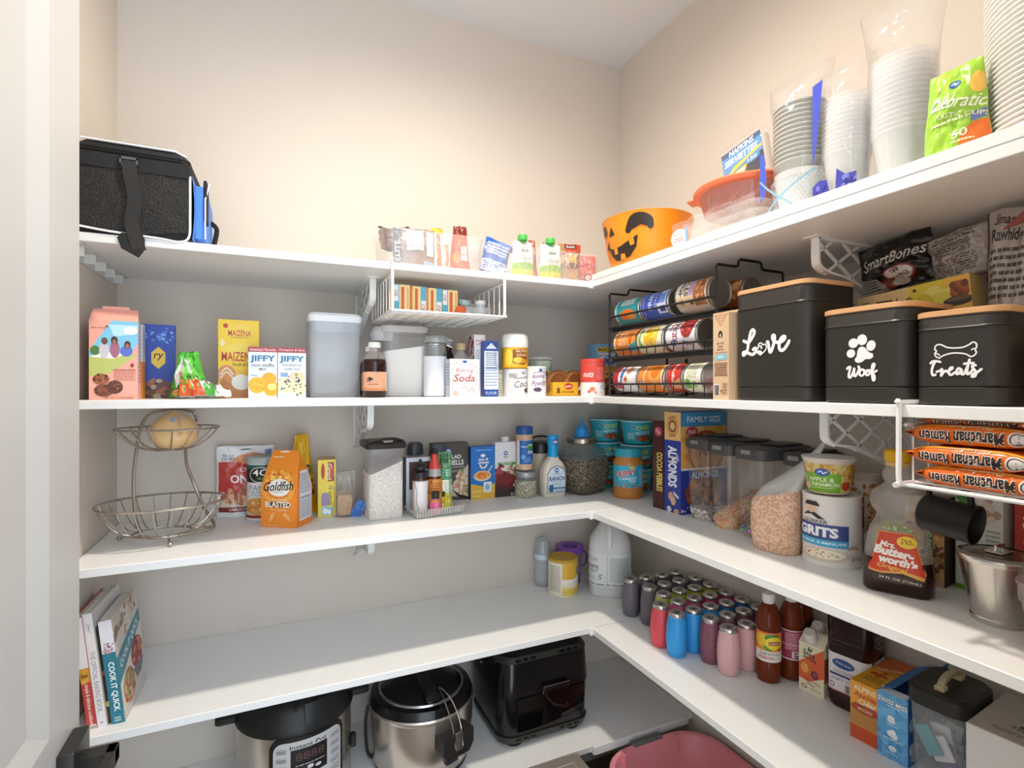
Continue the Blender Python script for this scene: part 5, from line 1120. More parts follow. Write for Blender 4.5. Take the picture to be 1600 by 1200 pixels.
carton('cracker_box', 'narrow yellow box of crackers with sideways lettering', w, .075, h, (-1.127, -.108, T3), -3, '#ecd04a', fr=[R(0, 0, 1, 1, '#f0d848'), R(.08, .58, .92, .97, '#ecd03a'), R(.55, .62, .9, .96, '#8a3a2a'), E(.72, .79, .14, .15, '#c0522c'), T('Girard', .62, .79, .95, .1, '#f3dcb0', -90), E(.28, .8, .1, .14, '#a83a28'), E(.4, .3, .24, .13, '#b9a8c4'), T('10 ounces', .72, .37, 1.15, .075, '#4a4a5c', -90), Ln(.2, .2, .6, .42, 8, '#6a5a8a'), R(.2, .03, .8, .17, '#8fd0e0'), E(.4, .1, .14, .05, '#f4f8fa'), E(.62, .08, .12, .04, '#f4f8fa')], tp=[R(0, 0, 1, 1, '#c9b06a')], rt=[R(0, 0, 1, 1, '#d8ba3a')])
t = thing('bread_bag', 'clear plastic bag holding a few bread slices', 'bag', (-1.0795, -.15, T3), -6)
pouch(t, .07, .13, .055, clear('#f6f2ea', .16, .9, .08, bump=.6), 'bag_film', seed=131, amp=.009, top=.8)
for k in range(3):
    MB().loft([(.004 + 0, .02, .005, .004, -.001, -.014 + k * .013), (.05, .022, .005, .004, 0, -.013 + k * .013), (.062, .017, .004, .003, 0, -.013 + k * .013)], 3).build('bread_slice', mat('#cfa476', .8, 0, .4, 200), t)
pouch(t, .03, .05, .004, mat('#4a78c0', .3), 'blue_corner', seed=3, amp=.004, both=True).__call__
COL.objects['blue_corner'].location = (.025, -.03, .0)
COL.objects['blue_corner'].rotation_euler = (0, .5, 0)

# ---- rice container with dark lid
t = thing('rice_container', 'clear container of white rice with dark clamp lid', 'container', (-0.9782, -.19, T3), 1)
w, d, h = .1, .118, .2
MB().loft([(0, w / 2 - .004, d / 2 - .004, .012), (.003, w / 2 - .002, d / 2 - .002, .014), (h * .86, w / 2 - .001, d / 2 - .001, .014), (h * .92, w / 2 + .004, d / 2 + .004, .016), (h, w / 2 + .004, d / 2 + .004, .016)], 4, cap1=False).build('container_wall', clear('#f4f2f6', .12, .7), t, 40)
m = MB().grid(lambda u, v: ((u - .5) * (w - .008), (v - .5) * (d - .008), .125 + .04 * u + .012 * math.sin(3 * v) + .003 * _noise.noise(Vector((u * 8, v * 8, 2)))), 12, 12)
RICE = granule(['#f0eae2', '#e2dad0', '#f6f2ec', '#d8d0c6', '#eae4da'], 420.)
b = len(m.v)
m2 = MB().loft([(.001, w / 2 - .0015, d / 2 - .0015, .014), (.125, w / 2 - .0008, d / 2 - .0008, .014)], 3, cap1=False)
N = 16; k0 = len(m2.v); ringp = ring(w / 2 - .0006, d / 2 - .0006, .014, 3)
for x, y in ringp: m2.v.append((x, y, .125 + .04 * (x / w + .5) + .012 * math.sin(3 * (y / d + .5))))
for i in range(N): m2.f.append((16 + i, 16 + (i + 1) % N, 32 + (i + 1) % N, 32 + i))
m2.f.append(tuple(32 + i for i in range(N)))
m2.build('rice', RICE, t, kind='stuff')
DK = mat('#2f2b28', .4)
MB().loft([(h, w / 2 + .006, d / 2 + .006, .018), (h + .012, w / 2 + .009, d / 2 + .009, .018), (h + .018, w / 2 + .004, d / 2 + .004, .016), (h + .021, w / 2 - .012, d / 2 - .012, .014)], 4).build('lid', DK, t, 40)
MB().tube(smooth_path([(-.048, -.05, h + .02), (-.02, -.05, h + .026), (.02, -.05, h + .028), (.05, -.05, h + .02)], 4), .004, 5).build('lid_handle', DK, t)
MB().box(-.01, -d / 2 - .01, h + .018, .016, -d / 2 + .02, h + .024, .002).build('clamp_tab', mat('#9a948c', .35), t)

# ---- ribbed clear tray with sauces
t = thing('clear_tray', 'shallow ribbed clear tray holding sauce bottles', 'tray', (-.834, -.24, T3), 8)
tub(t, 'tray_wall', .168, .09, .026, .002, clear('#f2f2ee', .2, .9), .012, .88)
for k in range(18):
    MB().box(-.074 + k * .0085, -.0452, .006, -.0725 + k * .0085, -.0435, .024).build('rib', clear('#ffffff', .35, .9), t)
m = None
zt = T3 + .0035
t = thing('syrup_bottle', 'white labelled squeeze bottle with black nozzle cap in tray', 'bottle', (-.876, -.232, zt))
MB().lathe([(.02, 0), (.0225, .004), (.0225, .096), (.021, .105), (.02, .108)], 7).build('bottle_body', mat('#4a2a1c', .2), t)
art('paper_label', t, cyl(.0229, .11, .012, .086), .11, .086, [R(0, 0, 1, 1, '#efeaea'), R(0, 0, .3, 1, '#dcc8c0'), T('HERSHEY', .74, .5, .5, .1, '#8a2430', 90, 0, .01), T('H', .72, .58, .09, .1, '#8a2430', 0, 0, .03), T('HC', .74, .4, .12, .06, '#8a2430'), S([(.28, 1), (.36, .6), (.34, .3), (.42, 0)], .016, '#4a2a20')] + [E(.04 + .05 * k, .985, .012, .012, '#4a2a20') for k in range(20)] + [E(.04 + .05 * k, .015, .012, .012, '#4a2a20') for k in range(20)], .008)
MB().lathe([(.0215, .106), (.022, .108), (.022, .122), (.012, .124), (.014, .128), (.019, .131), (.019, .138), (.01, .143), (.005, .146), (.004, .158), (.0015, .16)], 7).build('nozzle_cap', mat('#26262a', .4), t, 30)
t = thing('chili_sauce_bottle', 'orange labelled sauce bottle with red tapered cap in tray', 'bottle', (-.83, -.222, zt))
MB().lathe([(.018, 0), (.02, .004), (.02, .102), (.0185, .112), (.018, .126)], 7).build('bottle_body', mat('#6a2a12', .15), t)
MB().lathe([(.0205, .106), (.0195, .114), (.0185, .128)], 7, cap0=False, cap1=False).build('clear_neck', clear('#e8ece8', .5, .9), t)
art('paper_label', t, cyl(.0204, .075, .008, .09), .075, .09, [R(0, 0, 1, 1, '#dd9440'), Ln(.15, .5, .85, .9, 5, '#a85c20'), R(.8, 0, 1, 1, '#c87a2c'), E(.4, .3, .3, .2, '#e6a85a'), E(.3, .93, .05, .03, '#7a3a1c')], .008)
MB().lathe([(.0165, .126), (.017, .129), (.0165, .14), (.012, .15), (.0095, .17), (.0075, .172)], 7).build('red_cap', mat('#d8473f', .35), t)
MB().lathe([(.006, .171), (.0045, .186), (.003, .188)], 6).build('cap_tip', mat('#262626', .4), t)
t = thing('food_colour_bottle', 'tiny pink bottle with black cap at front of tray', 'bottle', (-.838, -.259, zt))
MB().lathe([(.0155, 0), (.017, .003), (.017, .03), (.013, .038), (.009, .042), (.009, .046)], 7).build('bottle_body', mat('#e86a9c', .25), t)
MB().lathe([(.0171, .028), (.0131, .0385), (.0092, .042)], 7, cap0=False, cap1=False).build('orange_shoulder', mat('#e89a5a', .25), t)
MB().lathe([(.011, .046), (.0115, .047), (.0115, .064), (.01, .066)], 7).build('cap', mat('#232323', .4), t)
food_pack('seasoning_pouch', 'green and yellow pouch standing at the right of the tray', 'pouch', .05, .175, .03, (-.795, -.205, zt), -4, '#2f8a4a', [R(0, 0, 1, 1, '#cfd8c0'), R(0, .52, 1, 1, '#2a7d48'), R(.1, .8, .7, .97, '#1d5c30'), Pg([(.3, .5), (1, .6), (1, .75), (.4, .7)], '#4aa070'), Ln(.5, .58, .98, .7, 3, '#e0f0e4'), R(.3, .3, .75, .52, '#eef2e6'), F(.6, .15, .36, .14, ['#f0d838', '#e8c82a', '#f6e66a'], 40, .3, 3), R(0, 0, .3, .5, '#e0b84a'), E(.35, .28, .14, .05, '#3a5a2a'), S([(.86, .5), (.78, .35), (.95, .15)], .02, '#8aa85a')], None, .3, seed=141, amp=.005, top=.8, lean=-.012)
carton('brownie_mix_box', 'white and brown box behind the nozzle bottle', .075, .05, .16, (-.868, -.148, T3), 2, '#dfe4ea', fr=[R(0, 0, 1, 1, '#e4e8ee'), R(.12, .4, 1, .92, '#5a4438'), T('z', .85, .72, .1, .1, '#e8e0d8'), F(.5, .6, .3, .2, BROWNS, 20, .3, 3)], lt=[R(0, 0, 1, 1, '#6c7684')], tp=[R(0, 0, 1, 1, '#a09890')])
t = thing('sauce_bottle', 'bottle with dark grey flip cap behind the brown box', 'bottle', (-0.8553, -.085, T3))
MB().lathe([(.02, 0), (.022, .004), (.022, .15), (.02, .16)], 6).build('bottle_body', mat('#7a5a4c', .3), t)
MB().loft([(.16, .026, .024, .02), (.192, .024, .022, .02), (.198, .016, .02, .015)], 5).build('flip_cap', mat('#3a3c42', .4), t)
t = thing('sauce_bottle', 'bottle with grey flip cap hidden behind the red-capped bottle', 'bottle', (-.79, -.128, T3))
MB().lathe([(.018, 0), (.02, .004), (.02, .15), (.018, .16)], 6).build('bottle_body', mat('#4a4a48', .3), t)
MB().lathe([(.021, .16), (.021, .186), (.018, .19)], 6).build('cap', mat('#5a6068', .4), t)

w, h = .122, .19
carton('pasta_salad_box', 'dark brown pasta salad box behind green pouch', w, .045, h, (-0.7369, -.066, T3), 0, '#4f4742', fr=[R(0, 0, 1, 1, '#514944')] + badge(.44, .87, .08, .045) + [T('SALAD', .58, .76, .44, .07, '#f2eee8', 0, 0, .03), T('SHELLS', .62, .66, .5, .09, '#f2eee8', 0, 0, .03), Ln(.5, .56, .9, .6, 1, '#b0a8a0'), T('bacon ranch', .68, .52, .34, .05, '#d8d0c8', 4, .2, 0), Pg([(1, .62), (.75, .45), (.52, .25), (.54, .08), (1, .02)], '#d8c8b0'), F(.82, .28, .24, .22, ['#e0c8a0', '#c8a878', '#d8907a', '#f0e4cc', '#8a9a5a'], 60, .25, 5), Pg([(.54, .2), (.7, .06), (1, .0), (1, .05), (.75, .1)], '#221e1c'), R(.0, 0, .5, .35, '#6a6058')], rt=[R(0, 0, 1, 1, '#26221f')])
w, h = .088, .175
carton('macaroni_box', 'bright blue and yellow macaroni and cheese box', w, .04, h, (-0.6299, -.084, T3), 3, '#2a72c0', fr=[R(0, 0, 1, 1, '#2b78c8'), Pg([(0, .3), (.5, .24), (1, .28), (1, 0), (0, 0)], '#e9b93c'), Ln(.2, .92, .85, .95, 1, '#9cc4ec'), E(.5, .83, .1, .03, '#f2f2ee'), T('mac &', .52, .76, .4, .055, '#f4f4f0', 0, 0, .03), T('cheese', .52, .7, .46, .055, '#f4f4f0', 0, 0, .03), S([(.38, .65), (.44, .6), (.58, .6), (.66, .65)], .035, '#e9e0d0'), E(.48, .44, .36, .1, '#f0dcb8'), E(.48, .45, .31, .075, '#e8873a'), F(.48, .45, .29, .065, ['#f0a04c', '#e07a2a', '#f6bc6a'], 40, .25, 3), S([(.72, .52), (.88, .62)], .02, '#dfe4ea'), R(.52, .12, .86, .32, '#eaf2f4'), E(.68, .22, .1, .06, '#8ac0dc'), T('shapes', .22, .06, .36, .04, '#f6e6b8', 0, .2), Ln(.06, .12, .45, .18, 2, '#f6dc90')], lt=[R(0, 0, 1, 1, '#1c3f78')], tp=[R(0, 0, 1, 1, '#3a7cc0')])
w, h = .084, .186
t = carton('broth_carton', 'white broth carton with red onions and dark soup bowl', w, .05, h, (-0.5425, -.075, T3), 2, '#e6e6ea', fr=[R(0, 0, 1, 1, '#e8e8ec')] + badge(.48, .8, .1, .04) + [T('BEEF', .48, .73, .2, .035, '#4a4a50'), Pg([(.05, .62), (.95, .62), (.8, .5), (.5, .46), (.2, .5)], '#e2ebdc'), R(.12, .58, .92, .63, '#4f9a4a'), T('BROTH', .5, .605, .5, .03, '#eef6ea'), Pg([(0, .5), (.2, .5), (.5, .46), (.8, .5), (1, .52), (1, 0), (0, 0)], '#7a3038'), F(.2, .45, .25, .14, ['#8a2a3c', '#a84a54', '#6a1c2c'], 20, .4, 3), F(.75, .46, .22, .1, ['#e0c0a0', '#c8a080', '#8a6a4a', '#5a8a3a'], 30, .3, 5), E(.5, .29, .46, .13, '#5c1c22'), E(.5, .3, .42, .1, '#7d2a2c'), Pg([(.0, .0), (1, 0), (1, .2), (.5, .12), (0, .22)], '#3a2a2c'), T('32 OZ', .82, .04, .24, .05, '#e8e4e4'), E(.88, .2, .07, .035, '#e8e0d0')], lt=[R(0, 0, 1, 1, '#c9ced4'), Ln(.1, .2, .9, .9, 10, '#8a9098')])
MB().lathe([(.013, h), (.014, h + .002), (.014, h + .015), (.012, h + .017)], 6).xf(Matrix.Translation((.008, 0, 0))).build('cap', mat('#f2f2f2', .4), t)
# pepper jar with the cheese shaker on it
t = thing('spice_jar', 'short glass jar of pale dried herbs under blue-capped shaker', 'jar', (-0.4789, -.122, T3))
r = .037
MB().lathe([(r * .92, 0), (r, .004), (r, .064), (r * .95, .07)], 8, cap1=False).build('glass_wall', clear('#eef2ee', .12, .9), t)
MB().lathe([(r * .93, .001), (r * 1.008, .004), (r * 1.008, .056)], 8).build('herbs', granule(['#b8b49a', '#a39f84', '#cfcbb4', '#8f8c74'], 250.), t, kind='stuff')
MB().lathe([(r * .98, .068), (r, .07), (r, .084), (r * .9, .088), (.012, .089), (.01, .093)], 8).build('lid', mat('#a8acae', .3, .6), t)
t = thing('cheese_shaker', 'grated cheese shaker with dark blue cap on the herb jar', 'shaker', (-0.4839, -.122, T3 + .0935))
r = .0285
MB().lathe([(r, 0), (r + .001, .003), (r, .006), (r, .118), (r - .002, .122)], 8).build('shaker_body', mat('#d9b294', .3), t)
MB().lathe([(r - .0005, .12), (r + .001, .122), (r + .001, .144), (r - .001, .147), (r - .004, .148)], 8).build('cap', mat('#2c5a9c', .35), t)
art('shaker_print', t, cyl(r + .0006, .078, .02, .08), .078, .08, [R(0, 0, 1, 1, '#2a66ae'), R(0, 0, .12, 1, '#e4e8ee'), R(.5, .62, 1, .86, '#4f9a3a'), T('ORIGINAL', .72, .8, .42, .08, '#eaf4e0'), T('Organic', .34, .74, .3, .1, '#e8eef6', 0, .2), T('PARM', .7, .5, .4, .14, '#f0f4f8', 0, 0, .02), Pg([(.3, .1), (.55, .34), (.8, .1)], '#5a90cc'), Pg([(.7, .0), (.9, .0), (1, .3)], '#e0c850'), E(.3, .3, .1, .1, '#6aa8dc')], .008)
# black-lidded jar behind the dressing
t = thing('flip_top_jar', 'beige jar with black flip lid behind the ranch bottle', 'jar', (-0.3672-.022, -.06, T3))
MB().lathe([(.042, 0), (.045, .004), (.045, .14)], 8).build('jar_body', mat('#c9b9a4', .3), t)
MB().lathe([(.047, .14), (.0475, .142), (.0475, .172), (.044, .178)], 8).build('lid', mat('#201e1e', .35), t)
MB().tube(smooth_path([(-.04, 0, .178), (-.03, 0, .194), (.0, 0, .198), (.03, 0, .194), (.042, 0, .182)], 4), .004, 6).build('wire_bail', mat('#2a2828', .35), t)
t = thing('dressing_bottle', 'creamy ranch dressing bottle with bright blue neck wrap', 'bottle', (-0.3907, -.156, T3))
hw = .045
RS = [(0, .038, .024, .016), (.004, hw - .003, .027, .018), (.06, hw, .029, .018), (.088, hw - .002, .028, .018), (.112, .036, .025, .018), (.128, .022, .02, .018), (.14, .0165, .0165, .0165)]
MB().loft(RS, 6).build('bottle_body', mat('#e6dccb', .25), t, 50)
MB().lathe([(.0185, .128), (.0185, .136), (.0175, .17), (.019, .175), (.0195, .205), (.018, .21)], 7).build('neck_wrap', mat('#1fa0da', .35), t)
art('neck_badge', t, cyl(.02, .03, .174, .026), .03, .026, badge(.5, .5, .4, .4), .006)
art('front_print', t, loft_front(RS, .07, .016, .092), .07, .092, [Pg([(0, 0), (1, 0), (1, .7), (.85, .9), (.5, 1), (.15, .9), (0, .7)], '#2f5f8a'), Pg([(.03, .02), (.97, .02), (.97, .69), (.83, .87), (.5, .97), (.17, .87), (.03, .69)], '#e2eef4')] + badge(.5, .82, .12, .09) + [T('Creamy', .5, .68, .44, .1, '#5a86b0', 0, .25, 0), T('RANCH', .5, .52, .86, .16, '#2c6496', 0, 0, .03), Ln(.2, .38, .8, .42, 1, '#8aa8c4'), T('dressing', .5, .31, .5, .07, '#5a86b0', 0, .2), R(.05, .13, .95, .2, '#4f8fc0'), R(.08, .04, .3, .3, '#3a6a9c'), Ln(.4, .03, .9, .11, 1, '#8aa8c4')], .008)
# big square-shouldered jar of pepper with a blue juicer on the lid
t = thing('glass_jar', 'big glass jar of black pepper with steel lid', 'jar', (-0.2608, -.135, T3), 18)
MB().loft([(0, .05, .05, .02), (.004, .06, .06, .025), (.03, .073, .07, .03), (.085, .083, .078, .035), (.13, .079, .074, .04), (.16, .06, .058, .05), (.17, .05, .05, .05), (.18, .048, .048, .048)], 6, cap1=False).build('glass_wall', clear('#d8e2e0', .14, 1., .05), t, 50)
PEP = granule(['#4c443a', '#7d715f', '#5c5245', '#978a76', '#36302a', '#6a5f50'], 300.)
MB().loft([(.001, .052, .052, .02), (.004, .0605, .0605, .025), (.03, .0735, .0705, .03), (.085, .0835, .0785, .035), (.122, .0805, .0755, .04), (.132, .02, .07, .02)], 6).build('peppercorns', PEP, t, 60, kind='stuff')
MB().lathe([(.05, .176), (.055, .178), (.055, .192), (.051, .196)], 8).build('steel_lid', mat('#b0a494', .25, .9), t)
t = thing('citrus_juicer', 'small sky blue plastic funnel juicer upside down on the jar lid', 'juicer', (-0.2608, -.135, T3 + .1965))
MB().lathe([(.028, 0), (.03, .003), (.029, .012), (.025, .014), (.024, .024), (.016, .036), (.008, .044)], 8).build('funnel', mat('#2f98e0', .35), t, 40)
for k in range(4):
    MB().box(-.007 + k * .0045, -.001, .04, -.005 + k * .0045, .001, .066).build('prong', mat('#2f98e0', .35), t, flat=True)
# teal instant-noodle bowls, stacked in the corner
def noodle(label, x, y, k, rz):
    t = thing('noodle_bowl', label, 'bowl', (x, y, T3 + k * .086), rz, None)
    MB().lathe([(.044, 0), (.046, .003), (.058, .078), (.0605, .0785), (.061, .082), (.058, .083)], 8).build('bowl_body', mat('#2fb3c4', .4), t)
    MB().lathe([(.06, .0785), (.0615, .0795), (.0615, .0825), (.06, .0835)], 8, cap0=False, cap1=False).build('white_rim', mat('#cfe6e4', .4), t)
    art('bowl_print', t, cyl(.0468, .13, .006, .07, 0, .0575), .13, .07, [R(0, 0, 1, 1, '#2bb2c6'), E(.33, .78, .06, .1, '#9fb4d0'), E(.33, .78, .04, .07, '#5a7ab0'), T('CHILI', .62, .76, .4, .22, '#d8e04a', 6, .2, .03), T('NOODLE', .62, .5, .46, .16, '#dff2f0', 4, 0, .02), Pg([(.4, .3), (.75, .4), (.95, .2), (.7, .05), (.45, .1)], '#9a4a24'), F(.7, .2, .2, .14, ['#c8662a', '#e09040', '#7a3018'], 20, .3, k), Ln(.12, .15, .35, .5, 4, '#d8f0f0')], .01)
    return t
bx0, by0 = -.116, -.072
noodle('teal noodle bowl at the bottom of the rear corner stack', bx0, by0, 0, -30); noodle('teal noodle bowl in the middle of the rear corner stack', bx0, by0, 1, -25); noodle('teal noodle bowl on top of the rear corner stack', bx0, by0, 2, -28)
bx1, by1 = -0.0675, -.2
noodle('teal noodle bowl at the bottom of the front corner stack', bx1, by1, 0, -30); noodle('teal noodle bowl in the middle of the front corner stack', bx1, by1, 1, -25); noodle('teal noodle bowl on top of the front corner stack', bx1, by1, 2, -28)
t = thing('peanut_butter_jar', 'peanut butter jar with teal lid in front of noodle bowls', 'jar', (-0.1632, -.275, T3), -20)
r = .05
MB().lathe([(r * .9, 0), (r * .97, .004), (r, .012), (r, .118), (r * .97, .126), (r * .86, .134), (r * .86, .148)], 9).build('jar_body', mat('#c4813f', .2), t)
MB().lathe([(r * .93, .14), (r * .94, .142), (r * .94, .163), (r * .91, .167), (.0001, .167)], 9).build('lid', mat('#2f9fb8', .4), t)
art('paper_label', t, cyl(r + .0006, .16, .036, .076), .16, .076, [R(0, 0, 1, 1, '#3fb0d4'), T('SKIPPY', .36, .66, .46, .26, '#f2efea', 8, 0, .09), T('SKIPPY', .36, .66, .46, .24, '#c23a40', 8, 0, .03), T('CREAMY', .42, .44, .4, .1, '#eef6f8', 6, .1, .02), E(.5, .92, .06, .07, '#e8c84a'), F(.36, .12, .3, .14, ['#b8703a', '#d89a5c', '#8a4a24'], 24, .3, 4), E(.5, .36, .08, .1, '#8fd0e4'), Ln(.66, .1, .95, .85, 9, '#d0ecf4'), R(0, 0, 1, .04, '#c4813f')], .008)

# ================================================================ third shelf, right wall
def cereal(name, label, d, w, h, yc, col, spine, face, xf=-.185):
    """cereal box standing with its narrow side to the front; its big face looks to -y"""
    t = thing(name, label, 'box', (xf + d / 2, yc, T3), -90)
    MB().box(-w / 2, -d / 2, 0, w / 2, d / 2, h, .001).build('card_body', mat(col, .45), t)
    if spine: art('spine_print', t, front(w, h, d), w, h, spine)
    if face: art('front_print', t, rside(w, h, d), d, h, face)
    return t
cereal('cereal_box', 'brown cocoa cereal box showing its narrow side beside peanut butter', .175, .05, .27, -.4575, '#4a2220', [R(0, 0, 1, 1, '#4c2422'), E(.5, .88, .34, .055, '#c8505c'), T('Post', .5, .88, .4, .045, '#f0d8d8', -20, .2), T('COCOA PEBBLES', .62, .42, 2.4, .1, '#ecd96a', -90, 0, .03), Ln(.12, .3, .32, .6, 14, '#7a4a48')], None)
al = [R(0, 0, 1, 1, '#2d3f9c'), R(0, .72, 1, 1, '#eec27c'), E(.5, .86, .36, .1, '#d8a060'), E(.5, .86, .22, .06, '#8a4a22'), E(.5, .86, .15, .04, '#e8c890'), T('OATS', .5, .765, .4, .025, '#6a3018', 0, 0, .02), T('HONEY', .5, .95, .5, .022, '#a83a2a', 12), T('ALMONDS', .5, .46, 1.75, .13, '#eef0f8', -90, 0, .045), T('with', .82, .55, .3, .05, '#dfe4f4', -90), E(.4, .16, .16, .045, '#d8a888'), E(.55, .12, .15, .045, '#e2b898'), Pg([(.55, .22), (.9, .17), (.85, .15), (.6, .18)], '#e8e6ea'), E(.3, .03, .14, .03, '#dfe0e8'), E(.75, .02, .16, .03, '#d8a888')]
af = [R(0, 0, 1, 1, '#2c3c98'), R(0, .45, 1, 1, '#e6b060'), F(.5, .7, .5, .25, ['#e0a850', '#eec47c', '#d8963c'], 40, .15, 3), R(0, .86, 1, 1, '#3f8fc0'), T('FAMILY SIZE', .5, .93, .74, .06, '#cfe0ea', 0, 0, .02), E(.24, .81, .13, .05, '#c2404a'), T('Post', .24, .81, .16, .05, '#f2e2e2', 12, .2), E(.55, .6, .4, .22, '#a8552a'), E(.55, .6, .35, .19, '#d89a58'), T('HONEY BUNCHES', .55, .755, .62, .055, '#3a1c12', 0, 0, .03), T('OF OATS', .55, .46, .34, .045, '#5c2c18', 0, 0, .02), E(.55, .6, .24, .12, '#c88a48'), S([(.4, .58), (.55, .68), (.7, .58)], .02, '#7a3a1c'), E(.55, .6, .08, .04, '#8a4a22'), R(0, .43, 1, .45, '#e8e4e0'), T('ALMONDS', .52, .38, .6, .07, '#dfe4f0', 0, 0, .02), E(.5, .2, .42, .15, '#8a4a28'), F(.5, .2, .4, .14, BROWNS + ['#a8642f', '#c8844a'], 70, .25, 8), F(.5, .04, .5, .06, ['#e4e4ea', '#c8c8d4'], 30, .25, 2)]
cereal('cereal_box', 'tall blue and gold almond cereal box behind the clear containers', .177, .07, .3, -.5215, '#2d3f9c', al, af)

def dispenser(label, yc, w, h, xf, d, fill, fh, amp):
    t = thing('cereal_container', label, 'container', (xf + d / 2, yc, T3), -90)
    lh = .03; hh = h - lh; r = .022
    MB().loft([(0, w / 2 - .012, d / 2 - .012, r), (.008, w / 2 - .007, d / 2 - .007, r), (.02, w / 2 - .006, d / 2 - .006, r), (hh * .6, w / 2 - .002, d / 2 - .002, r), (hh, w / 2, d / 2, r)], 6, cap1=False).build('container_wall', clear('#ffffff', .035, .9, .05), t, 40)
    m = MB().loft([(.001, w / 2 - .0115, d / 2 - .0115, .021), (.02, w / 2 - .005, d / 2 - .005, .021)], 4, cap1=False)
    b = len(m.v); p = ring(w / 2 - .0042, d / 2 - .0042, .021, 4)
    tops = [(x, y, fh + amp * (y / d) * 2 + .006 * _noise.noise(Vector((x * 60, y * 60, yc * 9)))) for x, y in p]
    m.v += tops; N = 20
    for i in range(N): m.f.append((20 + i, 20 + (i + 1) % N, 40 + (i + 1) % N, 40 + i))
    m.v.append((0, 0, fh + .006))
    for i in range(N): m.f.append((40 + i, 40 + (i + 1) % N, 60))
    m.build('cereal', fill, t, kind='stuff')
    DKG = mat('#4b4a4a', .45)
    MB().loft([(hh - .006, w / 2 + .001, d / 2 + .001, r), (hh + .006, w / 2 + .003, d / 2 + .003, r), (hh + .02, w / 2 + .003, d / 2 + .003, r), (hh + .025, w / 2 - .002, d / 2 - .002, r)], 6).build('lid', DKG, t, 35)
    MB().box(-w * .34, -d * .1, hh + .024, w * .34, d * .4, hh + .031, .003).build('pour_flap', mat('#3a3939', .4), t)
    MB().box(-.014, -d / 2 - .0055, hh + .008, .014, -d / 2 - .002, hh + .018).build('lid_latch', mat('#8a8888', .4), t, flat=True)
    return t
dispenser('clear cereal container nearly empty, in front of almond box', -.616, .088, .236, -.186, .17, granule(['#c9c4c0', '#a8a29c', '#e0dcd8', '#8f8880', '#d4cec8'], 160.), .022, -.01)
dispenser('middle clear cereal container with pink and orange cereal', -.713, .076, .232, -.2, .185, granule(['#ec9a7c', '#f6d48c', '#e0727f', '#f0b878', '#d0c080', '#f4c8b4'], 170.), .058, .035)
dispenser('clear cereal container with green and rainbow cereal beside white bag', -.806, .088, .23, -.2, .185, granule(['#6cc06c', '#f08cac', '#9a6ad0', '#4aa886', '#a0d06a', '#f4b46c', '#6a8ce0'], 130.), .035, .022)
dispenser('rear clear cereal container mostly hidden, lid nearest the oats', -.8945, .076, .222, -.145, .135, granule(['#9a6a48', '#7a4a30', '#b8845a'], 150.), .09, .01)

# plastic bag of pale flakes with folded top
t = thing('cereal_bag', 'clear bag of pale pink cereal flakes with folded top', 'bag', (-.212, -0.9016, T3), -82)
FLK = granule(['#e0b496', '#dbab8c', '#eac6ac', '#d6a283', '#ecceb6'], 210.)
m = MB()
def bagb(u, v, g=0.):
    a = 2 * PI * u; hx = .05 + .006 * math.sin(PI * v) - g; hy = .038 + .005 * math.sin(PI * v) - g
    k = 1 + .05 * _noise.noise(Vector((math.cos(a) * 2, math.sin(a) * 2, v * 3)))
    return (hx * k * abs(math.cos(a)) ** .7 * (1 if math.cos(a) > 0 else -1), hy * k * abs(math.sin(a)) ** .7 * (1 if math.sin(a) > 0 else -1), .001 + v * .128 + (.016 * math.cos(a) if v > .9 else 0))
m.grid(lambda u, v: bagb(u, v, .001), 28, 8, True); m.f.append(tuple(range(28))[::-1]); m.f.append(tuple(8 * 28 + i for i in range(28)))
m.build('flakes', FLK, t, 60, kind='stuff')
FILM = clear('#ffffff', .62, .7, .1, bump=.4)
def film(u, v):
    q = v; x, y, z = bagb(u, .98, -.001); a = 2 * PI * u
    return (x * (1 + .14 * q) + .03 * q * q, y * (1 - .92 * q ** .6) + .075 * q + .004 * _noise.noise(Vector((u * 8, q * 4, 2))), z + .085 * q + .05 * q * (x / .05) * q)
m = MB().grid(film, 28, 18, True); m.build('bag_film', FILM, t, 60)

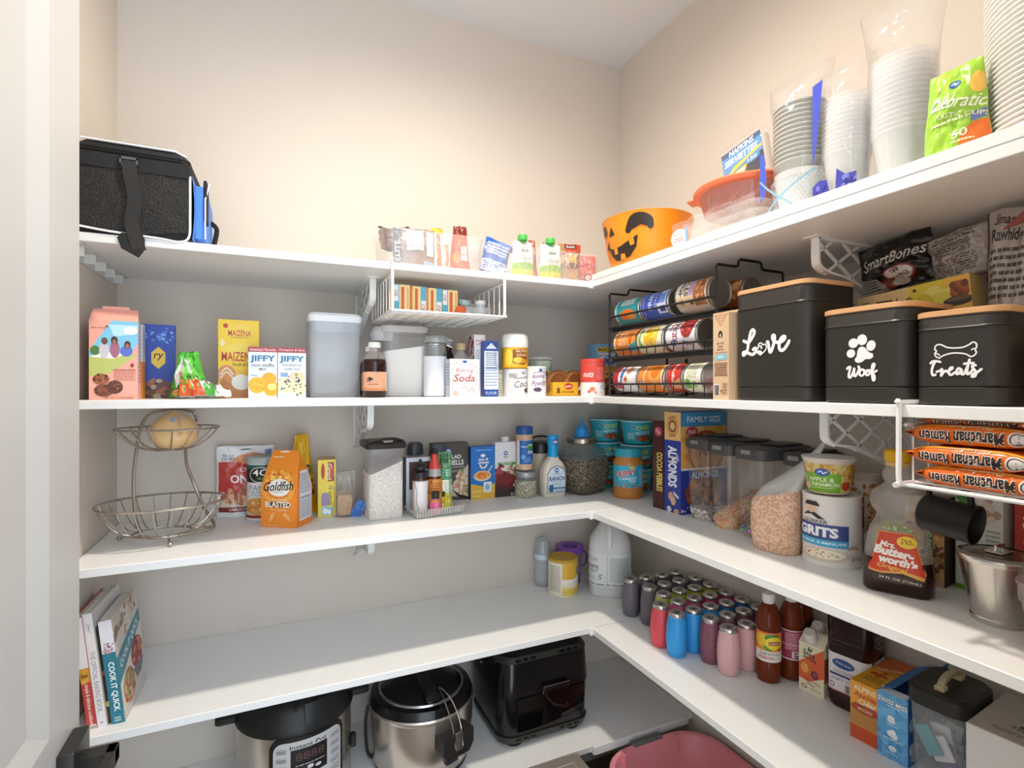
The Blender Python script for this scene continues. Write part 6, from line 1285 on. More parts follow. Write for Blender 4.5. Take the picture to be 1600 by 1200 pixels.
# grits canister with an oat cup on top
r = .055; gy = -1.0092; gx = -.178
t = thing('grits_canister', 'white grits canister with blue label, oat cup on top', 'canister', (gx, gy, T3), -48)
MB().lathe([(r, 0), (r + .0012, .002), (r + .0012, .006), (r, .008), (r, .14), (r + .001, .142), (r + .001, .147), (r - .003, .148), (r - .006, .146), (.0001, .146)], 10).build('canister_body', mat('#e9e4e0', .45), t)
art('canister_print', t, cyl(r + .0005, .24, .008, .13), .24, .13, [E(.3, .84, .06, .1, '#e8c8b0'), Pg([(.22, .9), (.38, .9), (.35, .97), (.25, .97)], '#2c2a30'), Pg([(.2, .72), (.27, .8), (.33, .8), (.42, .7), (.36, .7), (.3, .76)], '#2c2a30'), E(.3, .83, .035, .05, '#e6bfa4'), T('QUAKER', .33, .655, .22, .06, '#3a3a44', 0, 0, .01), R(.14, .38, .6, .62, '#3c4c8c'), T('GRITS', .34, .5, .36, .16, '#f4f4f8', 0, 0, .05), R(.14, .27, .6, .38, '#3fa8d4'), T('QUICK 5-MINUTE', .38, .325, .4, .05, '#e6f4fa', 0, .2, .02), E(.4, .14, .2, .1, '#d8c8b0'), E(.4, .15, .18, .075, '#f2e8d4'), F(.38, .16, .15, .06, ['#e8d8b8', '#8aa85a', '#c8764a', '#f6eedc', '#d89a8a'], 40, .22, 3), E(.64, .24, .05, .07, '#c8907a'), E(.64, .21, .06, .05, '#e0d4c8'), T('NET WT 24 OZ', .68, .1, .12, .05, '#5a5a60'), Ln(.78, .1, 1, .9, 16, '#8a8a94'), Ln(.0, .2, .1, .8, 10, '#b0b0b8')], .01)
t = thing('oat_cup', 'apple cinnamon oat cup standing on the grits canister', 'cup', (gx - .004, gy + .004, T3 + .1485), -54)
MB().lathe([(.036, 0), (.038, .002), (.047, .066), (.049, .068), (.0505, .072), (.049, .075)], 9).build('cup_body', mat('#e8dcc8', .45), t)
MB().lathe([(.05, .0735), (.0525, .0745), (.0525, .0765), (.04, .078), (.0001, .079)], 9).build('foil_lid', mat('#e4e0dc', .35), t)
art('cup_print', t, cyl(.0385, .17, .004, .06, 0, .0468), .17, .06, [R(0, 0, 1, 1, '#e6cf8a'), F(.5, .8, .5, .25, ['#e0b45c', '#c8903a', '#f0d89a', '#d8a848'], 70, .3, 3), R(.18, .02, .64, .68, '#7cb82e')] + badge(.42, .72, .09, .13) + [T('APPLE &', .4, .46, .32, .14, '#eef6dc', 0, 0, .02), T('CINNAMON', .42, .29, .4, .14, '#eef6dc', 0, 0, .02), Ln(.26, .14, .56, .2, 1, '#cfe6a0'), E(.72, .26, .07, .17, '#c8402f'), R(.68, .4, .9, .95, '#d8b45a'), F(.8, .65, .1, .26, ['#c88a2a', '#b0701c'], 16, .4, 4), E(.2, .2, .06, .12, '#e8c88a')], .008)
t = thing('oats_canister', 'oats canister with red label in the rear right', 'canister', (-.06, -.985, T3), -68)
r = .044
MB().lathe([(r, 0), (r, .172)], 9).build('canister_body', mat('#e9e2d8', .45), t)
MB().lathe([(r + .002, .168), (r + .0025, .17), (r + .0025, .18), (r - .001, .184), (.0001, .183)], 9).build('lid', mat('#d8ccbc', .4), t)
art('canister_print', t, cyl(r + .0005, .15, .01, .155), .15, .155, [F(.5, .88, .5, .12, ['#d8a868', '#c8905a', '#e6c08a', '#b07a48'], 60, .25, 3), R(.1, .36, .66, .82, '#cf4a2c'), T('OLD FASHIONED', .4, .68, .5, .06, '#f4e4dc', 0, 0, .01), T('OATS', .4, .54, .46, .14, '#f6ece6', 0, 0, .05), Ln(.26, .42, .54, .46, 1, '#f0c8b8')] + badge(.3, .87, .13, .06) + [F(.82, .55, .12, .3, ['#d8a868', '#c07a4a', '#e6c08a', '#a8402c'], 30, .35, 5), R(.0, .0, 1, .3, '#e4ddd4')], .01)
# sleeve of yellow peach cups lying on its side
t = thing('fruit_cup_pack', 'white card sleeve of yellow fruit cups behind the syrup', 'fruit cups', (-.088, -1.076, T3), -78)
m = MB().prism([(-.036, 0), (.036, 0), (.046, .03), (.04, .062), (.02, .085), (-.02, .085), (-.046, .05)], -.035, -.033); m.build('card_end', mat('#dcd6d0', .5), t, flat=True)
MB().prism([(-.036, 0), (.036, 0), (.046, .03), (.04, .062), (.02, .085), (-.02, .085), (-.046, .05)], .045, .047).build('card_end', mat('#dcd6d0', .5), t, flat=True)
MB().box(-.02, -.035, .084, .02, .047, .0865).build('card_top', mat('#d8b83a', .5), t, flat=True)
for z in (.006, .045):
    MB().loft([(z, .03, .03, .02), (z + .03, .034, .034, .02), (z + .034, .037, .037, .02), (z + .036, .037, .037, .02)], 4).xf(Matrix.Translation((.002, -.002, 0))).build('fruit_cup', mat('#e8a826', .25, 0, .2, 40, 0, .15), t)

# ---- glass-clear pancake syrup bottle
t = thing('syrup_bottle', 'clear figure-shaped syrup bottle with yellow cap and red label', 'bottle', (-.225, -1.1678, T3), -64)
BS = [(0, .048, .028, .02), (.005, .053, .032, .024), (.04, .053, .033, .026), (.08, .05, .032, .028), (.115, .043, .03, .028), (.132, .034, .027, .026), (.14, .032, .026, .026), (.15, .04, .03, .03), (.165, .045, .033, .033), (.18, .041, .031, .031), (.192, .027, .024, .024), (.198, .02, .02, .02), (.206, .024, .024, .024), (.216, .025, .025, .025), (.226, .019, .019, .019), (.23, .0165, .0165, .0165)]
MB().loft(BS, 7, cap1=False).build('bottle_wall', clear('#f4efe8', .2, 1., .06), t, 60)
MB().loft([(-.0, .0485, .0285, .02), (.005, .0536, .0326, .024), (.04, .0536, .0336, .026), (.062, .0522, .0332, .027)], 7).build('syrup', mat('#2a100a', .12), t, 60, kind='stuff')
MB().lathe([(.018, .229), (.0195, .23), (.0195, .236), (.018, .238)], 8).build('neck_ring', mat('#e8c07a', .4), t)
MB().lathe([(.021, .238), (.0215, .239), (.0215, .256), (.019, .259), (.0001, .2595)], 10).build('cap', mat('#eab320', .35), t)
art('front_label', t, loft_front(BS, .088, .022, .108), .088, .108, [Pg([(.0, .02), (1, .0), (1, .12), (0, .14)], '#3a2a24'), T('24 FL OZ (710mL)', .55, .06, .7, .05, '#d8d0c8', -3), Pg([(0, .16), (.25, .14), (.6, .18), (.95, .1), (.98, .22), (.88, .5), (.78, .84), (.2, .84), (.1, .45)], '#e0a84a'), Pg([(.0, .19), (.25, .17), (.6, .22), (.78, .2), (.97, .16), (.95, .26), (.86, .52), (.77, .83), (.21, .83), (.11, .45)], '#cf4124'), E(.67, .7, .17, .1, '#f0cc3a'), T('Thick', .66, .73, .18, .045, '#8a3a1c'), T('& Rich', .67, .685, .2, .045, '#8a3a1c'), T("Mrs.", .36, .63, .26, .1, '#f6f0ea', -6, .2, .03), T('Butter-', .46, .51, .66, .15, '#f6f0ea', -6, .15, .06), T("worth's", .52, .37, .66, .14, '#f6f0ea', -6, .15, .06), T('Original', .42, .25, .5, .09, '#f0c24a', -6, .2, .02), F(.5, .91, .26, .07, ['#8ab04a', '#b8cc7a', '#6a9a3a'], 24, .3, 4)], .006, .35)

# boxes behind the syrup
carton('rice_mix_box', 'brown rice mix box with green sideways label behind syrup', .062, .05, .165, (-.115, -1.163, T3), -82, '#8a6a4a', fr=[R(0, 0, 1, 1, '#b89a78'), F(.5, .4, .6, .45, ['#a87a4a', '#8a5a34', '#c89a60', '#d8b480', '#6a4a2a'], 140, .16, 3), R(0, .8, 1, 1, '#c9bdb0'), R(.5, .36, .72, .72, '#3a6a34'), T('LONG GRAIN', .61, .54, 1., .06, '#dfe8d0', 90), R(.8, .8, 1, 1, '#4a7a3a')], rt=[R(0, 0, 1, 1, '#3c2c22')])
carton('porridge_box', 'white and green box behind the hanging black mug', .07, .05, .185, (-.082, -1.237, T3), -90, '#dfe0da', fr=[R(0, 0, 1, 1, '#dcdcd6'), R(0, 0, 1, .05, '#6aa83a'), T('ORIGIN', .42, .4, .8, .06, '#8ac04a', 90), R(.42, .12, .6, .3, '#f0f0ee')] + [R(.43 + .02 * k, .13, .44 + .02 * k, .24, '#3a3a3a') for k in range(8)] + [Ln(.65, .3, .95, .65, 8, '#a0a29c'), Pg([(.1, 1), (.5, .86), (.3, .8), (0, .9)], '#4a8a3a'), F(.7, .85, .3, .12, ['#b89a84', '#d8c8b8'], 10, .4, 3)])
carton('hot_cereal_box', 'red hot cereal box behind the metal bucket', .07, .05, .205, (-.07, -1.318, T3), -90, '#b8352a', fr=[R(0, 0, 1, 1, '#bd382b'), T('Try our', .44, .8, .5, .05, '#f0d8d0', 0, 0, .01), T('delicious', .46, .73, .6, .05, '#f0d8d0', 0, 0, .01), T('flavors of', .46, .66, .62, .05, '#f0d8d0', 0, 0, .01), T('Instant', .46, .59, .46, .05, '#f0d8d0', 0, 0, .01), T('Cream of', .46, .52, .58, .05, '#f0d8d0', 0, 0, .01), T('Wheat', .44, .45, .4, .05, '#f0d8d0', 0, 0, .01), Pg([(.3, 1), (.7, 1), (.65, .9), (.36, .88)], '#8a2218'), R(.3, .24, .6, .36, '#7a6aa0'), E(.45, .23, .16, .04, '#e0c8b0'), E(.3, .14, .18, .05, '#d8a888')])
carton('dark_carton', 'dark grey carton at the far right edge of third shelf', .05, .05, .16, (-.1, -1.392, T3), -80, '#4a4440', fr=[T('all for', .3, .5, .9, .07, '#b8b0a8', 90), Ln(.6, .2, .9, .8, 6, '#8a8480')])
# black mug hanging from the wire basket
t = thing('hanging_mug', 'matte black mug hanging by its handle under wire basket', 'mug', (-.31, -1.294, 1.246), 0)
BKM = mat('#0d0c0b', .5)
m = MB().lathe([(.024, 0), (.027, .002), (.029, .006), (.029, .066), (.0305, .068), (.0305, .071), (.028, .071), (.0265, .066), (.0265, .006)], 9)
m.xf(Matrix.Rotation(math.radians(-86), 4, 'Z') @ Matrix.Rotation(math.radians(97), 4, 'Y') @ Matrix.Translation((0, 0, -.04))).build('mug_body', BKM, t, 40)
c_, s_ = math.cos(math.radians(-86)), math.sin(math.radians(-86))
MB().tube(smooth_path([(q * c_, q * s_, z) for q, z in ((-.03, .03), (-.03, .05), (-.018, .056), (.01, .052), (.022, .04), (.024, .026))], 5), .0045, 6).build('handle', BKM, t)
# lidded steel bucket and clear pot at the right edge
t = thing('metal_bucket', 'shiny steel bucket with clear-topped lid at front right', 'bucket', (-.215, -1.312, T3))
STL = mat('#c9c5bd', .18, .95)
m = MB().loft([(0, .034, .034, .034), (.002, .036, .036, .036), (.008, .0365, .0365, .0365), (.01, .035, .035, .035), (.094, .05, .05, .05), (.098, .0525, .0525, .0525), (.102, .0525, .0525, .0525), (.102, .049, .049, .049), (.01, .033, .033, .033)], 9); m.build('bucket_body', STL, t, 40)
MB().lathe([(.053, .1), (.054, .102), (.054, .106), (.05, .109), (.046, .1095)], 9, cap0=False, cap1=False).build('lid_rim', STL, t)
MB().lathe([(.046, .1085), (.0001, .11)], 9, cap0=False, cap1=False).build('lid_window', mat('#6a5a50', .1, .3), t)
MB().box(-.018, -.012, .11, .018, .012, .1135, .001).build('lid_plate', mat('#e0dcd4', .2, .8), t)
MB().tube([(-.014, 0, .113), (-.012, 0, .121), (.012, 0, .121), (.014, 0, .113)], .002, 5).build('lid_handle', STL, t)
t = thing('clear_pot', 'clear plastic tapered pot with pink contents at right edge', 'pot', (-.285, -1.411, T3))
MB().lathe([(.03, 0), (.031, .002), (.041, .07), (.044, .072), (.045, .094), (.047, .096), (.047, .1), (.045, .1)], 9, cap1=False).build('pot_wall', clear('#f4e6e4', .25, .7), t)
MB().lathe([(.028, .003), (.034, .055)], 8).build('pink_filling', mat('#e09a94', .6, 0, .5, 120, 0, .2), t, kind='stuff')

# ---- noodle packs in the right-hand wire basket, upside down
def ramen(label, x, y, z, rz, k, ry=0, h=.0285):
    t = thing('noodle_pack', label, 'noodles', (x, y, z), rz, 'orange instant noodle packs in the wire basket', 0, ry)
    w, d = .125, .1
    def S_(u, v, top):
        e = max(0, 1 - abs(2 * u - 1) ** 6) ** .5; q = max(0, 1 - abs(2 * v - 1) ** 4) ** .5
        n = .0025 * _noise.noise(Vector((u * 7, v * 6, k * 5 + top)))
        return Vector(((u - .5) * (w + .035 * (abs(2 * u - 1) ** 4)), (v - .5) * d, h / 2 + (h / 2 if top else -h / 2) * e * (.25 + .75 * q) + n * e))
    m = MB(); m.grid(lambda u, v: S_(u, v, 1), 20, 10); m.grid(lambda u, v: S_(u, v, 0), 20, 10)
    m.build('wrapper', mat('#e8701e', .3), t, 60)
    m = MB()
    def fr(u, v):      # the rolled front edge of the wrapper
        a = PI * (v - .5); e = max(0, 1 - abs(2 * u - 1) ** 6) ** .5
        return Vector(((u - .5) * (w + .02 * abs(2 * u - 1) ** 4), -d / 2 + .006 - .012 * math.cos(a) * e, h / 2 + h / 2 * math.sin(a) * e + .001 * _noise.noise(Vector((u * 9, v * 4, k)))))
    m.grid(fr, 24, 8).build('wrapper_front', mat('#e8701e', .3), t, 60)
    def mp(u, v, o):
        p = fr(1 - u, 1 - v); return (p.x, p.y - o - .0006, p.z)
    art('front_print', t, mp, w, .034, [R(.0, .0, 1, .2, '#e9a23a'), E(.075, .55, .07, .33, '#f2e8e2'), E(.075, .55, .058, .27, '#4a4038'), E(.075, .55, .046, .22, '#ded8d4'), T('Maruchan', .385, .58, .44, .5, '#f6ece0', 0, 0, .07), T('Maruchan', .385, .58, .44, .46, '#2c2018', 0, 0, .035), T('Ramen', .78, .6, .28, .46, '#f6ece0', 0, 0, .06), T('Ramen', .78, .6, .28, .42, '#2c2018', 0, 0, .025), T('Chicken flavor', .46, .16, .4, .2, '#f6d8b8', 0, .1)], .004, .3)
    return t
zb = T2 - TH - .098
ramen('orange noodle pack at the bottom of the basket stack', -.335, -1.36, zb + .0005, -90, 1)
ramen('orange noodle pack second from bottom in the basket', -.337, -1.348, zb + .0292, -91, 2)
ramen('orange noodle pack third from bottom in the basket', -.333, -1.345, zb + .0582, -88, 3, 3)
ramen('orange and yellow noodle pack squeezed on top of stack', -.318, -1.352, zb + .087, -86, 4, 1, .0105)

# ================================================================ fourth shelf, back wall: cookbooks
PAPER = mat('#d9d2c4', .8)
def book(label, xb, yb, th, h, dep, tilt, rz, cover, spine, face=None, extra=0):
    """standing book: spine to -y; xb is the lower right edge of the spine"""
    t = thing('cookbook', label, 'book', (xb, yb, T4 + .001), rz, None, 0, tilt)
    C_ = mat(cover, .35)
    MB().box(-th, 0, .0, 0, .0018, h).build('spine', C_, t, flat=True)
    MB().box(-th, 0, .0, -th + .0015, dep, h).build('back_cover', C_, t, flat=True)
    MB().box(-.0015, 0, .0, 0, dep, h).build('front_cover', C_, t, flat=True)
    MB().box(-th + .0015, .0018, .003, -.0015, dep - .004, h - .003).build('pages', PAPER, t, flat=True)
    art('spine_print', t, lambda u, v, o: (-th + u * th, -o, v * h), th, h, spine)
    if face: art('cover_print', t, lambda u, v, o: (o, u * dep, v * h), dep, h, face)
    return t
tl = -6.3
book('teal and white cook-it-quick cookbook, rightmost and nearest of the leaning books', -1.562, -.376, .0235, .226, .185, tl, -2, '#e4e0dc', [R(0, 0, 1, 1, '#2b7c8e'), R(0, .69, 1, 1, '#e6e4ea'), F(.55, .74, .4, .06, ['#c9a0a8', '#a8788c', '#d8c0c8', '#8a6a78'], 24, .3, 3), T('COOK IT QUICK', .52, .36, 4.6, .5 * .0235 / .226 * 1.1, '#eef4f4', -90, 0, .03), T('Taste', .5, .06, .5, .022, '#dcecec', 0, 0, .02), T('Home', .5, .035, .5, .022, '#dcecec', 0, 0, .02)],
     [R(0, 0, 1, 1, '#cfc8c0'), F(.4, .86, .5, .16, ['#b9a894', '#8a6a54', '#d8ccc0', '#a8704a', '#c9bcae'], 50, .3, 4), Pg([(0, .36), (1, .66), (1, .8), (0, .62)], '#3a7f92'), T('COOK IT QUICK', .5, .6, .84, .09, '#dfeef0', 16, .1, .02), Pg([(0, .36), (1, .66), (1, .5), (.6, .2), (0, .1)], '#ddd6cc'), E(.72, .42, .24, .15, '#8a3a30'), F(.72, .42, .22, .13, ['#b8483a', '#8a2a24', '#d87a5c', '#6a2420'], 40, .25, 5), Pg([(.5, .3), (.96, .3), (.8, .18), (.6, .18)], '#6a7078'), E(.3, .24, .22, .16, '#b8704a'), F(.3, .24, .2, .14, ['#d89a70', '#a85a3a', '#e0b48c', '#8a9a5a'], 36, .3, 6)])
book('dark narrow cookbook squeezed between white and teal books', -1.5855, -.368, .008, .21, .18, tl, -2, '#2a2624', [R(0, .0, 1, .3, '#3a2a24'), E(.5, .2, .4, .03, '#e0c04a'), R(0, .5, 1, .55, '#8a4a3a')])
book('white official baking book with pale grey spine lettering', -1.5935, -.376, .0165, .246, .185, tl, -2, '#e6e2e2', [R(0, 0, 1, 1, '#e8e4e4'), T('THE OFFICIAL BAKING BOOK', .5, .4, 8., .42 * .0165 / .246 * 1.2, '#8a8488', -90, 0, 0), S([(.3, .92), (.45, .88), (.35, .85)], .004, '#9a9498'), S([(.6, .91), (.5, .86), (.65, .83)], .004, '#9a9498'), E(.5, .04, .16, .01, '#b0aaa8')], [R(0, 0, 1, 1, '#dcd6d2')])
book('red simple and delicious cookbook, leftmost against the wall', -1.6105, -.378, .0165, .24, .185, tl, -2, '#c9493f', [R(0, 0, 1, 1, '#c2423a'), R(0, 0, 1, .04, '#d8d0c4'), T('Taste', .5, .02, .8, .02, '#5a4a40'), R(0, .42, 1, .55, '#c8962e'), F(.5, .48, .5, .06, ['#e0b04a', '#8a5a1c', '#d89a3a'], 14, .4, 3), R(0, .55, 1, 1, '#e6e0de'), T('simple & delicious cookbook', .5, .22, 5.4, .45 * .0165 / .24 * 1.2, '#f6e8e4', -90, 0, .01)])

# ---- baby things and jug in the corner
t = thing('baby_bottle', 'clear baby bottle with pale blue collar on the fourth shelf', 'bottle', (-0.3704, -.042, T4))
MB().lathe([(.026, 0), (.029, .004), (.029, .05), (.026, .07), (.029, .09), (.029, .098)], 8, cap1=False).build('bottle_wall', clear('#f4f8fc', .3, .7), t)
MB().lathe([(.0305, .098), (.031, .1), (.031, .115), (.029, .117)], 8).build('collar', mat('#cfe0ec', .35), t)
MB().lathe([(.027, .117), (.027, .145), (.022, .165), (.014, .171), (.0001, .172)], 8, cap0=False).build('dome_cap', clear('#eaf2f6', .28, .8), t)
MB().lathe([(.02, .117), (.016, .128), (.009, .136), (.007, .15), (.0001, .153)], 7, cap0=False).build('nipple', clear('#f0ece4', .5, .4), t)
t = thing('snack_cup', 'purple-lidded clear snack cup with two handles behind formula can', 'cup', (-.264, -.058, T4))
MB().lathe([(.036, 0), (.038, .003), (.047, .115), (.047, .12)], 9, cap1=False).build('cup_wall', clear('#c9b4e0', .3, .6), t)
MB().lathe([(.05, .116), (.052, .118), (.052, .132), (.049, .135), (.03, .134), (.028, .129), (.0001, .128)], 9).build('lid', mat('#8a4fb8', .35), t)
for k in range(6):
    MB().box(.004, -.003, .13, .026, .003, .1335, .001).xf(Matrix.Rotation(k * PI / 3, 4, 'Z')).build('lid_petal', mat('#7c42ac', .4), t)
for sg in (-1, 1):
    MB().tube(smooth_path([(sg * .048, -.01, .115), (sg * .062, -.014, .1), (sg * .062, -.014, .07), (sg * .045, -.01, .055)], 5), .0032, 6).build('handle', clear('#9a6ac8', .75, .4), t)
fx, fy = -.338, -.135
t = thing('formula_can', 'yellow and white baby formula can with gold lid', 'can', (fx, fy, T4))
r = .051
MB().lathe([(r, 0), (r + .001, .003), (r, .006), (r, .116), (r + .001, .119), (r, .121)], 9).build('can_body', mat('#e9e2c9', .3, .2), t)
MB().lathe([(r + .0015, .117), (r + .0025, .119), (r + .0025, .126), (r - .001, .1275), (r - .004, .1245), (.0001, .124)], 9).build('lid', clear('#d8ac3a', .85, .5), t)
art('can_print', t, cyl(r + .0006, .3, .006, .11), .3, .11, [R(0, 0, 1, 1, '#efe9d4'), R(.4, .5, .72, 1, '#e6b33a'), Pg([(.4, .45), (.55, .5), (.72, .62), (.72, .5), (.5, .4), (.4, .4)], '#f4efe2'), R(.4, 0, .72, .2, '#e8cc5a'), Pg([(.4, .2), (.72, .2), (.72, .3), (.55, .24), (.4, .3)], '#efdc8a'), E(.66, .72, .07, .13, '#1f4a7a'), E(.65, .71, .05, .09, '#3a8ac4'), T('Enfa', .655, .71, .08, .1, '#eef6fb', 0, .2, .02), Ln(.24, .1, .38, .92, 16, '#a8a290'), R(.7, .1, .72, .36, '#6a3a3a')], .01)
t = thing('water_jug', 'frosted gallon jug with white printed label in the corner', 'jug', (-.178, -.19, T4), -35)
FR = clear('#ffffff', .75, .5, .25)
MB().loft([(0, .066, .066, .04), (.006, .073, .073, .05), (.16, .0735, .0735, .05), (.185, .07, .07, .05), (.225, .045, .045, .04), (.25, .026, .026, .026), (.27, .02, .02, .02)], 7).build('jug_body', FR, t, 60)
MB().lathe([(.022, .268), (.0225, .27), (.0225, .286), (.021, .288)], 7).build('cap', mat('#e8e8e8', .4), t)
MB().tube(smooth_path([(-.0, -.03, .25), (-.0, -.062, .235), (.0, -.07, .2), (.0, -.066, .17)], 5), .011, 7).build('handle', FR, t)
JS = [(0, .066, .066, .04), (.006, .073, .073, .05), (.16, .0735, .0735, .05), (.2, .0735, .0735, .05)]
def wrapj(u, v, o):
    q = (u - .5) * 4.2 ; a = q
    c_, s_ = math.sin(a), -math.cos(a); hx, r_ = .0738 + o, .05
    # rounded square radius in direction a
    lo, hi = 0., .12
    for _ in range(18):
        m_ = (lo + hi) / 2; x, y = abs(m_ * c_), abs(m_ * s_); ex, ey = max(0, x - (hx - r_)), max(0, y - (hx - r_))
        if math.hypot(ex, ey) < r_ : lo = m_
        else: hi = m_
    return (lo * c_, lo * s_, .038 + v * .112)
art('paper_label', t, wrapj, .3, .112, [R(0, 0, 1, 1, '#e9eaea'), T('DISTILLED', .28, .82, .2, .08, '#9aa0a4', 0, 0, .02), T('WHITE', .3, .58, .17, .1, '#5a6064', 0, 0, .03), T('VINEGAR', .3, .47, .16, .06, '#7a8084', 0, 0, .02), F(.3, .3, .16, .12, ['#a8aeb2', '#c4c8ca', '#8a9094'], 40, .16, 3), R(.47, .05, .475, .95, '#a8acae'), Ln(.5, .16, .7, .9, 15, '#b4b8ba'), Ln(.1, .1, .17, .9, 14, '#b4b8ba'), Ln(.2, .03, .7, .1, 1, '#8a9094')], .006, .5)

# ================================================================ fourth shelf, right wall: barrel juices
def juice_proto(col, label, loc, k):
    t = thing('juice_bottle', label, 'juice', loc, (k * 37) % 90, 'small barrel-shaped fruit juices')
    pr = [(.0195, 0), (.0225, .002)]
    N = 12
    for i in range(N + 1):
        z = .006 + .094 * i / N; q = (z - .05) / .055
        rr = .0285 - .0055 * q * q - .001 * (1 if i % 2 else 0)
        pr.append((rr, z))
    pr += [(.021, .104), (.0205, .108)]
    MB().lathe(pr, 6).build('bottle_body', mat(col, .35, ior=1.4), t, 50)
    MB().lathe([(.0215, .106), (.0222, .1085), (.0215, .114), (.0195, .1165), (.018, .1158), (.0001, .1158)], 6).build('foil_cap', mat('#c4c0be', .25, .8, 0, 150, 0, .3), t, 40)
    art('cap_print', t, lambda u, v, o: ((u - .5) * .03, (v - .5) * .03, .1158 + o), .03, .03, [Pg([(.2, .4), (.5, .75), (.6, .6), (.4, .35)], '#4a4044'), S([(.3, .3), (.6, .3), (.75, .5)], .1, '#5a4c50'), S([(.25, .62), (.4, .75)], .08, '#6a5a5c')], 0, .3)
    return t
JC = {'a': ('#6a6570', 'greyish purple'), 'b': ('#5c5862', 'dark grape'), 'g': ('#a9b83e', 'lime green'), 'r': ('#e2545c', 'bright red'), 'p': ('#cf5a80', 'raspberry pink'), 'c': ('#b83a58', 'crimson'), 'l': ('#3aa0e8', 'bright blue'), 'd': ('#2f6fae', 'deep blue'), 'v': ('#8a5566', 'plum'), 'k': ('#e3b3b3', 'pale pink')}  # darker purple and darker blue have shade mixed into the bottle colour
CAPS = [(-.235, -.386, 'a'), (-.178, -.391, 'a'), (-.118, -.396, 'b'), (-.057, -.393, 'b'), (-.222, -.462, 'a'), (-.163, -.46, 'b'), (-.103, -.458, 'b'), (-.038, -.46, 'b'), (-.22, -.523, 'g'), (-.16, -.522, 'g'), (-.101, -.524, 'g'), (-.041, -.525, 'g'), (-.281, -.582, 'r'), (-.22, -.583, 'p'), (-.161, -.584, 'p'), (-.102, -.587, 'c'), (-.043, -.59, 'c'), (-.278, -.643, 'l'), (-.219, -.644, 'l'), (-.16, -.647, 'l'), (-.102, -.648, 'd'), (-.043, -.65, 'd'), (-.219, -.706, 'v'), (-.161, -.708, 'v'), (-.102, -.708, 'v'), (-.046, -.709, 'v'), (-.22, -.767, 'k'), (-.16, -.769, 'k')]
ORD = ['in front', 'second from the front', 'third from the front', 'fourth from the front', 'at the back by the wall']
rows = [('first row from the corner', 4), ('second row from the corner', 4), ('lime row', 4), ('red row', 5), ('blue row', 5), ('plum row', 4), ('pale pink row', 2)]
protos = {}; i = 0
for rn_, n in rows:
    for j in range(n):
        x, y, c = CAPS[i]; h_, nm = JC[c]
        lab = nm + ' barrel juice bottle, ' + ORD[j] + ' of the ' + rn_
        if c not in protos: protos[c] = juice_proto(h_, lab, (x, y, T4), i)
        else: dup(protos[c], (x, y, T4), (i * 37) % 90, lab)
        i += 1

# ---- tea bottles
def tea(label, x, y, rz, lab, h=.213, cap=True):
    t = thing('tea_bottle', label, 'bottle', (x, y, T4), rz)
    t.scale = (.91, .91, 1)
    TEA = mat('#6e2f19', .08, ior=1.35)
    pr = [(.022, 0), (.029, .003), (.032, .014), (.0315, .05), (.0305, .052), (.0305, .128), (.0325, .131), (.0325, .142), (.0285, .165), (.021, .182), (.014, .19)]
    MB().lathe(pr, 7).build('bottle_body', TEA, t, 50)
    MB().lathe([(.0142, .19), (.0142, .196), (.0165, .197), (.0165, .211), (.0155, .213), (.0001, .213)], 7).build('cap', mat('#efece8', .4), t)
    art('paper_label', t, cyl(.031, .12, .054, .072), .12, .072, lab, .01)
    return t
tea('peach tea bottle with yellow and white label beside pink juices', -.153, -.83, -50, [R(0, 0, 1, 1, '#f0edea'), R(.1, .36, .9, .95, '#ee9a34'), R(.0, .36, .22, .95, '#e2602c'), E(.34, .72, .16, .22, '#f4c63a'), E(.58, .82, .16, .12, '#4f9a3a'), E(.5, .48, .1, .1, '#5aa03a'), E(.62, .64, .19, .22, '#fbe44a'), R(.5, .58, .76, .7, '#b8352a'), T('Lipton', .63, .64, .22, .1, '#f8ece0', 0, .1, .02), Pg([(.66, .44), (.74, .4), (.78, .5)], '#8a3a1c'), T('DIET', .42, .27, .2, .08, '#5a6a5c'), T('green tea', .62, .27, .2, .07, '#8a9a8c', 0, .2), T('PEACH', .44, .14, .3, .1, '#c85a4a', 0, 0, .02), R(0, .96, 1, 1, '#e2602c')])
tea('dark tea bottle with magenta label behind the peach tea', -.092, -.846, -50, [R(0, 0, 1, 1, '#b03a5e'), R(0, .96, 1, 1, '#ecdce0'), R(0, .0, 1, .04, '#ecdce0'), Ln(.36, .55, .7, .92, 6, '#e8b8c4'), Ln(.36, .34, .7, .5, 3, '#e8b8c4', 4), R(.0, .5, 1, .53, '#e8d0d8'), R(.5, .08, .66, .3, '#e8e0e2'), F(.58, .19, .06, .1, ['#5a3040', '#8a5a6a'], 14, .3, 2), R(.72, .8, .8, .95, '#f0e6e8'), R(.74, .6, .8, .72, '#2a2022')])
tea('amber tea bottle half hidden behind the juice cartons', -.036, -.828, -60, [R(0, 0, 1, 1, '#7a3a1e')])

